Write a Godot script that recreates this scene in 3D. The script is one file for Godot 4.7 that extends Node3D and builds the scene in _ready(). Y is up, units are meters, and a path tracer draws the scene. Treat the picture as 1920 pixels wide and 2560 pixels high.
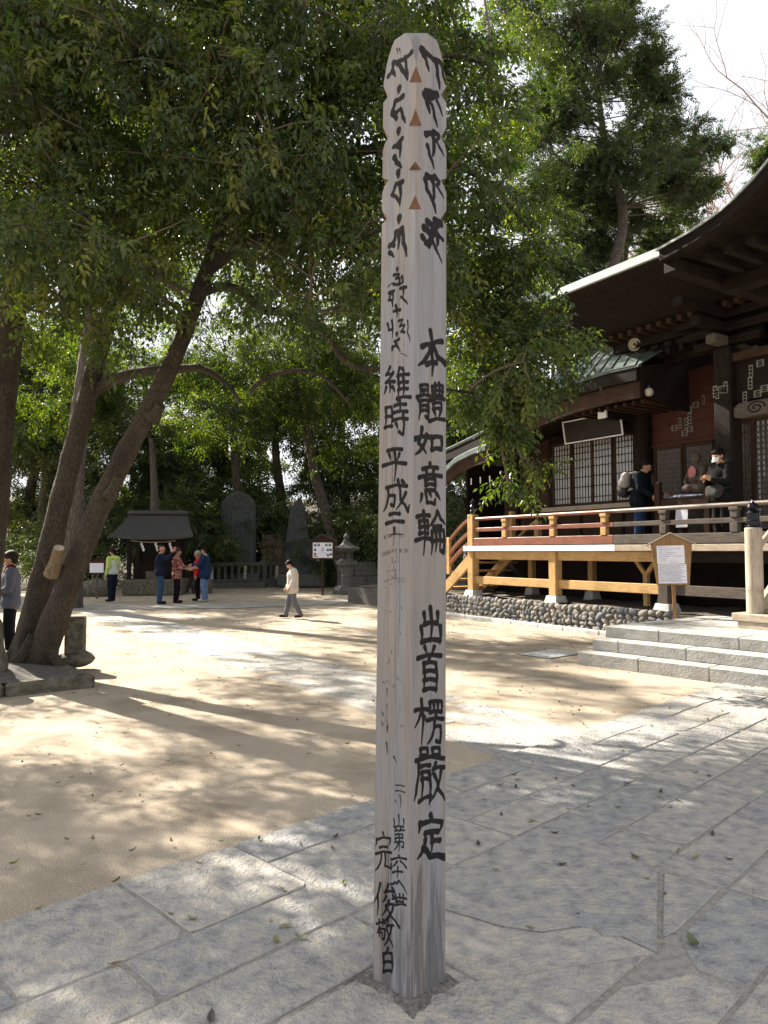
extends Node3D
# A wooden memorial post on a paved temple path; helpers first, then the scene in order.

var rng := RandomNumberGenerator.new()
var taken := {}
var M := {}
const HALL := Vector3(2.165, 0.0, -18.354)      # ground point under the veranda's far corner post
const HALL_TURN := -1.012291                     # the veranda runs 32 degrees off the line of sight
var SUN_TO := Vector3(-0.62, 0.66, -0.60).normalized()   # towards the sun

# ---------------------------------------------------------------- naming
func numbered(called: String) -> String:
	if not taken.has(called):
		taken[called] = 0
		return called
	taken[called] += 1
	return "%s_%03d" % [called, taken[called]]

func thing(called: String, label: String, category: String, at := Vector3.ZERO, turn := 0.0, group := "") -> Node3D:
	var o := Node3D.new()
	o.name = numbered(called)
	add_child(o, true)
	o.position = at
	o.rotation.y = turn
	tag(o, label, category, group)
	return o

func tag(o: Node, label: String, category: String, group := "") -> void:
	o.set_meta("label", label)
	o.set_meta("category", category)
	if group != "":
		o.set_meta("group", group)

func obj(called: String, st, mat: Material, parent: Node = self) -> MeshInstance3D:
	var o := MeshInstance3D.new()
	o.name = numbered(called) if parent == self else called
	o.mesh = st.commit() if st is SurfaceTool else st
	o.material_override = mat
	parent.add_child(o, true)
	return o

func struct(called: String, st, mat: Material) -> MeshInstance3D:
	var o := obj(called, st, mat, self)
	o.set_meta("kind", "structure")
	return o

# ---------------------------------------------------------------- mesh helpers
func mb() -> SurfaceTool:
	var st := SurfaceTool.new()
	st.begin(Mesh.PRIMITIVE_TRIANGLES)
	return st

func tri(st: SurfaceTool, a: Vector3, b: Vector3, c: Vector3, n: Vector3) -> void:
	if (c - a).cross(b - a).dot(n) < 0.0:
		var t := b
		b = c
		c = t
	st.set_normal(n)
	st.add_vertex(a)
	st.set_normal(n)
	st.add_vertex(b)
	st.set_normal(n)
	st.add_vertex(c)

func quad(st: SurfaceTool, a: Vector3, b: Vector3, c: Vector3, d: Vector3, n: Vector3) -> void:
	tri(st, a, b, c, n)
	tri(st, a, c, d, n)

func flat3(st: SurfaceTool, a: Vector3, b: Vector3, c: Vector3, out: Vector3) -> void:
	var n := (b - a).cross(c - a).normalized()
	if n.dot(out) < 0.0:
		n = -n
	tri(st, a, b, c, n)

func flat4(st: SurfaceTool, a: Vector3, b: Vector3, c: Vector3, d: Vector3, out: Vector3) -> void:
	flat3(st, a, b, c, out)
	flat3(st, a, c, d, out)

func box(st: SurfaceTool, c: Vector3, s: Vector3, bas := Basis.IDENTITY, ch := 0.006) -> void:
	var h := s * 0.5
	ch = minf(ch, minf(h.x, minf(h.y, h.z)) * 0.6)
	for i in 3:
		var j := (i + 1) % 3
		var k := (i + 2) % 3
		for si in [-1.0, 1.0]:
			var p := []
			for e in [[-1.0, -1.0], [1.0, -1.0], [1.0, 1.0], [-1.0, 1.0]]:
				var v := Vector3.ZERO
				v[i] = si * h[i]
				v[j] = e[0] * (h[j] - ch)
				v[k] = e[1] * (h[k] - ch)
				p.append(c + bas * v)
			var n := Vector3.ZERO
			n[i] = si
			quad(st, p[0], p[1], p[2], p[3], (bas * n).normalized())
			for sj in [-1.0, 1.0]:
				var q := []
				for e in [[0, -1.0], [0, 1.0], [1, 1.0], [1, -1.0]]:
					var v := Vector3.ZERO
					v[i] = si * (h[i] if e[0] == 0 else h[i] - ch)
					v[j] = sj * (h[j] - ch if e[0] == 0 else h[j])
					v[k] = e[1] * (h[k] - ch)
					q.append(c + bas * v)
				var m := Vector3.ZERO
				m[i] = si
				m[j] = sj
				quad(st, q[0], q[1], q[2], q[3], (bas * m).normalized())
	for a in [-1.0, 1.0]:
		for b in [-1.0, 1.0]:
			for d in [-1.0, 1.0]:
				var p0 := c + bas * Vector3(a * h.x, b * (h.y - ch), d * (h.z - ch))
				var p1 := c + bas * Vector3(a * (h.x - ch), b * h.y, d * (h.z - ch))
				var p2 := c + bas * Vector3(a * (h.x - ch), b * (h.y - ch), d * h.z)
				tri(st, p0, p1, p2, (bas * Vector3(a, b, d)).normalized())

# a box from corner to corner
func span(st: SurfaceTool, lo: Vector3, hi: Vector3, ch := 0.006) -> void:
	box(st, (lo + hi) * 0.5, (hi - lo).abs(), Basis.IDENTITY, ch)

# a beam of section w (across) by t (up) between two points
func beam(st: SurfaceTool, a: Vector3, b: Vector3, w: float, t: float, ch := 0.006) -> void:
	var x := (b - a).normalized()
	var up := Vector3.UP if absf(x.y) < 0.95 else Vector3.RIGHT
	var z := x.cross(up).normalized()
	var y := z.cross(x).normalized()
	box(st, (a + b) * 0.5, Vector3((b - a).length(), t, w), Basis(x, y, z), ch)

# polygon in the xy plane of xf, pushed from z0 to z1
func prism(st: SurfaceTool, poly: PackedVector2Array, z0: float, z1: float, xf := Transform3D.IDENTITY, ch := 0.0) -> void:
	var n := poly.size()
	var area := 0.0
	for i in n:
		var p := poly[i]
		var q := poly[(i + 1) % n]
		area += p.x * q.y - q.x * p.y
	var inner := PackedVector2Array(poly)
	if ch > 0.0:
		for i in n:
			var a := (poly[i] - poly[(i + n - 1) % n]).normalized()
			var b := (poly[(i + 1) % n] - poly[i]).normalized()
			var na := Vector2(-a.y, a.x) * signf(area)
			var nb := Vector2(-b.y, b.x) * signf(area)
			inner[i] = poly[i] + (na + nb) * ch / maxf(0.5, 1.0 + na.dot(nb))
	var idx := Geometry2D.triangulate_polygon(inner)
	for s in [0, 1]:
		var z := z0 if s == 0 else z1
		var nrm := xf.basis * Vector3(0, 0, signf(z - (z0 + z1) * 0.5))
		for k in range(0, idx.size(), 3):
			var a3 := xf * Vector3(inner[idx[k]].x, inner[idx[k]].y, z)
			var b3 := xf * Vector3(inner[idx[k + 1]].x, inner[idx[k + 1]].y, z)
			var c3 := xf * Vector3(inner[idx[k + 2]].x, inner[idx[k + 2]].y, z)
			tri(st, a3, b3, c3, nrm.normalized())
	var dz := signf(z1 - z0) * ch
	for i in n:
		var j := (i + 1) % n
		var e := (poly[j] - poly[i]).normalized()
		var out2 := Vector2(e.y, -e.x) * signf(area)
		var out := xf.basis * Vector3(out2.x, out2.y, 0)
		flat4(st, xf * Vector3(poly[i].x, poly[i].y, z0 + dz), xf * Vector3(poly[j].x, poly[j].y, z0 + dz), xf * Vector3(poly[j].x, poly[j].y, z1 - dz), xf * Vector3(poly[i].x, poly[i].y, z1 - dz), out)
		if ch > 0.0:
			for s in [0, 1]:
				var za := z0 + dz if s == 0 else z1 - dz
				var zb := z0 if s == 0 else z1
				flat4(st, xf * Vector3(poly[i].x, poly[i].y, za), xf * Vector3(poly[j].x, poly[j].y, za), xf * Vector3(inner[j].x, inner[j].y, zb), xf * Vector3(inner[i].x, inner[i].y, zb), out + xf.basis * Vector3(0, 0, zb - za).normalized() * 0.8)

# a tube through points; wob roughens its section like bark
func tube(st: SurfaceTool, pts: Array, radii: Array, sides := 8, cap := true, wob := 0.0, seed_at := 0.0) -> void:
	var rings := []
	var t0: Vector3 = (pts[1] - pts[0]).normalized()
	var u := t0.cross(Vector3.UP if absf(t0.y) < 0.9 else Vector3.RIGHT).normalized()
	for i in pts.size():
		var t: Vector3
		if i == 0:
			t = t0
		elif i == pts.size() - 1:
			t = (pts[i] - pts[i - 1]).normalized()
		else:
			t = (pts[i + 1] - pts[i - 1]).normalized()
		u = (u - t * u.dot(t)).normalized()
		var w := t.cross(u)
		var ring := []
		for k in sides:
			var a := TAU * k / sides
			var r: float = radii[i]
			if wob > 0.0:
				r *= 1.0 + wob * (sin(a * 3.0 + seed_at + i * 0.35) * 0.6 + sin(a * 7.0 - seed_at * 2.0 + i * 0.6) * 0.35 + sin(i * 1.7 + a * 2.0 + seed_at) * 0.45)
			ring.append(pts[i] + (u * cos(a) + w * sin(a)) * r)
		rings.append(ring)
	for i in pts.size() - 1:
		for k in sides:
			var k2 := (k + 1) % sides
			var a: Vector3 = rings[i][k]
			var b: Vector3 = rings[i][k2]
			var c: Vector3 = rings[i + 1][k2]
			var d: Vector3 = rings[i + 1][k]
			var na: Vector3 = (a - pts[i]).normalized()
			var nb: Vector3 = (b - pts[i]).normalized()
			var nc: Vector3 = (c - pts[i + 1]).normalized()
			var nd: Vector3 = (d - pts[i + 1]).normalized()
			smooth3(st, a, b, c, na, nb, nc)
			smooth3(st, a, c, d, na, nc, nd)
	if cap:
		for e in [0, pts.size() - 1]:
			var n: Vector3 = (pts[0] - pts[1]).normalized() if e == 0 else (pts[e] - pts[e - 1]).normalized()
			for k in sides:
				tri(st, pts[e], rings[e][k], rings[e][(k + 1) % sides], n)

func smooth3(st: SurfaceTool, a: Vector3, b: Vector3, c: Vector3, na: Vector3, nb: Vector3, nc: Vector3) -> void:
	if (c - a).cross(b - a).dot(na + nb + nc) < 0.0:
		var t := b
		b = c
		c = t
		t = nb
		nb = nc
		nc = t
	st.set_normal(na)
	st.add_vertex(a)
	st.set_normal(nb)
	st.add_vertex(b)
	st.set_normal(nc)
	st.add_vertex(c)

# profile: array of Vector2(radius, height)
func lathe(st: SurfaceTool, prof: Array, sides: int, at := Vector3.ZERO, turn := 0.0) -> void:
	for i in prof.size() - 1:
		var p: Vector2 = prof[i]
		var q: Vector2 = prof[i + 1]
		var e := q - p
		if e.length() < 1e-6:
			continue
		var n2 := Vector2(e.y, -e.x).normalized()
		for k in sides:
			var a0 := TAU * k / sides + turn
			var a1 := TAU * (k + 1) / sides + turn
			var d0 := Vector3(cos(a0), 0, sin(a0))
			var d1 := Vector3(cos(a1), 0, sin(a1))
			var n0 := d0 * n2.x + Vector3.UP * n2.y
			var n1 := d1 * n2.x + Vector3.UP * n2.y
			if sides <= 8:
				n0 = ((d0 + d1).normalized() * n2.x + Vector3.UP * n2.y).normalized()
				n1 = n0
			var a := at + d0 * p.x + Vector3.UP * p.y
			var b := at + d1 * p.x + Vector3.UP * p.y
			var c := at + d1 * q.x + Vector3.UP * q.y
			var d := at + d0 * q.x + Vector3.UP * q.y
			if p.x > 1e-5:
				smooth3(st, a, b, c, n0, n1, n1)
			if q.x > 1e-5:
				smooth3(st, a, c, d, n0, n1, n0)

# a smooth sheet f(u, v), u and v from 0 to 1, with a thickness pushed along "under"
func sheet(st: SurfaceTool, nu: int, nv: int, f: Callable, under := Vector3.ZERO) -> void:
	var P := []
	for i in nu + 1:
		var row := []
		for j in nv + 1:
			row.append(f.call(float(i) / nu, float(j) / nv))
		P.append(row)
	for i in nu:
		for j in nv:
			var a: Vector3 = P[i][j]
			var b: Vector3 = P[i + 1][j]
			var c: Vector3 = P[i + 1][j + 1]
			var d: Vector3 = P[i][j + 1]
			var out := -under if under != Vector3.ZERO else Vector3.UP
			var ns := []
			for e in [[i, j], [i + 1, j], [i + 1, j + 1], [i, j + 1]]:
				var du: Vector3 = P[mini(e[0] + 1, nu)][e[1]] - P[maxi(e[0] - 1, 0)][e[1]]
				var dv: Vector3 = P[e[0]][mini(e[1] + 1, nv)] - P[e[0]][maxi(e[1] - 1, 0)]
				var n := du.cross(dv).normalized()
				ns.append(n if n.dot(out) >= 0.0 else -n)
			smooth3(st, a, b, c, ns[0], ns[1], ns[2])
			smooth3(st, a, c, d, ns[0], ns[2], ns[3])
			if under != Vector3.ZERO:
				smooth3(st, a + under, b + under, c + under, -ns[0], -ns[1], -ns[2])
				smooth3(st, a + under, c + under, d + under, -ns[0], -ns[2], -ns[3])
	if under != Vector3.ZERO:
		for i in nu:
			flat4(st, P[i][0], P[i + 1][0], P[i + 1][0] + under, P[i][0] + under, P[i][0] - P[i][1])
			flat4(st, P[i][nv], P[i + 1][nv], P[i + 1][nv] + under, P[i][nv] + under, P[i][nv] - P[i][nv - 1])
		for j in nv:
			flat4(st, P[0][j], P[0][j + 1], P[0][j + 1] + under, P[0][j] + under, P[0][j] - P[1][j])
			flat4(st, P[nu][j], P[nu][j + 1], P[nu][j + 1] + under, P[nu][j] + under, P[nu][j] - P[nu - 1][j])

# a rounded lump (stones): a low sphere pushed about
func lump(size: Vector3, seed_at: int, rings := 5, segs := 8, rough := 0.16) -> ArrayMesh:
	var r := RandomNumberGenerator.new()
	r.seed = 7000 + seed_at
	var P := []
	for i in rings + 1:
		var row := []
		var th := PI * i / rings
		for k in segs:
			var ph := TAU * k / segs
			var d := Vector3(sin(th) * cos(ph), cos(th), sin(th) * sin(ph))
			var m := 1.0 + r.randf_range(-rough, rough)
			if (i == 0 or i == rings) and k > 0:
				row.append(row[0])
			else:
				d = Vector3(signf(d.x) * pow(absf(d.x), 0.8), signf(d.y) * pow(absf(d.y), 0.8), signf(d.z) * pow(absf(d.z), 0.8))
				row.append(d * m * size * 0.5)
		P.append(row)
	var st := mb()
	for i in rings:
		for k in segs:
			var k2 := (k + 1) % segs
			var a: Vector3 = P[i][k]
			var b: Vector3 = P[i][k2]
			var c: Vector3 = P[i + 1][k2]
			var d: Vector3 = P[i + 1][k]
			var s2 := size * size
			smooth3(st, a, b, c, (a / s2).normalized(), (b / s2).normalized(), (c / s2).normalized())
			smooth3(st, a, c, d, (a / s2).normalized(), (c / s2).normalized(), (d / s2).normalized())
	return st.commit()

# ---------------------------------------------------------------- material helpers
func lin(r: float, g: float, b: float) -> Color:
	return Color(r, g, b).linear_to_srgb()

# a noise picture whose colours run through stops [[position, r, g, b], ...] in linear values
func tone(sd: int, freq: float, octaves: int, stops: Array, size := 512, kind := FastNoiseLite.TYPE_SIMPLEX_SMOOTH, warp := 0.0) -> NoiseTexture2D:
	var n := FastNoiseLite.new()
	n.seed = sd
	n.noise_type = kind
	n.frequency = freq
	n.fractal_octaves = octaves
	n.fractal_gain = 0.55
	if warp > 0.0:
		n.domain_warp_enabled = true
		n.domain_warp_amplitude = warp
		n.domain_warp_frequency = freq * 0.7
	var g := Gradient.new()
	g.offsets = PackedFloat32Array()
	var offs := PackedFloat32Array()
	var cols := PackedColorArray()
	for s in stops:
		offs.append(s[0])
		cols.append(lin(s[1], s[2], s[3]))
	g.offsets = offs
	g.colors = cols
	var t := NoiseTexture2D.new()
	t.width = size
	t.height = size
	t.seamless = true
	t.noise = n
	t.color_ramp = g
	return t

func rise(sd: int, freq: float, octaves: int, size := 512, kind := FastNoiseLite.TYPE_SIMPLEX_SMOOTH) -> NoiseTexture2D:
	return tone(sd, freq, octaves, [[0.0, 0.0, 0.0, 0.0], [1.0, 1.0, 1.0, 1.0]], size, kind)

func skin_of(tex: Texture2D, rough: float, scale := Vector3.ONE, world := false, bump: Texture2D = null, cm := 0.0, over: Texture2D = null, over_scale := Vector3.ONE) -> StandardMaterial3D:
	var m := StandardMaterial3D.new()
	m.albedo_texture = tex
	m.roughness = rough
	m.uv1_triplanar = true
	m.uv1_world_triplanar = world
	m.uv1_scale = scale
	m.uv1_triplanar_sharpness = 4.0
	if bump:
		m.heightmap_enabled = true
		m.heightmap_texture = bump
		m.heightmap_scale = cm
	if over:
		m.detail_enabled = true
		m.detail_blend_mode = BaseMaterial3D.BLEND_MODE_MUL
		m.detail_albedo = over
		m.detail_uv_layer = BaseMaterial3D.DETAIL_UV_2
		m.uv2_triplanar = true
		m.uv2_world_triplanar = world
		m.uv2_scale = over_scale
		m.uv2_triplanar_sharpness = 4.0
	return m

func plain(r: float, g: float, b: float, rough := 0.7, metal := 0.0) -> StandardMaterial3D:
	var m := StandardMaterial3D.new()
	m.albedo_color = lin(r, g, b)
	m.roughness = rough
	m.metallic = metal
	return m

func wood(r: float, g: float, b: float, along: int, rough := 0.7, contrast := 0.35, sd := 1) -> StandardMaterial3D:
	var key := "wt%d_%d" % [int(contrast * 100), sd]
	if not M.has(key):
		var lo := 1.0 - contrast
		M[key] = tone(900 + sd, 0.012, 4, [[0.0, lo * 0.8, lo * 0.78, lo * 0.76], [0.42, lo, lo, lo], [0.55, 1.0, 1.0, 1.0], [0.7, 0.92, 0.9, 0.88], [1.0, 1.0, 0.99, 0.97]], 512)
	if not M.has("wood_patch"):
		M["wood_patch"] = tone(77, 0.008, 3, [[0.0, 0.72, 0.7, 0.68], [0.5, 0.95, 0.95, 0.95], [1.0, 1.0, 1.0, 1.0]], 256)
		M["wood_bump"] = rise(78, 0.02, 3)
	var s := Vector3(7.0, 7.0, 7.0)
	s[along] = 0.45
	var m := skin_of(M[key], rough, s, false, M["wood_bump"], 0.12, M["wood_patch"], Vector3(0.9, 0.9, 0.9))
	m.metallic_specular = 0.5 if rough < 0.5 else 0.25
	m.albedo_color = lin(r, g, b)
	return m

func _ready() -> void:
	rng.seed = 4711
	# ---- camera, sky, sun, exposure
	var cam := Camera3D.new()
	cam.name = "camera"
	cam.fov = 69.35
	cam.near = 0.05
	cam.far = 900.0
	cam.position = Vector3(0, 1.6, 0)
	cam.rotation_degrees = Vector3(3.02, 0, 0)
	add_child(cam)
	cam.current = true
	var env := Environment.new()
	var sky := Sky.new()
	var psm := ProceduralSkyMaterial.new()
	psm.sky_top_color = Color(0.83, 0.845, 0.88)
	psm.sky_horizon_color = Color(0.96, 0.96, 0.98)
	psm.sky_curve = 0.22
	psm.ground_bottom_color = Color(0.45, 0.40, 0.33)
	psm.ground_horizon_color = Color(0.62, 0.60, 0.56)
	psm.sky_energy_multiplier = 0.70
	sky.sky_material = psm
	env.background_mode = Environment.BG_SKY
	env.sky = sky
	env.background_energy_multiplier = 1.0
	env.tonemap_mode = Environment.TONE_MAPPER_LINEAR
	env.tonemap_exposure = 3.6
	env.sdfgi_enabled = true
	env.ssao_enabled = true
	env.ssil_enabled = true
	var we := WorldEnvironment.new()
	we.name = "world_environment"
	we.environment = env
	add_child(we)
	var sun := DirectionalLight3D.new()
	sun.name = "sun"
	sun.light_energy = 1.6
	sun.light_color = Color(1.0, 0.965, 0.91)
	sun.light_angular_distance = 0.5
	sun.shadow_enabled = true
	sun.directional_shadow_max_distance = 120.0
	add_child(sun)
	sun.look_at_from_position(SUN_TO * 50.0, Vector3.ZERO, Vector3.UP)

	make_materials()
	build_ground()
	build_paving()
	build_steps()
	build_hillside()
	build_cobble_wall()
	build_veranda()
	build_hall()
	build_hall_things()
	build_trees()
	build_monuments()
	build_post()
	build_notices()
	build_people()
	build_litter()

# ---------------------------------------------------------------- materials
func make_materials() -> void:
	M["sand_fine"] = tone(11, 0.11, 5, [[0.0, 0.16, 0.122, 0.08], [0.30, 0.325, 0.26, 0.18], [0.5, 0.415, 0.34, 0.25], [0.7, 0.465, 0.39, 0.295], [1.0, 0.60, 0.53, 0.43]], 1024)
	M["sand_wide"] = tone(12, 0.008, 6, [[0.0, 0.66, 0.63, 0.59], [0.38, 0.88, 0.87, 0.85], [0.55, 1.0, 1.0, 1.0], [1.0, 1.0, 1.0, 1.0]], 1024, FastNoiseLite.TYPE_SIMPLEX_SMOOTH, 30.0)
	M["sand_bump"] = rise(13, 0.10, 5, 1024)
	M["sand"] = skin_of(M["sand_fine"], 0.95, Vector3(0.8, 0.8, 0.8), true, M["sand_bump"], 0.9, M["sand_wide"], Vector3(0.13, 0.13, 0.13))
	M["slab_fine"] = tone(21, 0.05, 5, [[0.0, 0.45, 0.45, 0.47], [0.36, 0.80, 0.80, 0.81], [0.52, 1.0, 1.0, 1.0], [1.0, 1.0, 0.98, 0.95]], 1024)
	M["slab_bump"] = rise(23, 0.034, 6, 1024)
	var slabs := []
	var tints := [[0.325, 0.315, 0.29], [0.36, 0.342, 0.305], [0.305, 0.30, 0.283], [0.385, 0.362, 0.32], [0.34, 0.328, 0.30]]
	for i in 5:
		var t: Array = tints[i]
		var tex := tone(31 + i, 0.020, 6, [[0.0, t[0] * 0.56, t[1] * 0.56, t[2] * 0.59], [0.36, t[0] * 0.90, t[1] * 0.90, t[2] * 0.92], [0.52, t[0], t[1], t[2]], [0.66, t[0] * 1.10, t[1] * 1.07, t[2] * 1.0], [1.0, t[0] * 1.38, t[1] * 1.27, t[2] * 1.07]], 512, FastNoiseLite.TYPE_SIMPLEX_SMOOTH, 25.0)
		slabs.append(skin_of(tex, 0.82, Vector3(0.8, 0.8, 0.8), true, M["slab_bump"], 1.0, M["slab_fine"], Vector3(2.3, 2.3, 2.3)))
	M["slabs"] = slabs
	M["joint"] = skin_of(tone(41, 0.03, 4, [[0.0, 0.22, 0.20, 0.17], [0.5, 0.33, 0.305, 0.265], [1.0, 0.40, 0.375, 0.33]], 512), 0.95, Vector3(1.3, 1.3, 1.3), true, M["sand_bump"], 0.8)
	M["step_stone"] = skin_of(tone(43, 0.012, 5, [[0.0, 0.20, 0.195, 0.175], [0.45, 0.33, 0.325, 0.295], [0.6, 0.37, 0.36, 0.33], [1.0, 0.44, 0.43, 0.39]], 512, FastNoiseLite.TYPE_SIMPLEX_SMOOTH, 20.0), 0.85, Vector3(0.7, 0.7, 0.7), true, M["slab_bump"], 0.5, M["slab_fine"], Vector3(2.5, 2.5, 2.5))
	M["dark_stone"] = skin_of(tone(45, 0.012, 5, [[0.0, 0.030, 0.034, 0.036], [0.5, 0.056, 0.061, 0.063], [1.0, 0.085, 0.09, 0.09]], 512), 0.75, Vector3(0.6, 0.6, 0.6), true, M["slab_bump"], 0.8)
	M["grey_stone"] = skin_of(tone(46, 0.015, 5, [[0.0, 0.055, 0.057, 0.05], [0.5, 0.10, 0.10, 0.09], [1.0, 0.165, 0.16, 0.146]], 512), 0.9, Vector3(0.9, 0.9, 0.9), true, M["slab_bump"], 0.8)
	M["mossy_stone"] = skin_of(tone(47, 0.012, 5, [[0.0, 0.045, 0.043, 0.03], [0.45, 0.085, 0.079, 0.055], [0.6, 0.12, 0.11, 0.08], [1.0, 0.18, 0.165, 0.13]], 512), 0.95, Vector3(1.2, 1.2, 1.2), true, M["slab_bump"], 0.9)
	M["tan_stone"] = skin_of(tone(48, 0.012, 4, [[0.0, 0.09, 0.068, 0.044], [0.5, 0.15, 0.115, 0.075], [1.0, 0.21, 0.165, 0.11]], 512), 0.9, Vector3(0.5, 0.5, 0.5), true, M["slab_bump"], 0.8)
	M["footing"] = skin_of(tone(49, 0.02, 4, [[0.0, 0.36, 0.36, 0.34], [1.0, 0.58, 0.57, 0.54]], 256), 0.85, Vector3(1.2, 1.2, 1.2), true, M["slab_bump"], 0.3)
	var cob := []
	for c in [[0.125, 0.12, 0.115], [0.185, 0.165, 0.138], [0.145, 0.135, 0.118], [0.095, 0.10, 0.112], [0.23, 0.205, 0.175]]:
		cob.append(skin_of(tone(51 + cob.size(), 0.02, 4, [[0.0, c[0] * 0.55, c[1] * 0.55, c[2] * 0.55], [0.5, c[0], c[1], c[2]], [1.0, c[0] * 1.5, c[1] * 1.45, c[2] * 1.35]], 256), 0.8, Vector3(2.1, 2.1, 2.1), true, M["slab_bump"], 0.5))
	M["cobbles"] = cob
	M["mortar"] = skin_of(tone(57, 0.02, 5, [[0.0, 0.06, 0.055, 0.048], [0.5, 0.12, 0.11, 0.095], [1.0, 0.19, 0.175, 0.15]], 512), 0.95, Vector3(1.2, 1.2, 1.2), true, M["sand_bump"], 1.2)
	M["soil"] = skin_of(tone(58, 0.02, 5, [[0.0, 0.07, 0.058, 0.043], [0.5, 0.13, 0.108, 0.08], [1.0, 0.21, 0.18, 0.14]], 512), 0.97, Vector3(0.6, 0.6, 0.6), true, M["sand_bump"], 2.5)
	M["bark_bump"] = rise(61, 0.03, 5, 512)
	M["bark_wide"] = tone(65, 0.010, 4, [[0.0, 0.42, 0.40, 0.36], [0.4, 0.72, 0.70, 0.66], [0.6, 1.0, 0.97, 0.90], [1.0, 1.0, 1.0, 1.0]], 256)
	M["bark"] = skin_of(tone(62, 0.035, 5, [[0.0, 0.022, 0.018, 0.013], [0.4, 0.045, 0.036, 0.025], [0.6, 0.070, 0.055, 0.035], [1.0, 0.13, 0.10, 0.057]], 512, FastNoiseLite.TYPE_SIMPLEX_SMOOTH, 20.0), 0.92, Vector3(2.8, 0.7, 2.8), true, M["bark_bump"], 4.5, M["bark_wide"], Vector3(0.8, 0.45, 0.8))
	M["bark_far"] = skin_of(tone(63, 0.03, 4, [[0.0, 0.03, 0.026, 0.022], [0.6, 0.08, 0.067, 0.055], [1.0, 0.15, 0.13, 0.11]], 256), 0.95, Vector3(1.6, 0.5, 1.6), true, M["bark_bump"], 2.5)
	M["bark_bare"] = plain(0.34, 0.25, 0.21, 0.9)
	M["twig"] = plain(0.115, 0.093, 0.066, 0.85)
	M["cut_wood"] = skin_of(tone(64, 0.03, 4, [[0.0, 0.085, 0.062, 0.034], [0.5, 0.15, 0.108, 0.058], [1.0, 0.24, 0.175, 0.095]], 256), 0.85, Vector3(3.0, 1.0, 3.0), true, M["bark_bump"], 0.8)
	M["new_wood"] = [wood(0.60, 0.385, 0.165, 0, 0.6, 0.16, 1), wood(0.60, 0.385, 0.165, 1, 0.6, 0.16, 1), wood(0.60, 0.385, 0.165, 2, 0.6, 0.16, 1)]
	M["red_wood"] = [wood(0.24, 0.078, 0.038, 0, 0.42, 0.22, 2), wood(0.24, 0.078, 0.038, 1, 0.42, 0.22, 2), wood(0.24, 0.078, 0.038, 2, 0.42, 0.22, 2)]
	M["grey_wood"] = [wood(0.125, 0.105, 0.088, 0, 0.75, 0.35, 3), wood(0.125, 0.105, 0.088, 1, 0.75, 0.35, 3), wood(0.125, 0.105, 0.088, 2, 0.75, 0.35, 3)]
	M["pale_wood"] = [wood(0.46, 0.39, 0.30, 0, 0.75, 0.25, 4), wood(0.46, 0.39, 0.30, 1, 0.75, 0.25, 4), wood(0.46, 0.39, 0.30, 2, 0.75, 0.25, 4)]
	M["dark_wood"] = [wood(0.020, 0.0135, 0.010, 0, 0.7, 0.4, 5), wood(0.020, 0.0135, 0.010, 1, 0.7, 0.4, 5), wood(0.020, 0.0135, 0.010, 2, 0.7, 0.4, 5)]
	M["brown_wood"] = [wood(0.062, 0.034, 0.021, 0, 0.65, 0.35, 6), wood(0.062, 0.034, 0.021, 1, 0.65, 0.35, 6), wood(0.062, 0.034, 0.021, 2, 0.65, 0.35, 6)]
	M["russet_wood"] = [wood(0.082, 0.032, 0.021, 0, 0.6, 0.25, 7), wood(0.082, 0.032, 0.021, 1, 0.6, 0.25, 7), wood(0.082, 0.032, 0.021, 2, 0.6, 0.25, 7)]
	M["sign_wood"] = [wood(0.36, 0.215, 0.105, 0, 0.7, 0.25, 8), wood(0.36, 0.215, 0.105, 1, 0.7, 0.25, 8)]
	M["copper"] = skin_of(tone(71, 0.015, 4, [[0.0, 0.05, 0.068, 0.062], [0.5, 0.085, 0.115, 0.104], [1.0, 0.14, 0.18, 0.163]], 512), 0.55, Vector3(0.8, 0.8, 0.8), true)
	M["copper_pale"] = skin_of(tone(72, 0.015, 4, [[0.0, 0.22, 0.26, 0.24], [0.5, 0.34, 0.385, 0.36], [1.0, 0.44, 0.47, 0.45]], 512), 0.5, Vector3(0.8, 4.0, 0.8), true)
	M["white_paint"] = plain(0.78, 0.78, 0.80, 0.6)
	M["black_metal"] = plain(0.012, 0.012, 0.016, 0.28, 0.6)
	M["paper"] = plain(0.70, 0.70, 0.68, 0.85)
	M["pane"] = plain(0.64, 0.69, 0.72, 0.12)
	M["pane"].metallic_specular = 0.85
	M["dark_pane"] = plain(0.10, 0.12, 0.14, 0.06)

	M["footing_floor"] = skin_of(tone(81, 0.008, 5, [[0.0, 0.26, 0.24, 0.205], [0.5, 0.34, 0.315, 0.275], [1.0, 0.41, 0.39, 0.35]], 512), 0.95, Vector3(0.4, 0.4, 0.4), true, M["sand_bump"], 0.5, M["slab_fine"], Vector3(1.1, 1.1, 1.1))
	M["crumb"] = skin_of(tone(82, 0.05, 5, [[0.0, 0.13, 0.118, 0.095], [0.4, 0.27, 0.25, 0.215], [0.6, 0.34, 0.32, 0.285], [1.0, 0.46, 0.435, 0.40]], 512), 0.97, Vector3(1.6, 1.6, 1.6), true, M["sand_bump"], 3.0)
	M["worn_rail"] = wood(0.22, 0.17, 0.14, 0, 0.38, 0.3, 9)
	M["door_glass"] = plain(0.20, 0.22, 0.235, 0.05)
	M["door_glass"].metallic_specular = 0.9
	M["lattice_wood"] = wood(0.15, 0.112, 0.085, 1, 0.75, 0.3, 13)
	M["slip_paper"] = plain(0.20, 0.19, 0.165, 0.85)
	M["name_panel"] = wood(0.04, 0.031, 0.031, 0, 0.55, 0.3, 10)
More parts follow.
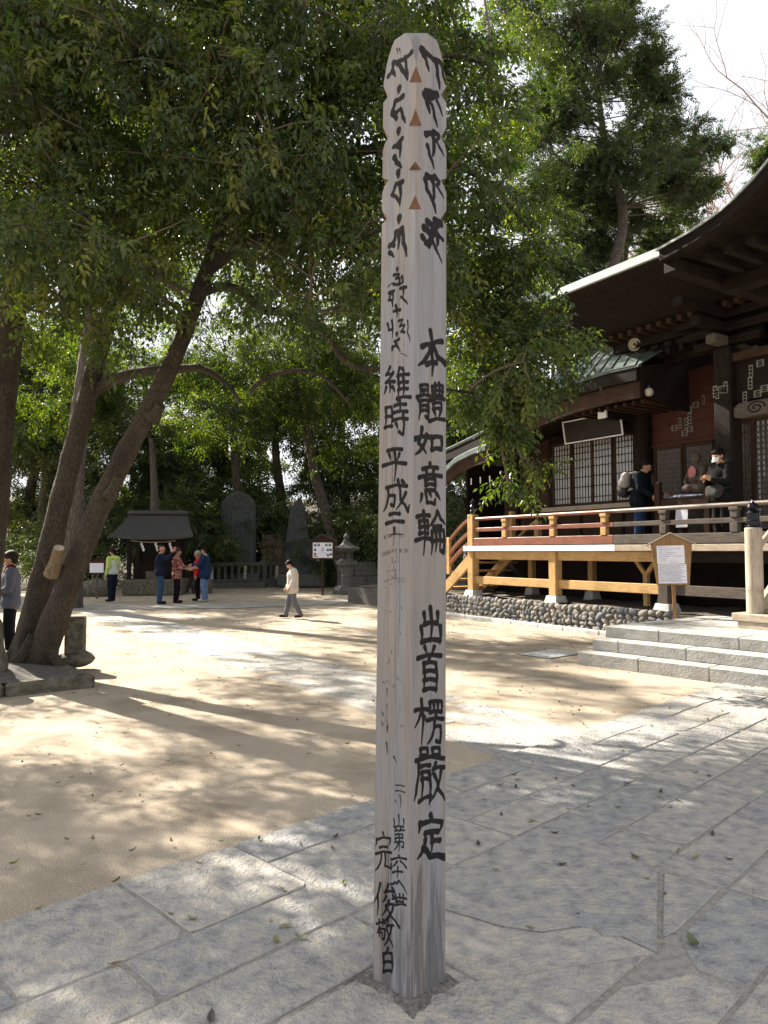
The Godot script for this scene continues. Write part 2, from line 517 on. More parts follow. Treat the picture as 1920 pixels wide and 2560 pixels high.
	M["horn_paint"] = plain(0.40, 0.36, 0.27, 0.5)
	M["horn_dark"] = plain(0.06, 0.055, 0.05, 0.5)
	M["lamp_glass"] = plain(0.42, 0.38, 0.34, 0.2)
	M["cushion"] = skin_of(tone(83, 0.035, 2, [[0.0, 0.06, 0.07, 0.13], [0.47, 0.11, 0.12, 0.19], [0.53, 0.42, 0.42, 0.45], [1.0, 0.52, 0.52, 0.55]], 256, FastNoiseLite.TYPE_CELLULAR), 0.9, Vector3(2.2, 2.2, 2.2))
	M["print_small"] = skin_of(tone(84, 0.12, 2, [[0.0, 0.62, 0.64, 0.70], [1.0, 0.74, 0.75, 0.80]], 128), 0.8, Vector3(3, 3, 3))
	M["statue_wood"] = skin_of(tone(85, 0.02, 4, [[0.0, 0.045, 0.030, 0.022], [0.5, 0.075, 0.053, 0.040], [1.0, 0.12, 0.088, 0.066]], 256), 0.8, Vector3(3, 1.5, 3))
	M["bib"] = plain(0.46, 0.17, 0.17, 0.9)
	M["carved"] = plain(0.085, 0.095, 0.10, 0.8)
	M["shrine_roof"] = skin_of(tone(86, 0.02, 4, [[0.0, 0.015, 0.015, 0.015], [0.6, 0.030, 0.028, 0.026], [1.0, 0.055, 0.05, 0.044]], 256), 0.6, Vector3(2.0, 0.7, 2.0))
	M["notch_wood"] = wood(0.22, 0.125, 0.082, 1, 0.75, 0.3, 11)
	M["skin_mat"] = tint_mat(0.55)
	M["cloth_mat"] = tint_mat(0.9)
	M["cloth_mat"].heightmap_enabled = true
	M["cloth_mat"].heightmap_texture = rise(90, 0.012, 4, 256)
	M["cloth_mat"].heightmap_scale = 2.2
	M["cloth_mat"].uv1_triplanar = true
	M["cloth_mat"].uv1_scale = Vector3(2.2, 1.1, 2.2)
	M["hair_bump"] = rise(91, 0.06, 3, 256)
	M["hair_mat"] = tint_mat(0.5)
	M["hair_mat"].heightmap_enabled = true
	M["hair_mat"].heightmap_texture = M["hair_bump"]
	M["hair_mat"].heightmap_scale = 0.8
	M["hair_mat"].uv1_triplanar = true
	M["hair_mat"].uv1_scale = Vector3(8.0, 2.0, 8.0)
	M["flowered"] = skin_of(tone(87, 0.022, 3, [[0.0, 0.10, 0.018, 0.022], [0.42, 0.16, 0.03, 0.03], [0.5, 0.40, 0.10, 0.08], [0.58, 0.50, 0.42, 0.30], [0.7, 0.16, 0.05, 0.04], [1.0, 0.12, 0.09, 0.03]], 256, FastNoiseLite.TYPE_CELLULAR), 0.85, Vector3(1.6, 1.6, 1.6))
	M["fleece"] = skin_of(tone(88, 0.05, 4, [[0.0, 0.48, 0.42, 0.37], [0.5, 0.64, 0.59, 0.53], [1.0, 0.72, 0.68, 0.63]], 256), 0.95, Vector3(2.5, 2.5, 2.5), false, M["sand_bump"], 0.8)
	M["pack_grey"] = plain(0.30, 0.27, 0.25, 0.8)
	M["pack_black"] = plain(0.012, 0.013, 0.016, 0.6)
	M["pack_pattern"] = skin_of(tone(89, 0.04, 3, [[0.0, 0.006, 0.006, 0.006], [0.5, 0.018, 0.017, 0.015], [0.6, 0.04, 0.037, 0.033], [1.0, 0.026, 0.024, 0.022]], 256, FastNoiseLite.TYPE_CELLULAR), 0.95, Vector3(3, 3, 3))
	M["post_right"] = face_mat(face_texture(RIGHT_STROKES, 5, Color(0.248, 0.240, 0.238), -1.0, 0.0))
	M["post_left"] = face_mat(face_texture(LEFT_STROKES, 9, Color(0.248, 0.240, 0.238), 0.95, 1.66))
	M["post_plain"] = wood(0.27, 0.262, 0.255, 1, 0.75, 0.3, 12)

func face_mat(tex: Texture2D) -> StandardMaterial3D:
	var m := StandardMaterial3D.new()
	m.albedo_texture = tex
	m.roughness = 0.8
	m.metallic_specular = 0.2
	m.heightmap_enabled = true
	m.heightmap_texture = tex
	m.heightmap_scale = 0.05
	return m

# ---------------------------------------------------------------- ground
func build_ground() -> void:
	var st := mb()
	quad(st, Vector3(-160, -0.02, -160), Vector3(160, -0.02, -160), Vector3(160, -0.02, 60), Vector3(-160, -0.02, 60), Vector3.UP)
	struct("sand_ground", st, M["sand"])

# along = metres up the path towards the steps, out = metres to its right
func path_point(along: float, out: float) -> Vector3:
	return Vector3((along + out) * 0.70711, 0, (out - along) * 0.70711)

func slab(parent: Node, poly: PackedVector2Array, top: float, tilt: Vector2, mat: Material) -> void:
	# poly holds ground x and z
	var c := Vector2.ZERO
	for p in poly:
		c += p
	c /= poly.size()
	var local := PackedVector2Array()
	for p in poly:
		local.append(Vector2(p.x - c.x, -(p.y - c.y)))
	var st := mb()
	prism(st, local, -0.05, 0.0, Transform3D(Basis(Vector3.RIGHT, -PI / 2), Vector3.ZERO), 0.0045)
	var o := obj("slab", st, mat, parent)
	o.position = Vector3(c.x, top, c.y)
	o.rotation = Vector3(tilt.x, 0, tilt.y)

# a rectangle whose edges wander a little, corners worn
func worn(a: Vector2, b: Vector2, c: Vector2, d: Vector2, r: RandomNumberGenerator, amt: float) -> PackedVector2Array:
	var out := PackedVector2Array()
	var q := [a, b, c, d]
	for i in 4:
		var p: Vector2 = q[i]
		var n: Vector2 = q[(i + 1) % 4]
		var l: Vector2 = q[(i + 3) % 4]
		var cut := r.randf_range(0.02, 0.07)
		var m := (a + b + c + d) * 0.25
		if r.randf() < 0.5:
			out.append(p + (l - p).normalized() * cut)
			out.append(p + (n - p).normalized() * cut * r.randf_range(0.5, 1.3))
		else:
			out.append(p + (m - p).normalized() * 0.006)
		for k in [0.33, 0.67]:
			out.append(p.lerp(n, k) + (m - p.lerp(n, k)).normalized() * r.randf_range(-amt * 0.3, amt))
	return out

func build_paving() -> void:
	var r := RandomNumberGenerator.new()
	r.seed = 99
	# bedding under the slabs, 4 mm over the sand
	var st := mb()
	var e := [path_point(-2.5, -3.5), path_point(10.4, -3.52), path_point(10.4, 6.0), path_point(-2.5, 6.0)]
	for p in e.size():
		e[p].y = -0.007
	quad(st, e[0], e[1], e[2], e[3], Vector3.UP)
	struct("path_bedding", st, M["joint"])
	var path := Node3D.new()
	path.name = "paved_path"
	add_child(path)
	path.set_meta("kind", "structure")
	var edges := [-3.51, -3.18, -2.83, -2.48, -2.11, -1.75, -1.40, -1.03, -0.66, -0.30, 0.06, 0.42, 0.78, 1.14, 1.5, 1.86, 2.22, 2.58]
	var mats: Array = M["slabs"]
	var wide := {}
	for i in edges.size() - 1:
		var w0: float = edges[i] + 0.007
		var at := -1.6 + r.randf() * 0.5
		var stop := 10.3
		var start := -1.6
		if i > 8:
			at += 2.4
		while at < stop:
			var w1: float = edges[i + 1] - 0.007
			var ln := r.randf_range(0.5, 1.15)
			# step over slabs that reach up from the course before
			var held := false
			for sp in wide.get(i, []):
				if at >= sp[0] - 0.25 and at < sp[1]:
					at = sp[1]
					held = true
				elif at < sp[0] and at + ln > sp[0] - 0.2:
					ln = sp[0] - at
			if held:
				continue
			if r.randf() < 0.3 and (i < 2 or i > 6) and i < edges.size() - 2:
				w1 = edges[i + 2] - 0.007
				if not wide.has(i + 1):
					wide[i + 1] = []
				wide[i + 1].append([at, at + ln])
			var a0 := at + 0.007
			var a1 := at + ln - 0.007
			at += ln
			# the big irregular slabs round the post are laid separately
			var mid := path_point((a0 + a1) * 0.5, (w0 + w1) * 0.5)
			if i >= 3 and i <= 6 and a1 > 1.55 and a0 < 3.70:
				if a0 < 1.55 and a1 > 1.7:
					a1 = 1.53
				elif a1 > 3.7 and a0 > 1.55:
					a0 = maxf(a0, 3.71)
				else:
					continue
				if a1 - a0 < 0.12:
					continue
			if mid.z > 1.0 or mid.x > 9.0 or mid.x < -4.6:
				continue
			var q := []
			for c in [[a0, w0], [a1, w0], [a1, w1], [a0, w1]]:
				var p := path_point(c[0], c[1])
				q.append(Vector2(p.x, p.z))
			var gap := 0.0 if r.randf() < 0.7 else 0.02
			var poly := worn(q[0], q[1], q[2], q[3], r, 0.008 + gap)
			slab(path, poly, r.randf_range(-0.003, 0.004), Vector2(r.randf_range(-0.005, 0.005), r.randf_range(-0.005, 0.005)), mats[r.randi() % 5])
	# irregular slabs by the post (traced from their real outlines)
	for big in BIG_SLABS:
		var poly := PackedVector2Array()
		for k in range(0, big.size(), 2):
			var p := path_point(big[k], big[k + 1])
			poly.append(Vector2(p.x, p.z))
		slab(path, poly, r.randf_range(-0.002, 0.004), Vector2.ZERO, mats[r.randi() % 5])
	# scaled-off leaves of stone lying on the big cracked slab
	for fl in [[2.86, -1.98, 0.20], [3.02, -1.62, 0.13], [3.20, -1.98, 0.11], [3.42, -2.2, 0.12]]:
		var poly := PackedVector2Array()
		var m := path_point(fl[0], fl[1])
		for k in 13:
			var a := TAU * k / 13.0
			var rr: float = fl[2] * r.randf_range(0.55, 1.15)
			poly.append(Vector2(m.x + cos(a) * rr * 1.5, m.z + sin(a) * rr * 0.8))
		slab(path, poly, 0.0075, Vector2.ZERO, mats[r.randi() % 5])
	# crossing path: runs off to the far left, its slabs worn almost level with the sand
	var lane := Node3D.new()
	lane.name = "crossing_path"
	add_child(lane)
	lane.set_meta("kind", "structure")
	var org := Vector2(0.86, -5.98)
	var dir := Vector2(-0.545, -0.838)
	var side := Vector2(0.838, -0.545)
	var t := 0.04
	while t < 17.5:
		var ln := r.randf_range(0.5, 0.9)
		var cuts := [0.0, r.randf_range(0.32, 0.5), r.randf_range(0.72, 0.9), 1.26]
		for k in 3:
			var sh := r.randf_range(-0.12, 0.12)
			var o := [org + dir * (t + 0.01 + sh) + side * (cuts[k] + 0.01), org + dir * (t + ln - 0.01 + sh) + side * (cuts[k] + 0.01), org + dir * (t + ln - 0.01 + sh) + side * (cuts[k + 1] - 0.01), org + dir * (t + 0.01 + sh) + side * (cuts[k + 1] - 0.01)]
			slab(lane, worn(o[0], o[1], o[2], o[3], r, 0.02), r.randf_range(-0.019, -0.013), Vector2(r.randf_range(-0.008, 0.008), r.randf_range(-0.008, 0.008)), mats[[0, 3, 4][r.randi() % 3]])
		t += ln
	# pale far lane of concrete before the monuments
	var f := mb()
	var pts := [Vector3(-16, -0.006, -21.5), Vector3(-9, -0.006, -20.6), Vector3(-4.4, -0.006, -20.9), Vector3(0.5, -0.006, -23.6), Vector3(4.5, -0.006, -26.0)]
	for i in 4:
		var off := Vector3(0.0, 0, -1.7)
		quad(f, pts[i], pts[i + 1], pts[i + 1] + off, pts[i] + off, Vector3.UP)
	struct("far_pavement", f, M["footing_floor"] if M.has("footing_floor") else M["joint"])
	# crumbled mortar heaped round the foot of the post
	var heap := mb()
	var n := FastNoiseLite.new()
	n.seed = 5
	n.frequency = 6.0
	sheet(heap, 26, 26, func(u, v):
		var x: float = (u - 0.5) * 0.78
		var z: float = (v - 0.5) * 0.78
		var d := maxf(absf(x + z), absf(x - z)) * 0.7071
		var y := 0.034 * (1.0 - smoothstep(0.10, 0.185 + 0.11 * n.get_noise_2d(x * 0.7, z * 0.7), d)) + 0.007 * n.get_noise_2d(x * 4.0, z * 4.0) - 0.018
		return Vector3(x + 0.10, y, z - 2.83))
	struct("mortar_bed", heap, M["crumb"] if M.has("crumb") else M["mortar"])

# ---------------------------------------------------------------- stone steps and terrace
const STEP_T := Vector3(0.656, 0, 0.755)       # along the steps, towards the camera side
const STEP_IN := Vector3(0.755, 0, -0.656)     # up the steps

func build_steps() -> void:
	var steps := thing("stone_steps", "three broad grey stone steps up to the terrace before the hall", "steps", Vector3(2.77, 0, -10.7))
	var r := RandomNumberGenerator.new()
	r.seed = 31
	for lv in 3:
		var start: Vector3 = STEP_IN * [0.0, 0.285, 0.62][lv] + STEP_T * [0.0, 0.06, 0.06][lv]
		var y0 := 0.163 * lv - (0.06 if lv == 0 else 0.0)
		var y1 := 0.163 * (lv + 1)
		var at := 0.0
		var first := true
		while at < 7.0:
			var ln: float = [0.95, 0.42, 0.85][lv] if first else r.randf_range(0.9, 1.15)
			first = false
			var depth := 0.50
			var c: Vector3 = start + STEP_T * (at + ln * 0.5) + STEP_IN * (depth * 0.5) + Vector3.UP * ((y0 + y1) * 0.5)
			var st := mb()
			box(st, Vector3.ZERO, Vector3(ln - 0.006, y1 - y0, depth), Basis(STEP_T, Vector3.UP, STEP_T.cross(Vector3.UP)), 0.012)
			var o := obj("step_block", st, M["step_stone"], steps)
			o.position = c
			at += ln
	# the terrace floor behind the top step: edge stones on its left side, then flags
	var terrace := Node3D.new()
	terrace.name = "stone_terrace"
	add_child(terrace)
	terrace.set_meta("kind", "structure")
	var o3 := Vector3(2.77, 0, -10.7) + STEP_IN * 1.12 + STEP_T * 0.06
	var lf := Vector3(0.80, 0, -0.60)
	var edge := 0.0
	while edge < 3.4:
		var ln := r.randf_range(0.8, 1.1)
		var st := mb()
		box(st, Vector3.ZERO, Vector3(ln - 0.006, 0.489, 0.36), Basis(lf, Vector3.UP, lf.cross(Vector3.UP)), 0.012)
		var e := obj("edge_stone", st, M["step_stone"], terrace)
		e.position = o3 + lf * (edge + ln * 0.5 - 0.02) + lf.cross(Vector3.UP) * 0.18 + Vector3.UP * 0.2445
		edge += ln
	var a := o3 + lf.cross(Vector3.UP) * 0.365
	for i in 4:
		for k in 8:
			var p := [a + lf * i * 0.9 + STEP_T * k * 0.9, a + lf * (i + 1) * 0.9 + STEP_T * k * 0.9, a + lf * (i + 1) * 0.9 + STEP_T * (k + 1) * 0.9, a + lf * i * 0.9 + STEP_T * (k + 1) * 0.9]
			var poly := PackedVector2Array()
			var mid := Vector3.ZERO
			for q in p:
				mid += q * 0.25
			for q in p:
				var w: Vector3 = mid + (q - mid) * 0.992
				poly.append(Vector2(w.x, w.z))
			slab(terrace, poly, 0.484 + r.randf_range(-0.002, 0.002), Vector2.ZERO, M["step_stone"])
	var bed := mb()
	quad(bed, a + Vector3.UP * 0.45, a + lf * 3.6 + Vector3.UP * 0.45, a + lf * 3.6 + STEP_T * 7.2 + Vector3.UP * 0.45, a + STEP_T * 7.2 + Vector3.UP * 0.45, Vector3.UP)
	obj("terrace_bed", bed, M["joint"], terrace)
	# access cover let into the sand beside the lowest step
	var lid := thing("access_cover", "pale rectangular stone cover lying in the sand beside the steps", "cover", Vector3(2.62, 0, -11.75), 0.72)
	var ls := mb()
	box(ls, Vector3(0, -0.022, 0), Vector3(0.85, 0.03, 0.6), Basis.IDENTITY, 0.006)
	obj("plate", ls, M["footing"], lid)
	var lr := mb()
	for s in [-1.0, 1.0]:
		box(lr, Vector3(0, -0.024, s * 0.315), Vector3(0.91, 0.03, 0.024), Basis.IDENTITY, 0.004)
		box(lr, Vector3(s * 0.44, -0.024, 0), Vector3(0.024, 0.03, 0.6), Basis.IDENTITY, 0.004)
	obj("rim", lr, M["grey_stone"], lid)

func build_hillside() -> void:
	var st := mb()
	var n := FastNoiseLite.new()
	n.seed = 8
	n.frequency = 0.12
	sheet(st, 40, 20, func(u, v):
		var x: float = -60.0 + 100.0 * u
		var z: float = -33.5 - 40.0 * v
		return Vector3(x, 5.5 * smoothstep(0.0, 0.5, v) + n.get_noise_2d(x, z) * 0.8 * v - 0.05, z))
	struct("wooded_hillside", st, M["soil"])

# outlines as pairs: metres along the path, metres to its right
const BIG_SLABS := [
	[2.55, -2.46, 3.71, -2.46, 3.77, -2.13, 3.66, -1.72, 2.93, -1.385, 2.96, -1.68, 2.74, -1.80, 2.66, -1.95],
	[2.28, -2.46, 2.54, -2.46, 2.645, -1.94, 2.725, -1.79, 2.945, -1.665, 2.915, -1.385, 2.27, -1.77],
	[3.65, -1.68, 3.68, -1.42, 3.13, -1.40, 3.06, -1.42],
	[3.0, -1.29, 3.12, -1.37, 3.70, -1.385, 3.70, -1.04, 2.94, -1.04, 2.92, -1.22],
	[1.52, -2.09, 2.25, -2.09, 2.25, -1.77, 2.86, -1.40, 1.52, -1.40],
	[1.52, -2.46, 2.25, -2.46, 2.25, -2.12, 1.52, -2.12],
	[1.52, -1.37, 2.28, -1.37, 2.28, -1.04, 1.52, -1.04],
	[2.31, -1.37, 2.60, -1.37, 2.88, -1.22, 2.87, -1.04, 2.31, -1.04],
]

# ---------------------------------------------------------------- foundation wall of river cobbles
# hall coordinates: s along the front towards the camera, h up, d into the building
func hl(s: float, h: float, d: float) -> Vector3:
	return Vector3(s, h, -d)

func hall_thing(called: String, label: String, category: String, s: float, h: float, d: float, group := "") -> Node3D:
	var b := Basis(Vector3.UP, HALL_TURN)
	return thing(called, label, category, HALL + b * hl(s, h, d), HALL_TURN, group)

func build_cobble_wall() -> void:
	var w := hall_thing("cobble_wall", "low foundation wall of rounded river cobbles set in mortar under the veranda", "wall", 0, 0, 0)
	var st := mb()
	span(st, hl(-6.0, -0.05, -0.16), hl(6.6, 0.49, 0.5), 0.03)
	obj("mortar_core", st, M["mortar"], w)
	var fl := mb()
	sheet(fl, 60, 8, func(u, v): return hl(-6.0 + 14.5 * u, 0.50 + 0.018 * sin(u * 90.0 + v * 7.0) + 0.02 * sin(u * 41.0 - v * 15.0), -0.15 + 4.0 * v))
	obj("floor_under_veranda", fl, M["soil"], w)
	var shapes := []
	for i in 9:
		shapes.append(lump(Vector3(1, 1, 0.8), i, 5, 8, 0.17))
	var r := RandomNumberGenerator.new()
	r.seed = 77
	var rows := [0.035, 0.145, 0.25, 0.35, 0.445]
	for k in rows.size():
		var s := -2.4 + r.randf() * 0.1
		while s < 5.75:
			var wd := r.randf_range(0.12, 0.24)
			var ht := r.randf_range(0.09, 0.145)
			if r.randf() < 0.2:
				wd = r.randf_range(0.07, 0.10)
				ht = r.randf_range(0.12, 0.16)
			var o := MeshInstance3D.new()
			o.name = "cobble"
			o.mesh = shapes[r.randi() % 9]
			var cm: Array = M["cobbles"]
			o.material_override = cm[r.randi() % 5]
			var deep := r.randf_range(0.10, 0.17)
			var sunk := -0.155 - (0.0 if s > 1.0 else -0.03)
			o.transform = Transform3D(Basis(Vector3(0, 0, 1), r.randf_range(-0.7, 0.7)) * Basis.from_scale(Vector3(wd * 1.05, ht, deep)), hl(s + wd * 0.5, rows[k] + r.randf_range(-0.02, 0.02), sunk))
			w.add_child(o, true)
			s += wd * r.randf_range(0.9, 1.04)
	# kerb at the foot of the wall
	var kb := thing("stone_kerb", "pale stone kerb along the foot of the cobble wall", "kerb", HALL, HALL_TURN)
	var at := -3.0
	while at < 6.2:
		var ln := r.randf_range(0.7, 1.0)
		var b := mb()
		box(b, Vector3.ZERO, Vector3(ln - 0.01, 0.12, 0.16), Basis.IDENTITY, 0.015)
		var o := obj("kerb_stone", b, M["footing"], kb)
		o.position = hl(at + ln * 0.5, 0.0 + r.randf_range(-0.006, 0.006), -0.37)
		o.rotation.y = r.randf_range(-0.012, 0.012)
		at += ln

# ---------------------------------------------------------------- veranda
func finial(parent: Node, at: Vector3, k := 1.0) -> void:
	var st := mb()
	lathe(st, [Vector2(0.085 * k, 0), Vector2(0.088 * k, 0.02), Vector2(0.074 * k, 0.03), Vector2(0.074 * k, 0.09), Vector2(0.080 * k, 0.10), Vector2(0.072 * k, 0.11), Vector2(0.07 * k, 0.20), Vector2(0.078 * k, 0.21), Vector2(0.060 * k, 0.235), Vector2(0.048 * k, 0.25), Vector2(0.066 * k, 0.275), Vector2(0.070 * k, 0.30), Vector2(0.058 * k, 0.34), Vector2(0.022 * k, 0.365), Vector2(0.007 * k, 0.40), Vector2(0.0, 0.402)], 20)
	var o := obj("finial", st, M["black_metal"], parent)
	o.position = at

func part_span(called: String, mat: Material, parent: Node, lo: Vector3, hi: Vector3, ch := 0.006) -> MeshInstance3D:
	var st := mb()
	var size := (hi - lo).abs()
	box(st, Vector3.ZERO, size, Basis.IDENTITY, ch)
	var o := obj(called, st, mat, parent)
	o.position = (lo + hi) * 0.5
	return o

func build_veranda() -> void:
	var v := hall_thing("veranda", "raised timber veranda of new yellow wood with red rails along the hall", "veranda", 0, 0, 0)
	var nw: Array = M["new_wood"]
	var rw: Array = M["red_wood"]
	var gw: Array = M["grey_wood"]
	# posts on stone footings
	for i in 4:
		var s := 2.8 * i
		var fresh := i < 2
		var ft := mb()
		var base := PackedVector2Array([Vector2(-0.21, 0), Vector2(0.21, 0), Vector2(0.165, 0.17), Vector2(-0.165, 0.17)])
		lathe(ft, [Vector2(0.0, 0.0), Vector2(0.255, 0.0), Vector2(0.20, 0.15), Vector2(0.0, 0.152)], 4, Vector3.ZERO, PI / 4)
		var fo := obj("footing", ft, M["footing"], v)
		fo.position = hl(s, 0.49, 0.06)
		var top := 2.50 if i == 0 else 1.60
		part_span("post", nw[1] if fresh else gw[1], v, hl(s - 0.105, 0.64, 0.16), hl(s + 0.105, top, -0.05), 0.012)
	finial(v, hl(0.0, 2.50, 0.055))
	for i in 4:
		var ft2 := mb()
		lathe(ft2, [Vector2(0.0, 0.0), Vector2(0.20, 0.0), Vector2(0.15, 0.19), Vector2(0.0, 0.192)], 4, Vector3.ZERO, PI / 4)
		var f2 := obj("footing", ft2, M["footing"], v)
		f2.position = hl(0.7 + 1.95 * i, 0.50, 1.35)
		part_span("post", gw[1] if i > 1 else nw[1], v, hl(0.63 + 1.95 * i, 0.68, 1.43), hl(0.77 + 1.95 * i, 1.5, 1.28), 0.01)
	# main beams and ground rails, bay by bay
	for i in 3:
		var a := 2.8 * i + 0.107
		var b := 2.8 * (i + 1) - 0.107
		var fresh := i < 2
		part_span("beam", nw[0] if fresh else M["dark_wood"][0], v, hl(a, 1.40, 0.13), hl(b, 1.595, 0.01), 0.008)
		part_span("ground_rail", nw[0] if fresh else gw[0], v, hl(a, 0.80, 0.11), hl(b, 0.985, 0.03), 0.008)
	# forked prop under the second bay
	part_span("prop", nw[1], v, hl(4.72, 0.52, 0.60), hl(4.82, 1.15, 0.50))
	var br := mb()
	beam(br, hl(4.77, 1.12, 0.55), hl(4.45, 1.52, 0.55), 0.08, 0.08)
	beam(br, hl(4.77, 1.12, 0.548), hl(5.09, 1.52, 0.548), 0.078, 0.078)
	obj("brace", br, nw[0], v)
	# floor boards run into the building
	for i in 26:
		var s := -0.13 + i * 0.30
		part_span("floor_board", gw[2], v, hl(s, 1.615, 1.66), hl(s + 0.296, 1.70, -0.085), 0.004)
	part_span("edge_board", M["white_paint"], v, hl(-0.17, 1.60, -0.09), hl(4.58, 1.72, -0.13), 0.006).set_meta("label", "white painted end of the veranda edge")
	part_span("edge_board", M["pale_wood"][0], v, hl(4.583, 1.60, -0.09), hl(8.1, 1.72, -0.128), 0.006)
	# railing: red stretch first, then old grey
	for k in 2:
		var m: Material = rw[0] if k == 0 else gw[0]
		var s0 := 0.106 if k == 0 else 4.463
		var s1 := 4.46 if k == 0 else 8.0
		part_span("base_rail", m, v, hl(s0, 1.735, 0.07), hl(s1, 1.915, -0.04 - 0.001 * k), 0.008)
		part_span("middle_rail", m, v, hl(s0, 2.075, 0.04), hl(s1, 2.165, -0.02), 0.008)
		var hr := mb()
		tube(hr, [Vector3.ZERO, Vector3(s1 - s0, 0, 0)], [0.042, 0.042], 14)
		var h := obj("handrail", hr, [rw[0], M["worn_rail"]][k], v)
		h.position = hl(s0, 2.385, 0.012)
	for i in 5:
		var s: float = [1.25, 2.8, 4.22, 5.62, 7.02][i]
		var m: Material = nw[1] if i < 3 else gw[1]
		part_span("baluster", m, v, hl(s - 0.07, 1.917, 0.07), hl(s + 0.07, 2.073, -0.05), 0.008)
		part_span("baluster", m, v, hl(s - 0.065, 2.167, 0.065), hl(s + 0.065, 2.30, -0.045), 0.008)
		part_span("baluster_head", m, v, hl(s - 0.085, 2.285, 0.08), hl(s + 0.085, 2.345, -0.06), 0.012)
	# stair down from the far end
	for i in 3:
		var d: float = [0.06, 1.25, 2.3][i]
		var bm := mb()
		beam(bm, hl(-1.45, 0.42, d), hl(0.10 if i == 0 else 0.35, 1.55 if i == 0 else 1.72, d), 0.07, 0.26)
		obj("stringer", bm, nw[0], v)
	for i in 5:
		var s := -1.30 + 0.27 * i
		var h := 0.62 + 0.22 * i
		part_span("tread", nw[2], v, hl(s - 0.02, h, 2.25), hl(s + 0.27, h + 0.05, 0.12), 0.006)
	for k in 3:
		var bm := mb()
		var dy: float = [-0.50, -0.24, 0.10][k]
		var pts := []
		for j in 7:
			var u := j / 6.0
			pts.append(hl(-0.11 - 1.5 * u, 2.30 + dy - 1.05 * u * u * 0.55 - 0.62 * u, 0.05))
		for j in 6:
			beam(bm, pts[j], pts[j + 1], 0.07, 0.09 if k < 2 else 0.075)
		obj("stair_rail", bm, rw[0], v)
	part_span("stair_post", nw[1], v, hl(-1.05, 1.00, 0.09), hl(-0.93, 1.95, 0.01), 0.008)
	# second rail on the inner side of the stair, new wood
	var inner := mb()
	var ip := []
	for j in 8:
		var u := j / 7.0
		ip.append(hl(0.95 - 1.5 * u, 2.36 - 0.72 * u - 0.4 * u * u, 1.32))
	tube(inner, ip, [0.04, 0.04, 0.04, 0.04, 0.04, 0.04, 0.04, 0.04], 10)
	obj("stair_rail", inner, nw[0], v)
	part_span("stair_post", nw[1], v, hl(0.88, 1.70, 1.40), hl(1.02, 2.34, 1.26), 0.008)
	part_span("stair_post", nw[1], v, hl(-0.06, 1.70, 1.40), hl(0.07, 2.62, 1.27), 0.008)

# ---------------------------------------------------------------- main stair newel
func build_newel() -> void:
	var at := Vector3(5.37, 0, -10.75)
	var n := hall_thing("stair_newel", "round weathered newel post with a black onion finial on timber blocks", "post", 8.14, 0.485, -1.31)
	var pw: Array = M["pale_wood"]
	var st := mb()
	lathe(st, [Vector2(0.0, 0.215), Vector2(0.112, 0.215), Vector2(0.118, 0.225), Vector2(0.118, 1.44), Vector2(0.108, 1.455), Vector2(0.0, 1.456)], 28)
	obj("shaft", st, pw[1], n)
	finial(n, Vector3(0, 1.455, 0), 1.2)
	part_span("base_beam", pw[0], n, Vector3(-0.26, 0.10, -0.16), Vector3(2.6, 0.215, 0.18), 0.01)
	part_span("base_beam", pw[0], n, Vector3(-0.18, -0.01, -0.14), Vector3(2.6, 0.097, 0.16), 0.008)
	# the stair behind it
	for i in 5:
		part_span("tread", pw[0], n, Vector3(0.05, 0.22 + 0.22 * i, -0.42 - 0.24 * i), Vector3(3.0, 0.27 + 0.22 * i, -0.12 - 0.24 * i), 0.006)
	var rl := mb()
	tube(rl, [Vector3(0.0, 1.16, -0.10), Vector3(0.0, 1.62, -0.75), Vector3(0.0, 1.86, -1.25)], [0.045, 0.045, 0.045], 12)
	obj("handrail", rl, pw[2], n)
	var sb := mb()
	beam(sb, Vector3(0.02, 0.28, -0.12), Vector3(0.02, 1.22, -1.28), 0.08, 0.22)
	obj("stringer", sb, pw[2], n)

# ---------------------------------------------------------------- the hall
# a framed panel of lattice bars in front of a sheet
func lattice(parent: Node, called: String, s0: float, s1: float, h0: float, h1: float, d: float, cols: int, rows: Array, frame_m: Material, bar_m: Material, pane_m: Material, bar := 0.018) -> void:
	var root := Node3D.new()
	root.name = called
	parent.add_child(root, true)
	root.position = hl(s0, h0, d)
	var w := s1 - s0
	var h := h1 - h0
	var fr := mb()
	var t := 0.05
	span(fr, Vector3(0, 0, -0.02), Vector3(t, h, 0.025), 0.004)
	span(fr, Vector3(w - t, 0, -0.02), Vector3(w, h, 0.025), 0.004)
	span(fr, Vector3(t, 0, -0.019), Vector3(w - t, 0.07, 0.022), 0.004)
	span(fr, Vector3(t, h - 0.06, -0.019), Vector3(w - t, h, 0.022), 0.004)
	obj("frame", fr, frame_m, root)
	var bars := mb()
	for i in range(1, cols):
		var x := t + (w - 2 * t) * i / cols
		span(bars, Vector3(x - bar * 0.5, 0.07, -0.012), Vector3(x + bar * 0.5, h - 0.06, 0.012), 0.003)
	for r in rows:
		var y: float = 0.07 + (h - 0.13) * r
		span(bars, Vector3(t, y - bar * 0.5, -0.010), Vector3(w - t, y + bar * 0.5, 0.009), 0.003)
	obj("lattice", bars, bar_m, root)
	var pn := mb()
	span(pn, Vector3(t * 0.5, 0.03, -0.035), Vector3(w - t * 0.5, h - 0.03, -0.028), 0.001)
	obj("pane", pn, pane_m, root)

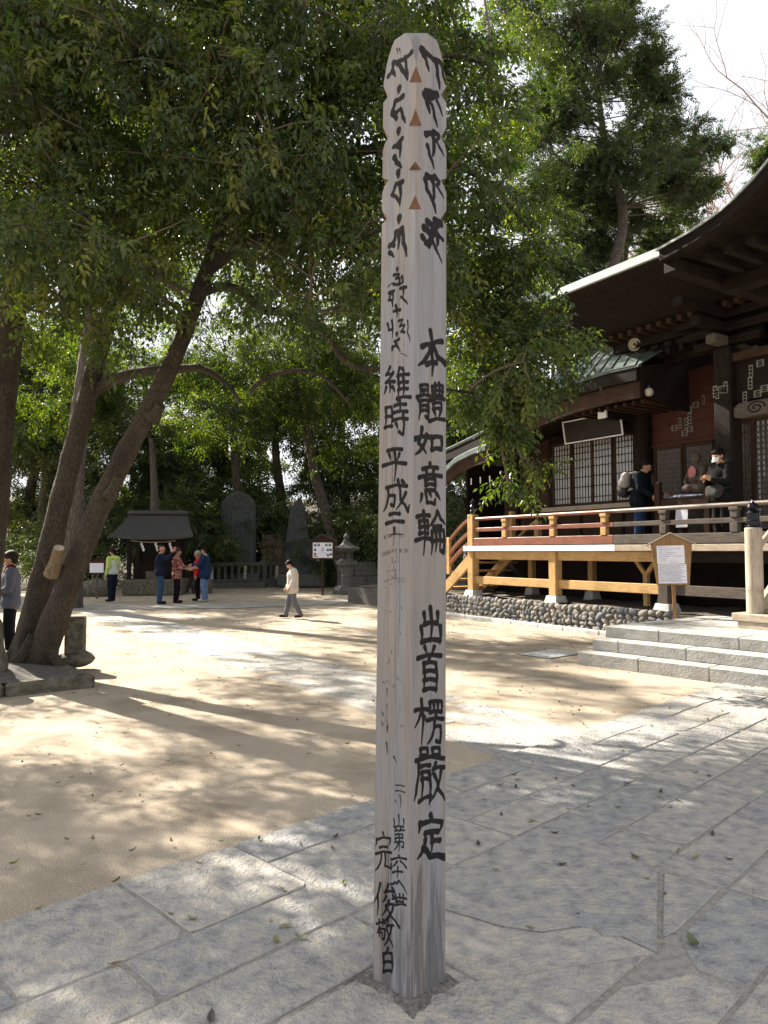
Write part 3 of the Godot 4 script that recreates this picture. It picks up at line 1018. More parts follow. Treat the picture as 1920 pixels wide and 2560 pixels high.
func build_hall() -> void:
	build_newel()
	var hall := hall_thing("temple_hall", "old dark timber temple hall with shoji windows, lattice doors and sweeping eaves", "temple", 0, 0, 0)
	var dw: Array = M["dark_wood"]
	var bw: Array = M["brown_wood"]
	var rw: Array = M["russet_wood"]
	var gw: Array = M["grey_wood"]
	# under the floor and behind: dark boarding closes the hall
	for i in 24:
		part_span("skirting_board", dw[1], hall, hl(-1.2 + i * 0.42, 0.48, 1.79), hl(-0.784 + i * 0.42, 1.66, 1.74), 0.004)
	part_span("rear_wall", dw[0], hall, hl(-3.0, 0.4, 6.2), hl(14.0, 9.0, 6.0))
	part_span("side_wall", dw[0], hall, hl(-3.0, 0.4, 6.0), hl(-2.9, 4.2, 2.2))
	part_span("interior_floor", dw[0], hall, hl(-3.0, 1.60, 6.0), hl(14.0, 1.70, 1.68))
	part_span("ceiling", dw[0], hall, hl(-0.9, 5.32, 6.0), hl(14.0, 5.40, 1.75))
	# left bay: boarded wall, shoji set
	for i in 8:
		part_span("wall_board", bw[0], hall, hl(-0.75, 1.70 + 0.34 * i, 1.80), hl(1.10, 2.036 + 0.34 * i, 1.74), 0.006)
	part_span("pillar", dw[1], hall, hl(-0.30, 1.70, 1.84), hl(-0.12, 4.6, 1.66), 0.012)
	part_span("pillar", dw[1], hall, hl(1.03, 1.70, 1.80), hl(1.16, 4.35, 1.62), 0.012)
	part_span("dado_panel", bw[0], hall, hl(1.165, 1.70, 1.77), hl(3.69, 2.57, 1.73), 0.006)
	part_span("dado_rail", dw[0], hall, hl(1.165, 2.18, 1.74), hl(3.69, 2.26, 1.70), 0.006)
	for i in 3:
		part_span("dado_post", dw[1], hall, hl(1.95 + 0.62 * i, 1.70, 1.745), hl(2.03 + 0.62 * i, 2.55, 1.695), 0.006)
	part_span("window_sill", M["pale_wood"][0], hall, hl(0.88, 2.56, 1.80), hl(3.66, 2.665, 1.50), 0.008)
	part_span("head_beam", dw[0], hall, hl(1.10, 4.22, 1.82), hl(3.75, 4.42, 1.60), 0.01)
	part_span("wall_above", dw[0], hall, hl(-0.75, 4.42, 1.85), hl(3.75, 5.36, 1.78), 0.01)
	var rows := [0.085, 0.265, 0.43, 0.59, 0.72, 0.83, 0.925]
	for i in 4:
		var s := 1.17 + 0.627 * i
		lattice(hall, "shoji_window", s, s + 0.63, 2.67, 4.22, 1.64 + 0.03 * (i % 2), 6, rows, bw[1], bw[1], M["pane"], 0.017)
	# pillar between the bays, russet wall, first lattice door
	var pl := mb()
	lathe(pl, [Vector2(0.0, 1.7), Vector2(0.185, 1.7), Vector2(0.185, 5.3), Vector2(0.0, 5.301)], 24)
	obj("round_pillar", pl, dw[1], hall).position = hl(3.86, 0, 1.62)
	for i in 4:
		part_span("wall_board", rw[0], hall, hl(4.02, 3.885 + 0.36 * i, 1.80), hl(6.2, 4.241 + 0.36 * i, 1.745), 0.006)
	part_span("door_lintel", rw[0], hall, hl(4.02, 3.80, 1.82), hl(6.2, 3.882, 1.70), 0.008)
	var drows := []
	for i in 18:
		drows.append((i + 1) / 19.0)
	lattice(hall, "lattice_door", 4.10, 4.80, 1.74, 3.80, 1.72, 9, drows, bw[1], M["lattice_wood"], M["door_glass"], 0.024)
	lattice(hall, "lattice_door", 4.80, 5.50, 1.74, 3.80, 1.75, 9, drows, bw[1], M["lattice_wood"], M["door_glass"], 0.024)
	part_span("door_post", dw[1], hall, hl(5.505, 1.70, 1.82), hl(5.80, 3.80, 1.66), 0.01)
	# great square pillar of the porch with its carved tie beam
	part_span("porch_pillar", dw[1], hall, hl(6.36, 1.70, 0.80), hl(6.70, 5.25, 0.46), 0.03)
	var cb := mb()
	var prof := PackedVector2Array([Vector2(0.0, 0.03), Vector2(0.12, 0.0), Vector2(3.2, 0.02), Vector2(3.2, 0.30), Vector2(0.10, 0.27), Vector2(0.0, 0.20)])
	prism(cb, prof, 0.0, 0.22, Transform3D.IDENTITY, 0.02)
	var cbo := obj("carved_beam", cb, gw[0], hall)
	cbo.position = hl(6.70, 3.92, 0.74)
	for k in 3:
		var sp := mb()
		var pts := []
		var rad := []
		for j in 26:
			var a := j * 0.42
			var r := 0.115 - j * 0.0038
			pts.append(Vector3(cos(a) * r * 1.5, sin(a) * r, 0.0))
			rad.append(0.012)
		tube(sp, pts, rad, 6)
		obj("carved_scroll", sp, dw[0], cbo).position = Vector3(0.42 + k * 0.52, 0.14, 0.222)
	part_span("frieze_panel", dw[0], hall, hl(6.70, 4.23, 0.70), hl(9.9, 4.95, 0.62), 0.01)
	part_span("frieze_rail", bw[0], hall, hl(6.70, 4.95, 0.78), hl(9.9, 5.10, 0.52), 0.01)
	# main doors beyond the porch pillar
	part_span("door_post", bw[1], hall, hl(5.93, 1.70, 1.80), hl(6.03, 4.15, 1.62), 0.01)
	lattice(hall, "lattice_door", 6.04, 6.34, 1.74, 4.10, 1.70, 3, drows, bw[1], M["lattice_wood"], M["door_glass"], 0.024)
	lattice(hall, "lattice_door", 6.36, 7.30, 1.95, 4.10, 1.66, 9, drows, bw[1], M["lattice_wood"], M["door_glass"], 0.024)
	lattice(hall, "lattice_door", 7.30, 8.25, 1.95, 4.10, 1.69, 9, drows, bw[1], M["lattice_wood"], M["door_glass"], 0.024)
	part_span("door_lintel", rw[0], hall, hl(5.93, 4.10, 1.82), hl(9.9, 4.24, 1.62), 0.01)
	part_span("wall_above", dw[0], hall, hl(6.2, 4.24, 1.86), hl(9.9, 5.36, 1.78), 0.01)
	for i in 12:
		part_span("door_step_slat", bw[1], hall, hl(6.40 + 0.16 * i, 1.72, 1.66), hl(6.47 + 0.16 * i, 1.93, 1.60), 0.004)
	# votive paper slips pasted on wall, pillar and frieze
	var r := RandomNumberGenerator.new()
	r.seed = 12
	for g in [[4.75, 5.35, 4.50, 4.66, 1.742, 4], [4.55, 5.05, 4.16, 4.38, 1.742, 4], [4.75, 5.05, 3.98, 4.10, 1.742, 2], [6.86, 7.7, 4.70, 4.90, 0.617, 4], [6.80, 7.9, 4.30, 4.62, 0.617, 9], [6.40, 6.66, 3.75, 4.5, 0.457, 5]]:
		for i in g[5]:
			var s := lerpf(g[0], g[1], (i + 0.5) / g[5]) + r.randf_range(-0.03, 0.03)
			var h := r.randf_range(g[2], g[3])
			var st := mb()
			var wd := r.randf_range(0.028, 0.042)
			var ht := r.randf_range(0.08, 0.125)
			if r.randf() < 0.4:
				wd = 0.068
				ht = 0.06
			# a pale border round a dark field, as printed slips have
			span(st, Vector3(-wd, -ht, 0), Vector3(wd, ht, 0.002), 0.0005)
			var o := obj("paper_slip", st, M["slip_paper"], hall)
			o.position = hl(s, h, g[4])
			var ink := mb()
			for q in 3:
				span(ink, Vector3(-wd * 0.62, -ht * 0.8 + q * ht * 0.56, 0.0), Vector3(wd * 0.62, -ht * 0.8 + q * ht * 0.56 + ht * 0.42, 0.003), 0.0004)
			obj("print", ink, dw[1], o)
	# ---- curved eave over the left bay
	var low := [[-1.6, 3.60], [-0.7, 3.74], [0.4, 3.94], [1.1, 4.16], [1.88, 4.37], [2.6, 4.50], [3.3, 4.57], [4.3, 4.61], [4.92, 4.59]]
	curved_band(hall, "barge_board", low, 0.0, 0.33, 0.34, 0.26, bw[0])
	curved_band(hall, "roof_edge", low, 0.335, 0.62, 0.36, 0.18, dw[0])
	curved_band(hall, "roof_edge", low, 0.625, 0.66, 0.36, 0.15, M["copper"])
	var rf := mb()
	sheet(rf, 36, 10, func(u, v):
		var s: float = lerpf(-1.7, 4.98, u)
		var e: float = curve_at(low, s) + 0.63
		var crest := 0.95 * exp(-pow((s - 2.9) / 2.6, 2.0)) + 0.25
		return hl(s - 0.15 * v * (1.0 - u), e + crest * (v * 1.25 - 0.25 * v * v), 0.16 + 1.5 * v), Vector3(0, -0.04, 0))
	obj("copper_roof", rf, M["copper"], hall)
	for i in 22:
		var ribs := mb()
		var u: float = i / 21.0
		var pts := []
		for j in 7:
			var v := j / 6.0
			var s := lerpf(-1.6, 4.9, u)
			var e := curve_at(low, s) + 0.65
			var crest := 0.95 * exp(-pow((s - 2.9) / 2.6, 2.0)) + 0.25
			pts.append(hl(lerpf(s, 2.7, v * 0.35), e + crest * (v * 1.25 - 0.25 * v * v), 0.17 + 1.48 * v))
		tube(ribs, pts, [0.018, 0.018, 0.018, 0.018, 0.018, 0.018, 0.018], 6)
		obj("roof_rib", ribs, M["copper"], hall)
	# soffit boards under that eave, end board on its near side
	var sf := mb()
	sheet(sf, 24, 3, func(u, v):
		var s: float = lerpf(-1.7, 4.9, u)
		return hl(s, curve_at(low, s) + 0.20 - 0.10 * v + maxf(0.0, 0.4 * v * (1.0 - u)), 0.40 + 1.4 * v), Vector3(0, -0.03, 0))
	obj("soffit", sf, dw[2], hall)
	var eb := mb()
	var ep := PackedVector2Array([Vector2(-0.30, 4.62), Vector2(-0.30, 5.22), Vector2(-1.75, 5.50), Vector2(-1.75, 4.45)])
	prism(eb, ep, 0.0, 0.06, Transform3D(Basis(Vector3(0, 0, 1), Vector3(0, 1, 0), Vector3(-1, 0, 0)), Vector3(4.96, 0, 0)), 0.005)
	obj("eave_end", eb, dw[0], hall)
	for i in 9:
		part_span("rafter", bw[2], hall, hl(3.05 + i * 0.22, 4.52, 1.78), hl(3.12 + i * 0.22, 4.60, 0.42), 0.006)
	part_span("beam_end", M["white_paint"], hall, hl(3.60, 4.40, 0.60), hl(3.82, 4.56, 0.55), 0.004).set_meta("label", "white painted beam end")
	part_span("purlin", dw[2], hall, hl(3.61, 4.41, 1.75), hl(3.81, 4.55, 0.601), 0.004)
	# ridge ornament of the curved eave
	var orn := mb()
	box(orn, Vector3(0, 0.10, 0), Vector3(0.62, 0.14, 0.28), Basis.IDENTITY, 0.03)
	box(orn, Vector3(0, 0.22, 0), Vector3(0.40, 0.10, 0.24), Basis.IDENTITY, 0.03)
	for q in [-1.0, 1.0]:
		var pts := []
		var rad := []
		for j in 12:
			var a := j * 0.45
			pts.append(Vector3(q * (0.19 + cos(a) * (0.10 - 0.006 * j)), 0.30 + sin(a) * (0.10 - 0.006 * j), 0.05))
			rad.append(0.03)
		tube(orn, pts, rad, 7)
	tube(orn, [Vector3(0, 0.25, 0), Vector3(0, 0.42, 0), Vector3(0, 0.47, 0)], [0.09, 0.10, 0.03], 10)
	obj("ridge_ornament", orn, M["dark_stone"], hall).position = hl(2.72, 5.92, 1.45)
	# ---- lower curved roof farther along, over the side entrance
	var low2 := [[-3.6, 2.95], [-2.6, 3.02], [-1.32, 3.22], [-0.67, 3.55], [0.0, 3.70], [0.62, 3.76]]
	curved_band(hall, "barge_board", low2, 0.0, 0.28, 0.10, 0.04, bw[0])
	curved_band(hall, "roof_edge", low2, 0.285, 0.42, 0.10, -0.03, M["copper"])
	var rf2 := mb()
	sheet(rf2, 20, 6, func(u, v):
		var s: float = lerpf(-3.6, 0.62, u)
		return hl(s, curve_at(low2, s) + 0.43 + 0.55 * v, -0.02 + 1.4 * v), Vector3(0, -0.03, 0))
	obj("copper_roof", rf2, M["copper"], hall)
	for i in 4:
		part_span("paper_streamer", M["paper"], hall, hl(-0.62 + i * 0.36, 3.28, 0.20), hl(-0.58 + i * 0.36, 3.44, 0.197), 0.001)
	# pale upper roof corner beyond the main eave
	var up := mb()
	sheet(up, 14, 8, func(u, v): return hl(lerpf(-1.3, 3.9, u), 8.40 - 0.85 * u + 0.28 * (1.0 - u) * (1.0 - u) + 1.3 * v, 2.0 + 4.0 * v), Vector3(0, -0.11, 0))
	obj("side_roof", up, M["copper_pale"], hall)
	var us := mb()
	sheet(us, 12, 6, func(u, v): return hl(lerpf(-1.2, 4.0, u) + 1.2 * v * (1.0 - u), 8.26 - 0.85 * u + 0.28 * (1.0 - u) * (1.0 - u) - 1.6 * v, 2.05 + 0.7 * v), Vector3(0, -0.05, 0))
	obj("side_soffit", us, dw[2], hall)
	part_span("side_wall", dw[0], hall, hl(0.2, 5.3, 3.1), hl(4.0, 7.2, 2.9))
	# ---- main eave: thick layered edge, boarded soffit, roof slope
	for k in 5:
		part_span("eave_layer", M["copper_pale"], hall, hl(3.80 + 0.02 * k, 6.62 + 0.042 * k, -0.9 + 0.02 * k), hl(14.0, 6.658 + 0.042 * k, -1.04 + 0.028 * k), 0.004)
	var so := mb()
	sheet(so, 30, 6, func(u, v): return hl(lerpf(3.82, 14.0, u) + 1.3 * v * maxf(0.0, 1.0 - u * 12.0) * 0.0, 6.62 - 0.72 * v, -0.98 + 1.75 * v), Vector3(0, 0.05, 0))
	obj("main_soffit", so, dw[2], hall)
	var mr := mb()
	sheet(mr, 8, 8, func(u, v): return hl(lerpf(3.86, 14.0, u), 6.83 + 1.9 * v + 1.6 * v * v, -0.88 + 6.5 * v), Vector3(0, -0.05, 0))
	obj("main_roof", mr, M["copper"], hall)
	var ge := mb()
	var gp := PackedVector2Array([Vector2(1.0, 6.62), Vector2(1.0, 6.82), Vector2(-2.5, 8.4), Vector2(-5.5, 10.1), Vector2(-5.5, 5.4), Vector2(-0.8, 5.4), Vector2(-0.8, 5.88)])
	prism(ge, gp, 0.0, 0.08, Transform3D(Basis(Vector3(0, 0, 1), Vector3(0, 1, 0), Vector3(-1, 0, 0)), Vector3(3.92, 0, 0)), 0.0)
	obj("gable_wall", ge, dw[0], hall)
	part_span("eave_beam", dw[0], hall, hl(3.95, 5.74, 0.92), hl(14.0, 5.92, 0.72), 0.012)
	part_span("eave_beam", dw[0], hall, hl(3.95, 5.36, 1.30), hl(14.0, 5.56, 1.05), 0.012)
	for i in 34:
		part_span("rafter_end", bw[2], hall, hl(4.1 + 0.23 * i, 5.93, 0.9), hl(4.2 + 0.23 * i, 6.03, 0.36), 0.006)
	for i in 26:
		var st := mb()
		span(st, Vector3(-0.09, 0, -0.12), Vector3(0.09, 0.12, 0.12), 0.02)
		span(st, Vector3(-0.05, -0.14, -0.10), Vector3(0.05, 0.0, 0.10), 0.015)
		obj("bracket", st, dw[0], hall).position = hl(4.3 + 0.30 * i, 5.60, 0.86)
	# corner bracket arms of the porch
	for i in 3:
		part_span("bracket_arm", [gw[2], dw[2], dw[2]][i], hall, hl(6.43, 5.27 + 0.25 * i, 1.5), hl(6.63, 5.45 + 0.25 * i, 0.15 - 0.45 * i), 0.03)
		part_span("bracket_arm", dw[0], hall, hl(5.9 - 0.2 * i, 5.28 + 0.25 * i, 0.74), hl(7.2 + 0.2 * i, 5.44 + 0.25 * i, 0.54), 0.03)
	# ---- porch roof with its great curved gable
	var arch := [[8.30, 5.36], [8.82, 5.43], [9.19, 5.52], [9.43, 5.63], [9.62, 5.74], [9.80, 5.87], [10.1, 6.12], [10.5, 6.38], [11.0, 6.5], [11.5, 6.38], [12.2, 5.9], [13.2, 5.4]]
	curved_band(hall, "porch_barge_board", arch, 0.0, 0.17, -3.34, -3.52, dw[0])
	var pr := mb()
	sheet(pr, 48, 8, func(u, v):
		var s: float = lerpf(8.26, 13.2, u)
		return hl(s, curve_at(arch, s) + 0.175 + 0.55 * v, -3.55 + 2.9 * v), Vector3(0, -0.03, 0))
	obj("porch_roof", pr, M["copper_pale"], hall)
	var ps := mb()
	sheet(ps, 30, 4, func(u, v):
		var s: float = lerpf(8.30, 13.2, u)
		return hl(s, curve_at(arch, s) + 0.03 + 0.18 * v, -3.46 + 2.5 * v), Vector3(0, 0.04, 0))
	obj("porch_soffit", ps, dw[2], hall)
	part_span("porch_beam", dw[2], hall, hl(8.28, 5.22, -0.2), hl(8.46, 5.40, -3.40), 0.012)
	part_span("porch_beam", dw[0], hall, hl(8.46, 5.10, -2.2), hl(13.0, 5.30, -2.4), 0.012)
	for i in 14:
		part_span("rafter", dw[2], hall, hl(8.7 + 0.3 * i, 5.30, -0.3), hl(8.8 + 0.3 * i, 5.38, -3.2), 0.006)

func curve_at(pts: Array, s: float) -> float:
	if s <= pts[0][0]:
		return pts[0][1]
	for i in pts.size() - 1:
		if s <= pts[i + 1][0]:
			var p0: float = pts[maxi(i - 1, 0)][1]
			var p3: float = pts[mini(i + 2, pts.size() - 1)][1]
			var t: float = (s - pts[i][0]) / (pts[i + 1][0] - pts[i][0])
			var a: float = pts[i][1]
			var b: float = pts[i + 1][1]
			return lerpf(a, b, t) + 0.10 * t * (1.0 - t) * ((a - p0) * (1.0 - t) + (b - p3) * t)
	return pts[pts.size() - 1][1]

# a board that follows a curved line, lo to hi over it, from depth d0 (back) to d1 (front)
func curved_band(parent: Node, called: String, line: Array, lo: float, hi: float, d0: float, d1: float, mat: Material) -> void:
	var poly := PackedVector2Array()
	var n := 40
	var a: float = line[0][0]
	var b: float = line[line.size() - 1][0]
	for i in n + 1:
		var s := lerpf(a, b, float(i) / n)
		poly.append(Vector2(s, curve_at(line, s) + lo))
	for i in n + 1:
		var s := lerpf(b, a, float(i) / n)
		poly.append(Vector2(s, curve_at(line, s) + hi))
	var st := mb()
	prism(st, poly, -d0, -d1, Transform3D.IDENTITY, 0.008)
	obj(called, st, mat, parent)

func build_hall_things() -> void:
	var bw: Array = M["brown_wood"]
	# framed name board over the shoji windows
	var sg := hall_thing("name_board", "long dark board in a pale frame hung over the shoji windows", "sign", 2.92, 4.09, 1.12)
	var tilt := Basis(Vector3.RIGHT, 0.16)
	var pn := mb()
	box(pn, Vector3(0, 0.26, 0), Vector3(1.60, 0.46, 0.03), tilt, 0.004)
	obj("panel", pn, M["name_panel"], sg)
	for e in [[Vector3(0, 0.01, 0.012), Vector3(1.70, 0.03, 0.04)], [Vector3(0, 0.51, 0.012), Vector3(1.70, 0.03, 0.04)], [Vector3(-0.835, 0.26, 0.012), Vector3(0.03, 0.47, 0.038)], [Vector3(0.835, 0.26, 0.012), Vector3(0.03, 0.47, 0.038)]]:
		var st := mb()
		box(st, Vector3(0, 0.26, 0) + tilt * (e[0] - Vector3(0, 0.26, 0)), e[1], tilt, 0.006)
		obj("frame_strip", st, M["white_paint"], sg)
	# horn loudspeakers and a lamp under the eave
	for k in 2:
		var sp := hall_thing("horn_loudspeaker", ["pale horn loudspeaker under the eave, nearer the porch", "dark horn loudspeaker under the eave beside the curved roof crest"][k], "loudspeaker", [4.45, 3.75][k], [5.83, 5.93][k], 0.75, "loudspeakers under the eave")
		sp.rotation.y = HALL_TURN + 0.25
		sp.rotation.x = 0.2
		var st := mb()
		var prof := [Vector2(0.03, -0.22), Vector2(0.06, -0.20), Vector2(0.06, -0.10), Vector2(0.05, -0.08), Vector2(0.07, -0.02), Vector2(0.115, 0.04), Vector2(0.15, 0.07), Vector2(0.155, 0.075), Vector2(0.145, 0.075), Vector2(0.105, 0.035), Vector2(0.05, -0.03), Vector2(0.0, -0.05)]
		lathe(st, prof, 22)
		var o := obj("horn", st, M["horn_paint"] if k == 0 else M["horn_dark"], sp)
		o.rotation.x = PI / 2
		o.scale = Vector3(0.85, 0.85, 0.85)
		var bell := mb()
		lathe(bell, [Vector2(0.115, -0.03), Vector2(0.06, -0.005), Vector2(0.0, -0.004)], 20)
		var bo := obj("bell", bell, M["horn_paint"] if k == 0 else M["horn_dark"], sp)
		bo.rotation.x = PI / 2
		bo.position.z = 0.05
		var hub := mb()
		lathe(hub, [Vector2(0.0, 0.03), Vector2(0.03, 0.02), Vector2(0.04, -0.03)], 14, Vector3(0, 0.05, 0))
		var ho := obj("horn_centre", hub, M["horn_dark"], sp)
		ho.rotation.x = PI / 2
		var br := mb()
		span(br, Vector3(-0.02, 0.02, -0.14), Vector3(0.02, 0.28, -0.10), 0.004)
		obj("bracket", br, M["black_metal"], sp)
	var lp := hall_thing("eave_lamp", "small round lamp at the near end of the curved eave", "lamp", 4.99, 4.72, 0.45)
	var gl := mb()
	lathe(gl, [Vector2(0.0, -0.10), Vector2(0.06, -0.085), Vector2(0.09, -0.03), Vector2(0.085, 0.03), Vector2(0.05, 0.07), Vector2(0.0, 0.075)], 18)
	obj("lamp_glass", gl, M["lamp_glass"], lp)
	var cp := mb()
	lathe(cp, [Vector2(0.055, 0.06), Vector2(0.06, 0.12), Vector2(0.02, 0.16), Vector2(0.0, 0.16)], 14)
	obj("lamp_cap", cp, M["black_metal"], lp)
	# stand with the seated figure, cushion and notice
	var stand := hall_thing("offering_stand", "dark wooden chair-like stand that carries the seated figure", "stand", 5.55, 1.70, 0.95)
	for e in [[-0.62, -0.2, 0.0, 1.26], [0.46, -0.2, 0.0, 1.36], [-0.62, 0.25, 0.0, 0.9], [0.46, 0.25, 0.0, 0.9]]:
		part_span("leg", bw[1], stand, Vector3(e[0] - 0.06, 0, -e[1] - 0.05), Vector3(e[0] + 0.06, e[3], -e[1] + 0.05), 0.008)
	part_span("apron", bw[0], stand, Vector3(-0.56, 0.74, 0.16), Vector3(0.40, 0.90, 0.22), 0.006)
	part_span("apron", bw[0], stand, Vector3(-0.56, 0.10, 0.16), Vector3(0.40, 0.24, 0.22), 0.006)
	part_span("shelf", bw[0], stand, Vector3(-0.58, 0.90, -0.30), Vector3(0.42, 0.935, 0.19), 0.006)
	var cu := hall_thing("cushion", "blue and white cushion under the seated figure", "cushion", 5.47, 2.64, 0.95)
	var cm := mb()
	sheet_cushion(cm, Vector3(0.92, 0.11, 0.48))
	obj("cover", cm, M["cushion"], cu)
	var pp := hall_thing("paper_notice", "white paper notice hanging from the stand of the seated figure", "notice", 5.47, 2.22, 0.72)
	var ps := mb()
	sheet(ps, 6, 8, func(u, v): return Vector3((u - 0.5) * 0.26, 0.42 * (v - 0.4), 0.01 * sin(v * 5.0 + u)), Vector3(0, 0, -0.003))
	obj("sheet", ps, M["print_small"], pp)
	# the figure itself
	var fig := hall_thing("seated_statue", "worn brown wooden statue of a seated monk with a pink bib", "statue", 5.62, 2.73, 0.98)
	fig.rotation.y = HALL_TURN - 0.35
	var fs := mb()
	nets(fs, [
		[Vector3(-0.20, 0.06, 0.05), Vector3(0.20, 0.06, 0.05), 0.10, 0.10], [Vector3(-0.22, 0.07, 0.02), Vector3(0.04, 0.06, 0.20), 0.085, 0.07], [Vector3(0.22, 0.07, 0.02), Vector3(-0.04, 0.06, 0.21), 0.085, 0.07],
		[Vector3(0, 0.08, -0.02), Vector3(0, 0.40, -0.03), 0.15, 0.12], [Vector3(-0.14, 0.42, -0.03), Vector3(0.14, 0.42, -0.03), 0.075, 0.075],
		[Vector3(-0.19, 0.42, -0.02), Vector3(-0.24, 0.22, 0.04), 0.065, 0.06], [Vector3(-0.24, 0.22, 0.04), Vector3(-0.06, 0.18, 0.18), 0.06, 0.045], [Vector3(0.19, 0.42, -0.02), Vector3(0.24, 0.22, 0.04), 0.065, 0.06], [Vector3(0.24, 0.22, 0.04), Vector3(0.12, 0.22, 0.20), 0.055, 0.04],
		[Vector3(0, 0.48, -0.01), Vector3(0, 0.55, 0.0), 0.055, 0.05], [Vector3(0, 0.65, 0.0), Vector3(0, 0.66, -0.01), 0.098, 0.098], [Vector3(0, 0.585, 0.03), Vector3(0, 0.575, 0.045), 0.055, 0.05], [Vector3(0, 0.645, 0.09), Vector3(0, 0.615, 0.107), 0.012, 0.018], [Vector3(-0.095, 0.65, 0.0), Vector3(-0.10, 0.60, 0.0), 0.018, 0.018], [Vector3(0.095, 0.65, 0.0), Vector3(0.10, 0.60, 0.0), 0.018, 0.018],
	], 0.014, 0.035)
	obj("body", fs, M["statue_wood"], fig)
	var bib := mb()
	sheet(bib, 10, 10, func(u, v):
		var a: float = u * TAU
		var r: float = v * 0.125
		return Vector3(cos(a) * r, 0.37 + sin(a) * r * 1.05, 0.125 - 0.5 * r * r * 6.0 + 0.018), Vector3(0, 0, -0.008))
	obj("bib", bib, M["bib"], fig)

func sheet_cushion(st: SurfaceTool, s: Vector3) -> void:
	for side in [1.0, -1.0]:
		sheet(st, 12, 8, func(u, v):
			var e := pow(maxf(0.0, sin(u * PI) * sin(v * PI)), 0.35)
			return Vector3((u - 0.5) * s.x, side * s.y * 0.5 * e + 0.01 * sin(u * 17.0 + v * 9.0) * e, (v - 0.5) * s.z))

# ---------------------------------------------------------------- trees
# one leafy twig: leaves set alternately along a short stem, each folded along its midrib
func leaf_twig(sd: int, count: int, len_twig: float, leaf: float, width: float, droop: float) -> ArrayMesh:
	var r := RandomNumberGenerator.new()
	r.seed = 500 + sd
	var st := mb()
	for i in count:
		var u := (i + 0.6) / count
		var p := Vector3(0, -droop * 0.4 * u * u * len_twig, len_twig * u)
		var a := i * 2.4 + r.randf_range(-0.5, 0.5)
		var f := (Vector3(cos(a), sin(a) * 0.6 - droop, r.randf_range(0.3, 1.0))).normalized()
		if i == count - 1:
			f = Vector3(0, -droop * 0.7, 1).normalized()
		var up := (Vector3.UP + Vector3(r.randf_range(-0.5, 0.5), 0, r.randf_range(-0.5, 0.5))).normalized()
		var x := f.cross(up).normalized()
		var y := x.cross(f).normalized()
		var L := leaf * r.randf_range(0.7, 1.25)
		var W := width * r.randf_range(0.8, 1.2) * 0.5
		var b0 := p + f * leaf * 0.12
		var m := b0 + f * L * 0.48 - y * L * 0.02
		var t := b0 + f * L - y * L * 0.22
		var e1 := b0 + f * L * 0.42 + x * W + y * W * 0.35
		var e2 := b0 + f * L * 0.42 - x * W + y * W * 0.35
		flat3(st, b0, e1, m, y)
		flat3(st, e1, t, m, y)
		flat3(st, b0, e2, m, y)
		flat3(st, e2, t, m, y)
	return st.commit()

func leaf_mat(rough: float, glow: float, spec := 0.5) -> StandardMaterial3D:
	var m := StandardMaterial3D.new()
	m.vertex_color_use_as_albedo = true
	m.roughness = rough
	m.metallic_specular = spec
	m.backlight_enabled = true
	m.backlight = Color(glow * 0.95, glow, glow * 0.35)
	return m

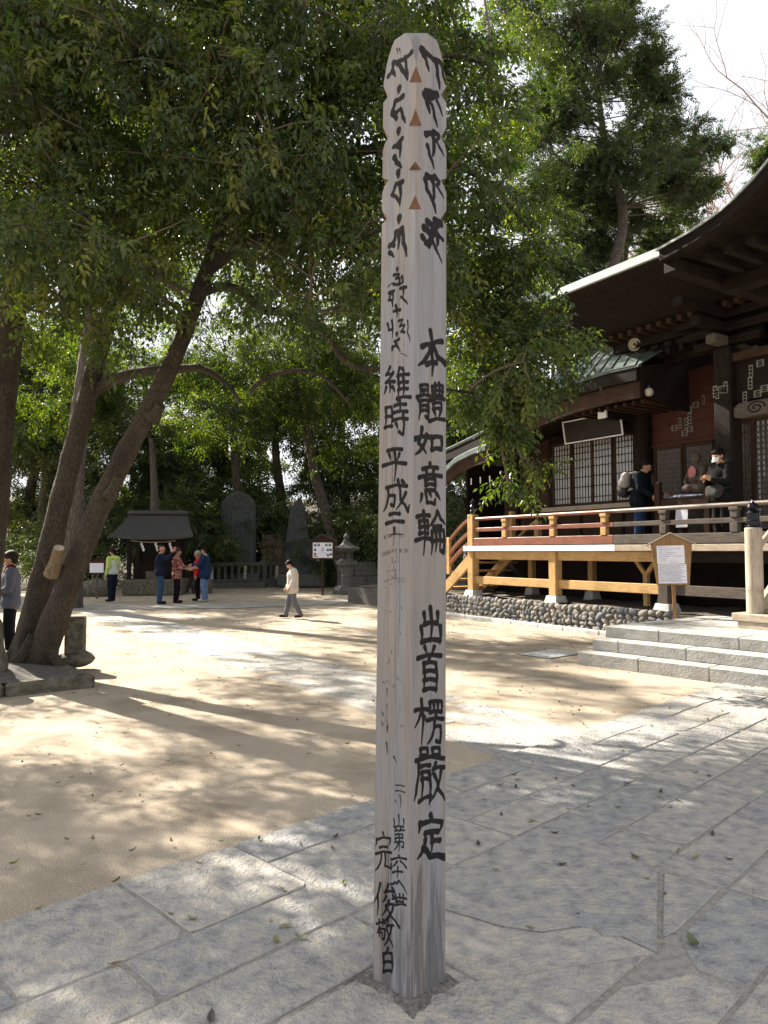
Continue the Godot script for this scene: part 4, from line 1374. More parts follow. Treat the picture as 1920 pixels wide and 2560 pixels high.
# lobes: [centre, radius, twigs]; skeleton: points that boughs may start from
func crown(tree: Node3D, lobes: Array, skel: Array, o: Dictionary) -> void:
	var r := RandomNumberGenerator.new()
	r.seed = o.seed
	var wood_st := mb()
	var where: Array[Transform3D] = []
	var tint := PackedColorArray()
	var cols: Array = o.colors
	var k: float = o.get("scale", 1.0)
	for lb in lobes:
		var c: Vector3 = lb[0]
		var rad: float = lb[1]
		var n: int = lb[2]
		var best: Vector3 = skel[0]
		for s in skel:
			if s.distance_to(c) + maxf(0.0, s.y - c.y) * 0.6 < best.distance_to(c) + maxf(0.0, best.y - c.y) * 0.6:
				best = s
		var bl := best.distance_to(c)
		if bl > 0.3:
			var mid := best.lerp(c, 0.5) + Vector3(r.randf_range(-1, 1), r.randf_range(-0.3, 1.0), r.randf_range(-1, 1)) * bl * 0.12
			var q := []
			var rr := []
			var r0: float = clampf(0.007 * bl + 0.010, 0.012, 0.027) * o.get("bough", 1.0)
			for j in 6:
				var u := j / 5.0
				q.append(best.lerp(mid, u).lerp(mid.lerp(c, u), u))
				rr.append(lerpf(r0, 0.012, u))
			tube(wood_st, q, rr, 6, false)
		var subs := maxi(3, n / 12)
		for b in subs:
			var d := Vector3(r.randfn(), r.randfn() * 0.75, r.randfn()).normalized()
			var reach := rad * r.randf_range(0.65, 1.12)
			var tip: Vector3 = c + d * reach * Vector3(1, o.get("squash", 0.75), 1) + Vector3.DOWN * reach * o.get("hang", 0.15)
			var back := r.randf_range(0.0, minf(bl, rad * 1.1))
			var from := c + (best - c).normalized() * back + d * rad * 0.05
			var ctrl := from.lerp(tip, 0.5) + Vector3(r.randf_range(-1, 1), r.randf_range(0.0, 1.2), r.randf_range(-1, 1)) * rad * 0.16
			if o.get("twigs", true):
				var q := []
				var rr := []
				for j in 4:
					var u := j / 3.0
					q.append(from.lerp(ctrl, u).lerp(ctrl.lerp(tip, u), u))
					rr.append(lerpf(0.012, 0.003, u) * o.get("bough", 1.0))
				tube(wood_st, q, rr, 4, false)
			var per := int(ceil(float(n) / subs))
			for i in per:
				var u := sqrt(r.randf_range(0.04, 1.0))
				var p := from.lerp(ctrl, u).lerp(ctrl.lerp(tip, u), u)
				p += Vector3(r.randfn(), r.randfn() * 0.8, r.randfn()) * rad * 0.13
				var g := (d * 0.7 + Vector3(r.randfn(), r.randfn() * 0.5 - o.get("droop", 0.35), r.randfn()) * 0.8).normalized()
				var x := g.cross(Vector3.UP).normalized()
				if x.length() < 0.5:
					x = Vector3.RIGHT
				var y := x.cross(g).normalized()
				var s := k * r.randf_range(0.62, 1.32)
				where.append(Transform3D(Basis(x * s, y * s, -g * s) * Basis(Vector3(0, 0, 1), r.randf_range(-0.8, 0.8)) * Basis(Vector3.UP, PI), p))
				var t := r.randf()
				var ci := 0
				while ci < cols.size() - 1 and t > cols[ci][0]:
					ci += 1
				var cc: Array = cols[ci]
				var j2 := r.randf_range(0.75, 1.25)
				tint.append(Color(cc[1] * j2, cc[2] * j2, cc[3] * j2))
	var wo := obj("twigs", wood_st, o.get("wood", M["twig"]), tree)
	wo.set_meta("kind", "stuff")
	var meshes: Array = o.meshes
	for mi in meshes.size():
		var mm := MultiMesh.new()
		mm.transform_format = MultiMesh.TRANSFORM_3D
		mm.use_colors = true
		mm.mesh = meshes[mi]
		var cnt := 0
		for i in where.size():
			if i % meshes.size() == mi:
				cnt += 1
		mm.instance_count = cnt
		var at := 0
		for i in where.size():
			if i % meshes.size() == mi:
				mm.set_instance_transform(at, where[i])
				mm.set_instance_color(at, tint[i])
				at += 1
		var mo := MultiMeshInstance3D.new()
		mo.name = "crown"
		mo.multimesh = mm
		mo.material_override = o.leaf
		mo.set_meta("kind", "stuff")
		tree.add_child(mo, true)

# a trunk or limb through hand-set points, thickened by rings in between
func stem(parent: Node3D, called: String, pts: Array, radii: Array, mat: Material, wob := 0.10, sides := 14) -> Array:
	var c := Curve3D.new()
	for i in pts.size():
		var p: Vector3 = pts[i]
		var tan := Vector3.ZERO
		if i > 0 and i < pts.size() - 1:
			tan = (pts[i + 1] - pts[i - 1]) / 6.0
		c.add_point(p, -tan, tan)
	c.bake_interval = 0.05
	var total := c.get_baked_length()
	var n := clampi(int(total / 0.16), 4, 60)
	var q := []
	var rr := []
	for i in n + 1:
		var u := float(i) / n
		q.append(c.sample_baked(total * u, true))
		var f := u * (radii.size() - 1)
		var a := mini(int(f), radii.size() - 2)
		rr.append(lerpf(radii[a], radii[a + 1], f - a))
	var st := mb()
	tube(st, q, rr, sides, true, wob, float(parent.get_child_count()) * 1.3)
	obj(called, st, mat, parent)
	return q

func bare_branch(st: SurfaceTool, r: RandomNumberGenerator, p: Vector3, d: Vector3, ln: float, rad: float, depth: int) -> void:
	var pts := [p]
	var rr := [rad]
	var q := p
	var dd := d
	for i in 4:
		dd = (dd + Vector3(r.randfn(), r.randfn() * 0.6 + 0.15, r.randfn()) * 0.16).normalized()
		q += dd * ln / 4.0
		pts.append(q)
		rr.append(lerpf(rad, rad * 0.55, (i + 1) / 4.0))
	tube(st, pts, rr, 5 if depth > 1 else 3, false)
	if depth <= 0:
		return
	var kids := 3 if depth > 1 else 4
	for i in kids:
		var at: Vector3 = pts[1 + r.randi() % 4] if i > 0 else pts[4]
		var nd := (dd + Vector3(r.randfn(), r.randfn() * 0.5 + 0.2, r.randfn()) * 0.62).normalized()
		bare_branch(st, r, at, nd, ln * r.randf_range(0.55, 0.8), rad * 0.58, depth - 1)

func build_trees() -> void:
	var glossy := leaf_mat(0.28, 1.1)
	var matt := leaf_mat(0.38, 1.2)
	var dull := leaf_mat(0.45, 1.0)
	var tw := [leaf_twig(1, 11, 0.36, 0.100, 0.044, 0.55), leaf_twig(2, 12, 0.40, 0.092, 0.040, 0.45), leaf_twig(3, 10, 0.32, 0.110, 0.046, 0.7)]
	var fine := [leaf_twig(4, 20, 0.32, 0.066, 0.034, 0.2), leaf_twig(5, 22, 0.34, 0.060, 0.030, 0.1)]
	var big := [leaf_twig(6, 14, 0.45, 0.11, 0.045, 0.4), leaf_twig(7, 16, 0.50, 0.10, 0.042, 0.3)]
	var mixed_cols := [[0.35, 0.056, 0.086, 0.044], [0.72, 0.084, 0.118, 0.048], [0.92, 0.130, 0.160, 0.052], [1.0, 0.20, 0.215, 0.065]]
	var pine_cols := [[0.5, 0.050, 0.076, 0.046], [0.9, 0.074, 0.104, 0.054], [1.0, 0.11, 0.135, 0.058]]
	build_big_tree(tw, glossy, mixed_cols)
	for t in OTHER_TREES:
		var tree := thing(t.name, t.label, "tree", t.trunk[0], 0.0, t.get("group", ""))
		var base: Vector3 = t.trunk[0]
		var skel := []
		var local := []
		for p in t.trunk:
			local.append(p - base)
		skel.append_array(stem(tree, "trunk", local, t.radii, M[t.get("bark", "bark_far")], 0.07, 12).slice(3))
		for l in t.get("limbs", []):
			var lp := []
			for p in l[0]:
				lp.append(p - base)
			skel.append_array(stem(tree, "limb", lp, l[1], M[t.get("bark", "bark_far")], 0.06, 9).slice(2))
		var lobes := []
		for lb in t.lobes:
			lobes.append([lb[0] - base, lb[1], lb[2]])
		var look: String = t.look
		var o := {"seed": t.seed, "colors": mixed_cols, "meshes": tw, "leaf": matt, "wood": M["bark_far"]}
		if look == "light":
			o.merge({"leaf": matt, "scale": 1.35, "bough": 0.8}, true)
		elif look == "deep":
			o.merge({"meshes": big, "leaf": dull, "bough": 1.4, "scale": 1.7}, true)
		elif look == "pine":
			o.merge({"colors": pine_cols, "meshes": fine, "leaf": dull, "scale": 1.55, "bough": 1.3, "droop": -0.2, "hang": 0.0}, true)
		elif look == "dark":
			o.merge({"leaf": glossy}, true)
		crown(tree, lobes, skel, o)
	# bushes on the bank behind the monuments
	for i in BUSHES.size():
		var b: Array = BUSHES[i]
		var bush := thing("evergreen_bush", b[2], "bush", b[0], 0.0, "dark bushes on the bank")
		var lobes := []
		var r := RandomNumberGenerator.new()
		r.seed = 300 + i
		var stems := mb()
		for k in 5:
			var a := TAU * k / 5.0 + r.randf()
			tube(stems, [Vector3.ZERO, Vector3(cos(a) * 0.3, b[1] * 0.4, sin(a) * 0.3), Vector3(cos(a) * 0.7, b[1] * 0.9, sin(a) * 0.7)], [0.06, 0.045, 0.02], 6)
		obj("stem", stems, M["bark_far"], bush)
		for k in 9:
			lobes.append([Vector3(r.randf_range(-1.5, 1.5), r.randf_range(0.25, 1.0) * b[1], r.randf_range(-0.9, 0.9)), r.randf_range(0.75, 1.1), 90])
		crown(bush, lobes, [Vector3(0, b[1] * 0.3, 0), Vector3(0, b[1] * 0.7, 0)], {"seed": 800 + i, "colors": mixed_cols, "meshes": big, "leaf": dull, "twigs": false, "scale": 1.5})
	# leafless trees against the sky behind the roof
	for i in BARE_TREES.size():
		var b: Array = BARE_TREES[i]
		var r := RandomNumberGenerator.new()
		r.seed = 60 + i * 7
		var tree := thing("bare_tree", b[2], "tree", b[0])
		var h: float = b[1]
		var st := mb()
		tube(st, [Vector3.ZERO, Vector3(0.2, h * 0.25, 0.1), Vector3(0.1, h * 0.5, 0)], [0.30, 0.24, 0.17], 9)
		obj("trunk", st, M["bark_bare"], tree)
		for k in 5:
			var a := TAU * k / 5.0 + r.randf()
			var lim := mb()
			bare_branch(lim, r, Vector3(0.15, h * (0.3 + 0.05 * k), 0.05), Vector3(cos(a) * 0.55, 1.0, sin(a) * 0.55).normalized(), h * r.randf_range(0.24, 0.32), 0.14, 4)
			obj("limb", lim, M["bark_bare"], tree)

func build_big_tree(tw: Array, leaf: Material, cols: Array) -> void:
	var base := Vector3(-4.5, 0, -9.8)
	var tree := thing("leaning_evergreen", "big evergreen leaning right over the yard with sawn-off stubs on its trunk", "tree", base)
	var skel := []
	for s in BIG_TREE_STEMS:
		var lp := []
		for p in s[1]:
			lp.append(p - base)
		var q := stem(tree, s[0], lp, s[2], M["bark"], s[3], 22 if s[0] == "trunk" else 10)
		if s[4]:
			skel.append_array(q.slice(q.size() / 3))
	# sawn stubs
	for s in BIG_TREE_STUBS:
		var a: Vector3 = s[0] - base
		var b: Vector3 = s[1] - base
		var st := mb()
		tube(st, [a, a.lerp(b, 0.5), b], [s[2] * 1.7, s[2] * 1.12, s[2]], 16, true, 0.05)
		var sawn: bool = s[2] > 0.065
		var o := obj("sawn_stub", st, M["cut_wood"] if sawn else M["bark"], tree)
		o.set_meta("label", s[3])
		if not sawn:
			continue
		var face := mb()
		var d := (b - a).normalized()
		tube(face, [b + d * 0.001, b + d * 0.006], [s[2] * 0.95, s[2] * 0.93], 16)
		obj("cut_face", face, M["pale_wood"][0], o)
	# roots flaring out over the bed
	for k in 6:
		var a := TAU * k / 6.0 + 0.4
		var f := Vector3(cos(a), 0, sin(a))
		var rt := mb()
		var c0 := Vector3(0.02 if k % 2 == 0 else -0.30, 0, 0.06 if k % 2 == 0 else -0.2)
		tube(rt, [c0 + f * 0.09 + Vector3.UP * 0.50, c0 + f * 0.22 + Vector3.UP * 0.24, c0 + f * 0.36 + Vector3.UP * 0.12, c0 + f * 0.55 + Vector3.UP * 0.0], [0.075, 0.075, 0.06, 0.025], 9, true, 0.08, k)
		obj("root", rt, M["bark"], tree)
	var lobes := []
	for lb in BIG_TREE_LOBES:
		lobes.append([lb[0] - base, lb[1], lb[2]])
	crown(tree, lobes, skel, {"seed": 1001, "colors": cols, "meshes": tw, "leaf": leaf, "hang": 0.22, "droop": 0.5})

# ---------------------------------------------------------------- figures
# bones: [from, to, radius, radius(, colour)]; joined with a smooth minimum and meshed as surface nets
func nets(st: SurfaceTool, bones: Array, cell: float, blend: float, colored := false) -> void:
	var lo := Vector3.ONE * 1e9
	var hi := -lo
	for b in bones:
		var m: float = maxf(b[2], b[3]) + blend + cell * 2.0
		lo = lo.min(b[0] - Vector3.ONE * m).min(b[1] - Vector3.ONE * m)
		hi = hi.max(b[0] + Vector3.ONE * m).max(b[1] + Vector3.ONE * m)
	var nx := int((hi.x - lo.x) / cell) + 2
	var ny := int((hi.y - lo.y) / cell) + 2
	var nz := int((hi.z - lo.z) / cell) + 2
	var F := PackedFloat32Array()
	F.resize(nx * ny * nz)
	F.fill(9.0)
	var best := PackedFloat32Array()
	var own := PackedInt32Array()
	if colored:
		best.resize(nx * ny * nz)
		best.fill(9.0)
		own.resize(nx * ny * nz)
	for bi in bones.size():
		var b: Array = bones[bi]
		var p0: Vector3 = b[0]
		var p1: Vector3 = b[1]
		var r0: float = b[2]
		var r1: float = b[3]
		var m := maxf(r0, r1) + blend + cell * 1.5
		var a0 := ((p0.min(p1) - Vector3.ONE * m - lo) / cell).floor()
		var a1 := ((p0.max(p1) + Vector3.ONE * m - lo) / cell).ceil()
		var ax := p1 - p0
		var ll := maxf(ax.length_squared(), 1e-8)
		for x in range(maxi(0, int(a0.x)), mini(nx, int(a1.x) + 1)):
			for y in range(maxi(0, int(a0.y)), mini(ny, int(a1.y) + 1)):
				for z in range(maxi(0, int(a0.z)), mini(nz, int(a1.z) + 1)):
					var p := lo + Vector3(x, y, z) * cell
					var t := clampf((p - p0).dot(ax) / ll, 0.0, 1.0)
					var d := (p - p0 - ax * t).length() - lerpf(r0, r1, t)
					var at := (x * ny + y) * nz + z
					var f := F[at]
					var h := maxf(blend - absf(f - d), 0.0) / blend
					F[at] = minf(f, d) - h * h * blend * 0.25
					if colored and d < best[at]:
						best[at] = d
						own[at] = bi
	var vid := {}
	var V := PackedVector3Array()
	var C := []
	var corner := [0, 1, nz, nz + 1, ny * nz, ny * nz + 1, ny * nz + nz, ny * nz + nz + 1]
	var off := [Vector3(0, 0, 0), Vector3(0, 0, 1), Vector3(0, 1, 0), Vector3(0, 1, 1), Vector3(1, 0, 0), Vector3(1, 0, 1), Vector3(1, 1, 0), Vector3(1, 1, 1)]
	var edges := [[0, 1], [2, 3], [4, 5], [6, 7], [0, 2], [1, 3], [4, 6], [5, 7], [0, 4], [1, 5], [2, 6], [3, 7]]
	for x in nx - 1:
		for y in ny - 1:
			for z in nz - 1:
				var at := (x * ny + y) * nz + z
				var f0 := F[at]
				if f0 > 3.0 * cell:
					continue
				var inside := 0
				for k in 8:
					if F[at + corner[k]] < 0.0:
						inside += 1
				if inside == 0 or inside == 8:
					continue
				var sum := Vector3.ZERO
				var n := 0
				for e in edges:
					var fa := F[at + corner[e[0]]]
					var fb := F[at + corner[e[1]]]
					if (fa < 0.0) != (fb < 0.0):
						sum += off[e[0]].lerp(off[e[1]], fa / (fa - fb))
						n += 1
				vid[at] = V.size()
				V.append(lo + (Vector3(x, y, z) + sum / n) * cell)
				if colored:
					C.append(bones[own[at]][4])
	var N := PackedVector3Array()
	N.resize(V.size())
	var T := PackedInt32Array()
	var steps := [ny * nz, nz, 1]
	for at in vid:
		for ax in 3:
			var s1: int = steps[(ax + 1) % 3]
			var s2: int = steps[(ax + 2) % 3]
			# the edge leaving this cell's low corner along ax is shared by four cells
			var fa := F[at]
			var fb := F[at + steps[ax]]
			if (fa < 0.0) == (fb < 0.0):
				continue
			if not (vid.has(at - s1) and vid.has(at - s2) and vid.has(at - s1 - s2)):
				continue
			var i0: int = vid[at]
			var i1: int = vid[at - s1]
			var i2: int = vid[at - s1 - s2]
			var i3: int = vid[at - s2]
			var n := (V[i1] - V[i0]).cross(V[i2] - V[i0])
			var dirv := Vector3.ZERO
			dirv[ax] = 1.0 if fa < 0.0 else -1.0
			var flip := n.dot(dirv) < 0.0
			var fn := -n if flip else n
			for i in [i0, i1, i2, i3]:
				N[i] += fn
			for i in ([i0, i1, i2, i0, i2, i3] if not flip else [i0, i2, i1, i0, i3, i2]):
				T.append(i)
	for k in range(0, T.size(), 3):
		# clockwise front faces
		for q in [T[k], T[k + 2], T[k + 1]]:
			if colored:
				st.set_color(C[q])
			st.set_normal(N[q].normalized())
			st.add_vertex(V[q])

func tint_mat(rough := 0.8) -> StandardMaterial3D:
	var m := StandardMaterial3D.new()
	m.vertex_color_use_as_albedo = true
	m.roughness = rough
	m.metallic_specular = 0.2
	return m

# joints face +z; j overrides any of them
func person(label: String, at: Vector3, yaw: float, size: float, j: Dictionary, look: Dictionary, group := "") -> Node3D:
	var o := thing("person", label, "person", at, yaw, group)
	o.scale = Vector3.ONE * size
	var J := {
		"hip_l": Vector3(-0.09, 0.90, 0), "hip_r": Vector3(0.09, 0.90, 0), "knee_l": Vector3(-0.10, 0.49, 0.02), "knee_r": Vector3(0.10, 0.49, 0.02),
		"ankle_l": Vector3(-0.10, 0.085, -0.02), "ankle_r": Vector3(0.10, 0.085, -0.02), "toe_l": Vector3(-0.12, 0.035, 0.14), "toe_r": Vector3(0.12, 0.035, 0.14),
		"waist": Vector3(0, 1.06, 0), "chest": Vector3(0, 1.27, 0), "sho_l": Vector3(-0.175, 1.40, -0.01), "sho_r": Vector3(0.175, 1.40, -0.01), "neck": Vector3(0, 1.45, 0.0), "head": Vector3(0, 1.60, 0.025),
		"elb_l": Vector3(-0.22, 1.12, -0.03), "elb_r": Vector3(0.22, 1.12, -0.03), "wri_l": Vector3(-0.23, 0.88, 0.05), "wri_r": Vector3(0.23, 0.88, 0.05), "gaze": Vector3(0, -0.15, 1),
	}
	J.merge(j, true)
	var skin: Color = look.get("skin", Color(0.42, 0.24, 0.16))
	# the body itself, one surface from head to ankle
	var st := mb()
	var bones := []
	var fat: float = look.get("fat", 1.0)
	bones.append([J.hip_l, J.hip_r, 0.085, 0.085, skin])
	bones.append([(J.hip_l + J.hip_r) * 0.5, J.waist, 0.10, 0.09, skin])
	bones.append([J.waist, J.chest, 0.09, 0.105, skin])
	bones.append([J.sho_l * 0.8 + J.chest * 0.2, J.sho_r * 0.8 + J.chest * 0.2, 0.055, 0.055, skin])
	bones.append([J.chest, J.neck, 0.09, 0.05, skin])
	bones.append([J.neck, J.head + Vector3(0, -0.03, -0.01), 0.052, 0.05, skin])
	for s in ["l", "r"]:
		bones.append([J["hip_" + s], J["knee_" + s], 0.075, 0.05, skin])
		bones.append([J["knee_" + s], J["ankle_" + s], 0.05, 0.035, skin])
		bones.append([J["ankle_" + s], J["toe_" + s], 0.035, 0.03, skin])
		bones.append([J["sho_" + s], J["elb_" + s], 0.043, 0.036, skin])
		bones.append([J["elb_" + s], J["wri_" + s], 0.036, 0.026, skin])
	nets(st, bones, 0.024, 0.03, true)
	# head with its face on a fine grid
	var hc: Vector3 = J.head
	var f: Vector3 = J.gaze.normalized()
	var rt := Vector3.UP.cross(f).normalized()
	var up := f.cross(rt).normalized()
	var dark := Color(0.02, 0.015, 0.012)
	var lip := Color(skin.r * 0.75, skin.g * 0.5, skin.b * 0.5)
	var hb := []
	hb.append([hc + up * 0.03 - f * 0.015, hc + up * 0.025 + f * 0.01, 0.090, 0.084, skin])
	hb.append([hc - up * 0.03 + f * 0.03, hc - up * 0.075 + f * 0.045, 0.062, 0.038, skin])
	hb.append([hc + up * 0.005 + f * 0.088, hc - up * 0.026 + f * 0.104, 0.010, 0.015, skin])
	hb.append([hc - up * 0.05 - f * 0.02, J.neck, 0.05, 0.055, skin])
	for s in [-1.0, 1.0]:
		hb.append([hc + rt * s * 0.086 + up * 0.015 - f * 0.005, hc + rt * s * 0.084 - up * 0.03 - f * 0.0, 0.018, 0.013, skin])
		hb.append([hc + rt * s * 0.045 + up * 0.025 + f * 0.080, hc + rt * s * 0.015 + up * 0.022 + f * 0.086, 0.011, 0.010, skin])
		hb.append([hc + rt * s * 0.033 + up * 0.003 + f * 0.080, hc + rt * s * 0.029 + up * 0.003 + f * 0.081, 0.0085, 0.0085, dark])
	hb.append([hc - rt * 0.02 - up * 0.055 + f * 0.083, hc + rt * 0.02 - up * 0.055 + f * 0.083, 0.007, 0.007, lip])
	nets(st, hb, 0.0075, 0.012, true)
	# hands: palm, four fingers, thumb
	for s in ["l", "r"]:
		var w: Vector3 = J["wri_" + s]
		var fd: Vector3 = J.get("hand_" + s, (w - J["elb_" + s]).normalized())
		fd = fd.normalized()
		var out := Vector3(-1, 0, 0) if s == "l" else Vector3(1, 0, 0)
		var ac := fd.cross(out).normalized()
		if ac.length() < 0.5:
			ac = Vector3(0, 0, 1)
		var pn := ac.cross(fd).normalized()
		var curl: float = J.get("curl", 0.35)
		var gb := []
		gb.append([w, w + fd * 0.03, 0.026, 0.024, skin])
		gb.append([w + fd * 0.03 - ac * 0.022, w + fd * 0.085 - ac * 0.028, 0.016, 0.013, skin])
		gb.append([w + fd * 0.03 + ac * 0.022, w + fd * 0.085 + ac * 0.028, 0.016, 0.013, skin])
		gb.append([w + fd * 0.03, w + fd * 0.09, 0.016, 0.013, skin])
		for k in 4:
			var root := w + fd * (0.092 - 0.004 * absf(k - 1.3)) + ac * (-0.030 + 0.020 * k)
			var ln: float = [0.062, 0.074, 0.078, 0.070][k]
			var inward := -pn if s == "r" else pn
			var d1 := (fd + inward * curl).normalized()
			var d2 := (fd + inward * curl * 3.0).normalized()
			gb.append([root, root + d1 * ln * 0.5, 0.0092, 0.0085, skin])
			gb.append([root + d1 * ln * 0.5, root + d1 * ln * 0.5 + d2 * ln * 0.5, 0.0085, 0.0072, skin])
		var tr := w + fd * 0.035 + ac * 0.032
		var td := (fd * 0.7 + ac * 0.7).normalized()
		gb.append([tr, tr + td * 0.034, 0.011, 0.010, skin])
		gb.append([tr + td * 0.034, tr + td * 0.034 + (td + fd).normalized() * 0.028, 0.010, 0.0078, skin])
		nets(st, gb, 0.006, 0.006, true)
	obj("body", st, M["skin_mat"], o)
	# clothes
	var tro: Color = look.trousers
	var c1 := mb()
	var tb := [[J.hip_l * 0.9 + J.hip_r * 0.1, J.hip_r * 0.9 + J.hip_l * 0.1, 0.098, 0.098, tro], [(J.hip_l + J.hip_r) * 0.5, J.waist - Vector3(0, 0.02, 0), 0.125, 0.115, tro]]
	for s in ["l", "r"]:
		tb.append([J["hip_" + s], J["knee_" + s], 0.096, 0.082, tro])
		tb.append([J["knee_" + s], J["ankle_" + s], 0.080, 0.068, tro])
	nets(c1, tb, 0.018, 0.03, true)
	obj("trousers", c1, M["cloth_mat"], o)
	var sh := mb()
	var sc: Color = look.get("shoes", Color(0.02, 0.018, 0.02))
	var sb := []
	for s in ["l", "r"]:
		sb.append([J["ankle_" + s] - Vector3(0, 0.035, 0.02), J["toe_" + s] + Vector3(0, 0.006, 0), 0.05, 0.04, sc])
	nets(sh, sb, 0.015, 0.02, true)
	obj("shoes", sh, M["cloth_mat"], o)
	var top: Color = look.top
	var sl: Color = look.get("sleeve", top)
	var c2 := mb()
	var hem: float = look.get("hem", 0.0)
	var mid: Vector3 = (J.hip_l + J.hip_r) * 0.5
	var jb := [
		[J.waist.lerp(mid, hem) - Vector3(0.078, 0, 0), J.waist.lerp(mid, hem) + Vector3(0.078, 0, 0), 0.128 * fat, 0.128 * fat, top], [J.waist.lerp(mid, hem), J.waist, 0.14 * fat, 0.13 * fat, top],
		[J.waist, J.chest, 0.128 * fat, 0.132 * fat, top], [J.chest - Vector3(0.05, 0, 0), J.chest + Vector3(0.05, 0, 0), 0.125 * fat, 0.125 * fat, top],
		[J.sho_l * 0.85 + J.chest * 0.15, J.sho_r * 0.85 + J.chest * 0.15, 0.078, 0.078, look.get("yoke", top)], [J.chest, J.neck - Vector3(0, 0.02, 0), 0.11, 0.066, look.get("yoke", top)],
	]
	for s in ["l", "r"]:
		var cuff: Vector3 = J["elb_" + s].lerp(J["wri_" + s], look.get("cuff", 0.93))
		jb.append([J["sho_" + s], J["elb_" + s], 0.080 * (0.5 + 0.5 * fat), 0.066, sl])
		jb.append([J["elb_" + s], cuff, 0.066, 0.050, sl])
	if look.has("hood"):
		jb.append([J.neck + Vector3(-0.07, -0.015, -0.085), J.neck + Vector3(0.07, -0.015, -0.085), 0.06, 0.06, look.hood])
		jb.append([J.neck + Vector3(0, -0.06, -0.12), J.neck + Vector3(0, -0.13, -0.12), 0.06, 0.035, look.hood])
	if look.has("collar"):
		jb.append([J.neck + Vector3(-0.045, 0.0, -0.02), J.neck + Vector3(0.045, 0.0, -0.02), 0.05, 0.05, look.collar])
	if look.has("scarf"):
		jb.append([J.neck + Vector3(-0.05, 0.01, 0.0), J.neck + Vector3(0.05, 0.01, 0.0), 0.062, 0.062, look.scarf])
		jb.append([J.neck + Vector3(0, 0.0, 0.05), J.chest + Vector3(0, -0.08, 0.125), 0.055, 0.04, look.scarf])
	nets(c2, jb, 0.017, 0.035, true)
	obj(look.get("garment", "jacket"), c2, look.get("cloth", M["cloth_mat"]), o)
	# hair
	var hr := mb()
	var hcol: Color = look.get("hair", Color(0.012, 0.010, 0.009))
	var hv: float = look.get("hair_size", 1.0)
	var rb := [
		[hc + up * 0.055 - f * 0.03, hc + up * 0.05 - f * 0.005, 0.088 * hv, 0.084 * hv, hcol], [hc + up * 0.01 - f * 0.045, hc - up * 0.035 - f * 0.05, 0.080 * hv, 0.058 * hv, hcol],
	]
	if look.get("fringe", true):
		rb.append([hc + up * 0.082 + f * 0.062 - rt * 0.04, hc + up * 0.082 + f * 0.062 + rt * 0.04, 0.030, 0.030, hcol])
		for s in [-1.0, 1.0]:
			rb.append([hc + up * 0.055 + rt * s * 0.078 + f * 0.015, hc + up * 0.01 + rt * s * 0.084 - f * 0.02, 0.024, 0.018, hcol])
	nets(hr, rb, 0.011, 0.02, true)
	obj("hair", hr, M["hair_mat"], o)
	return o

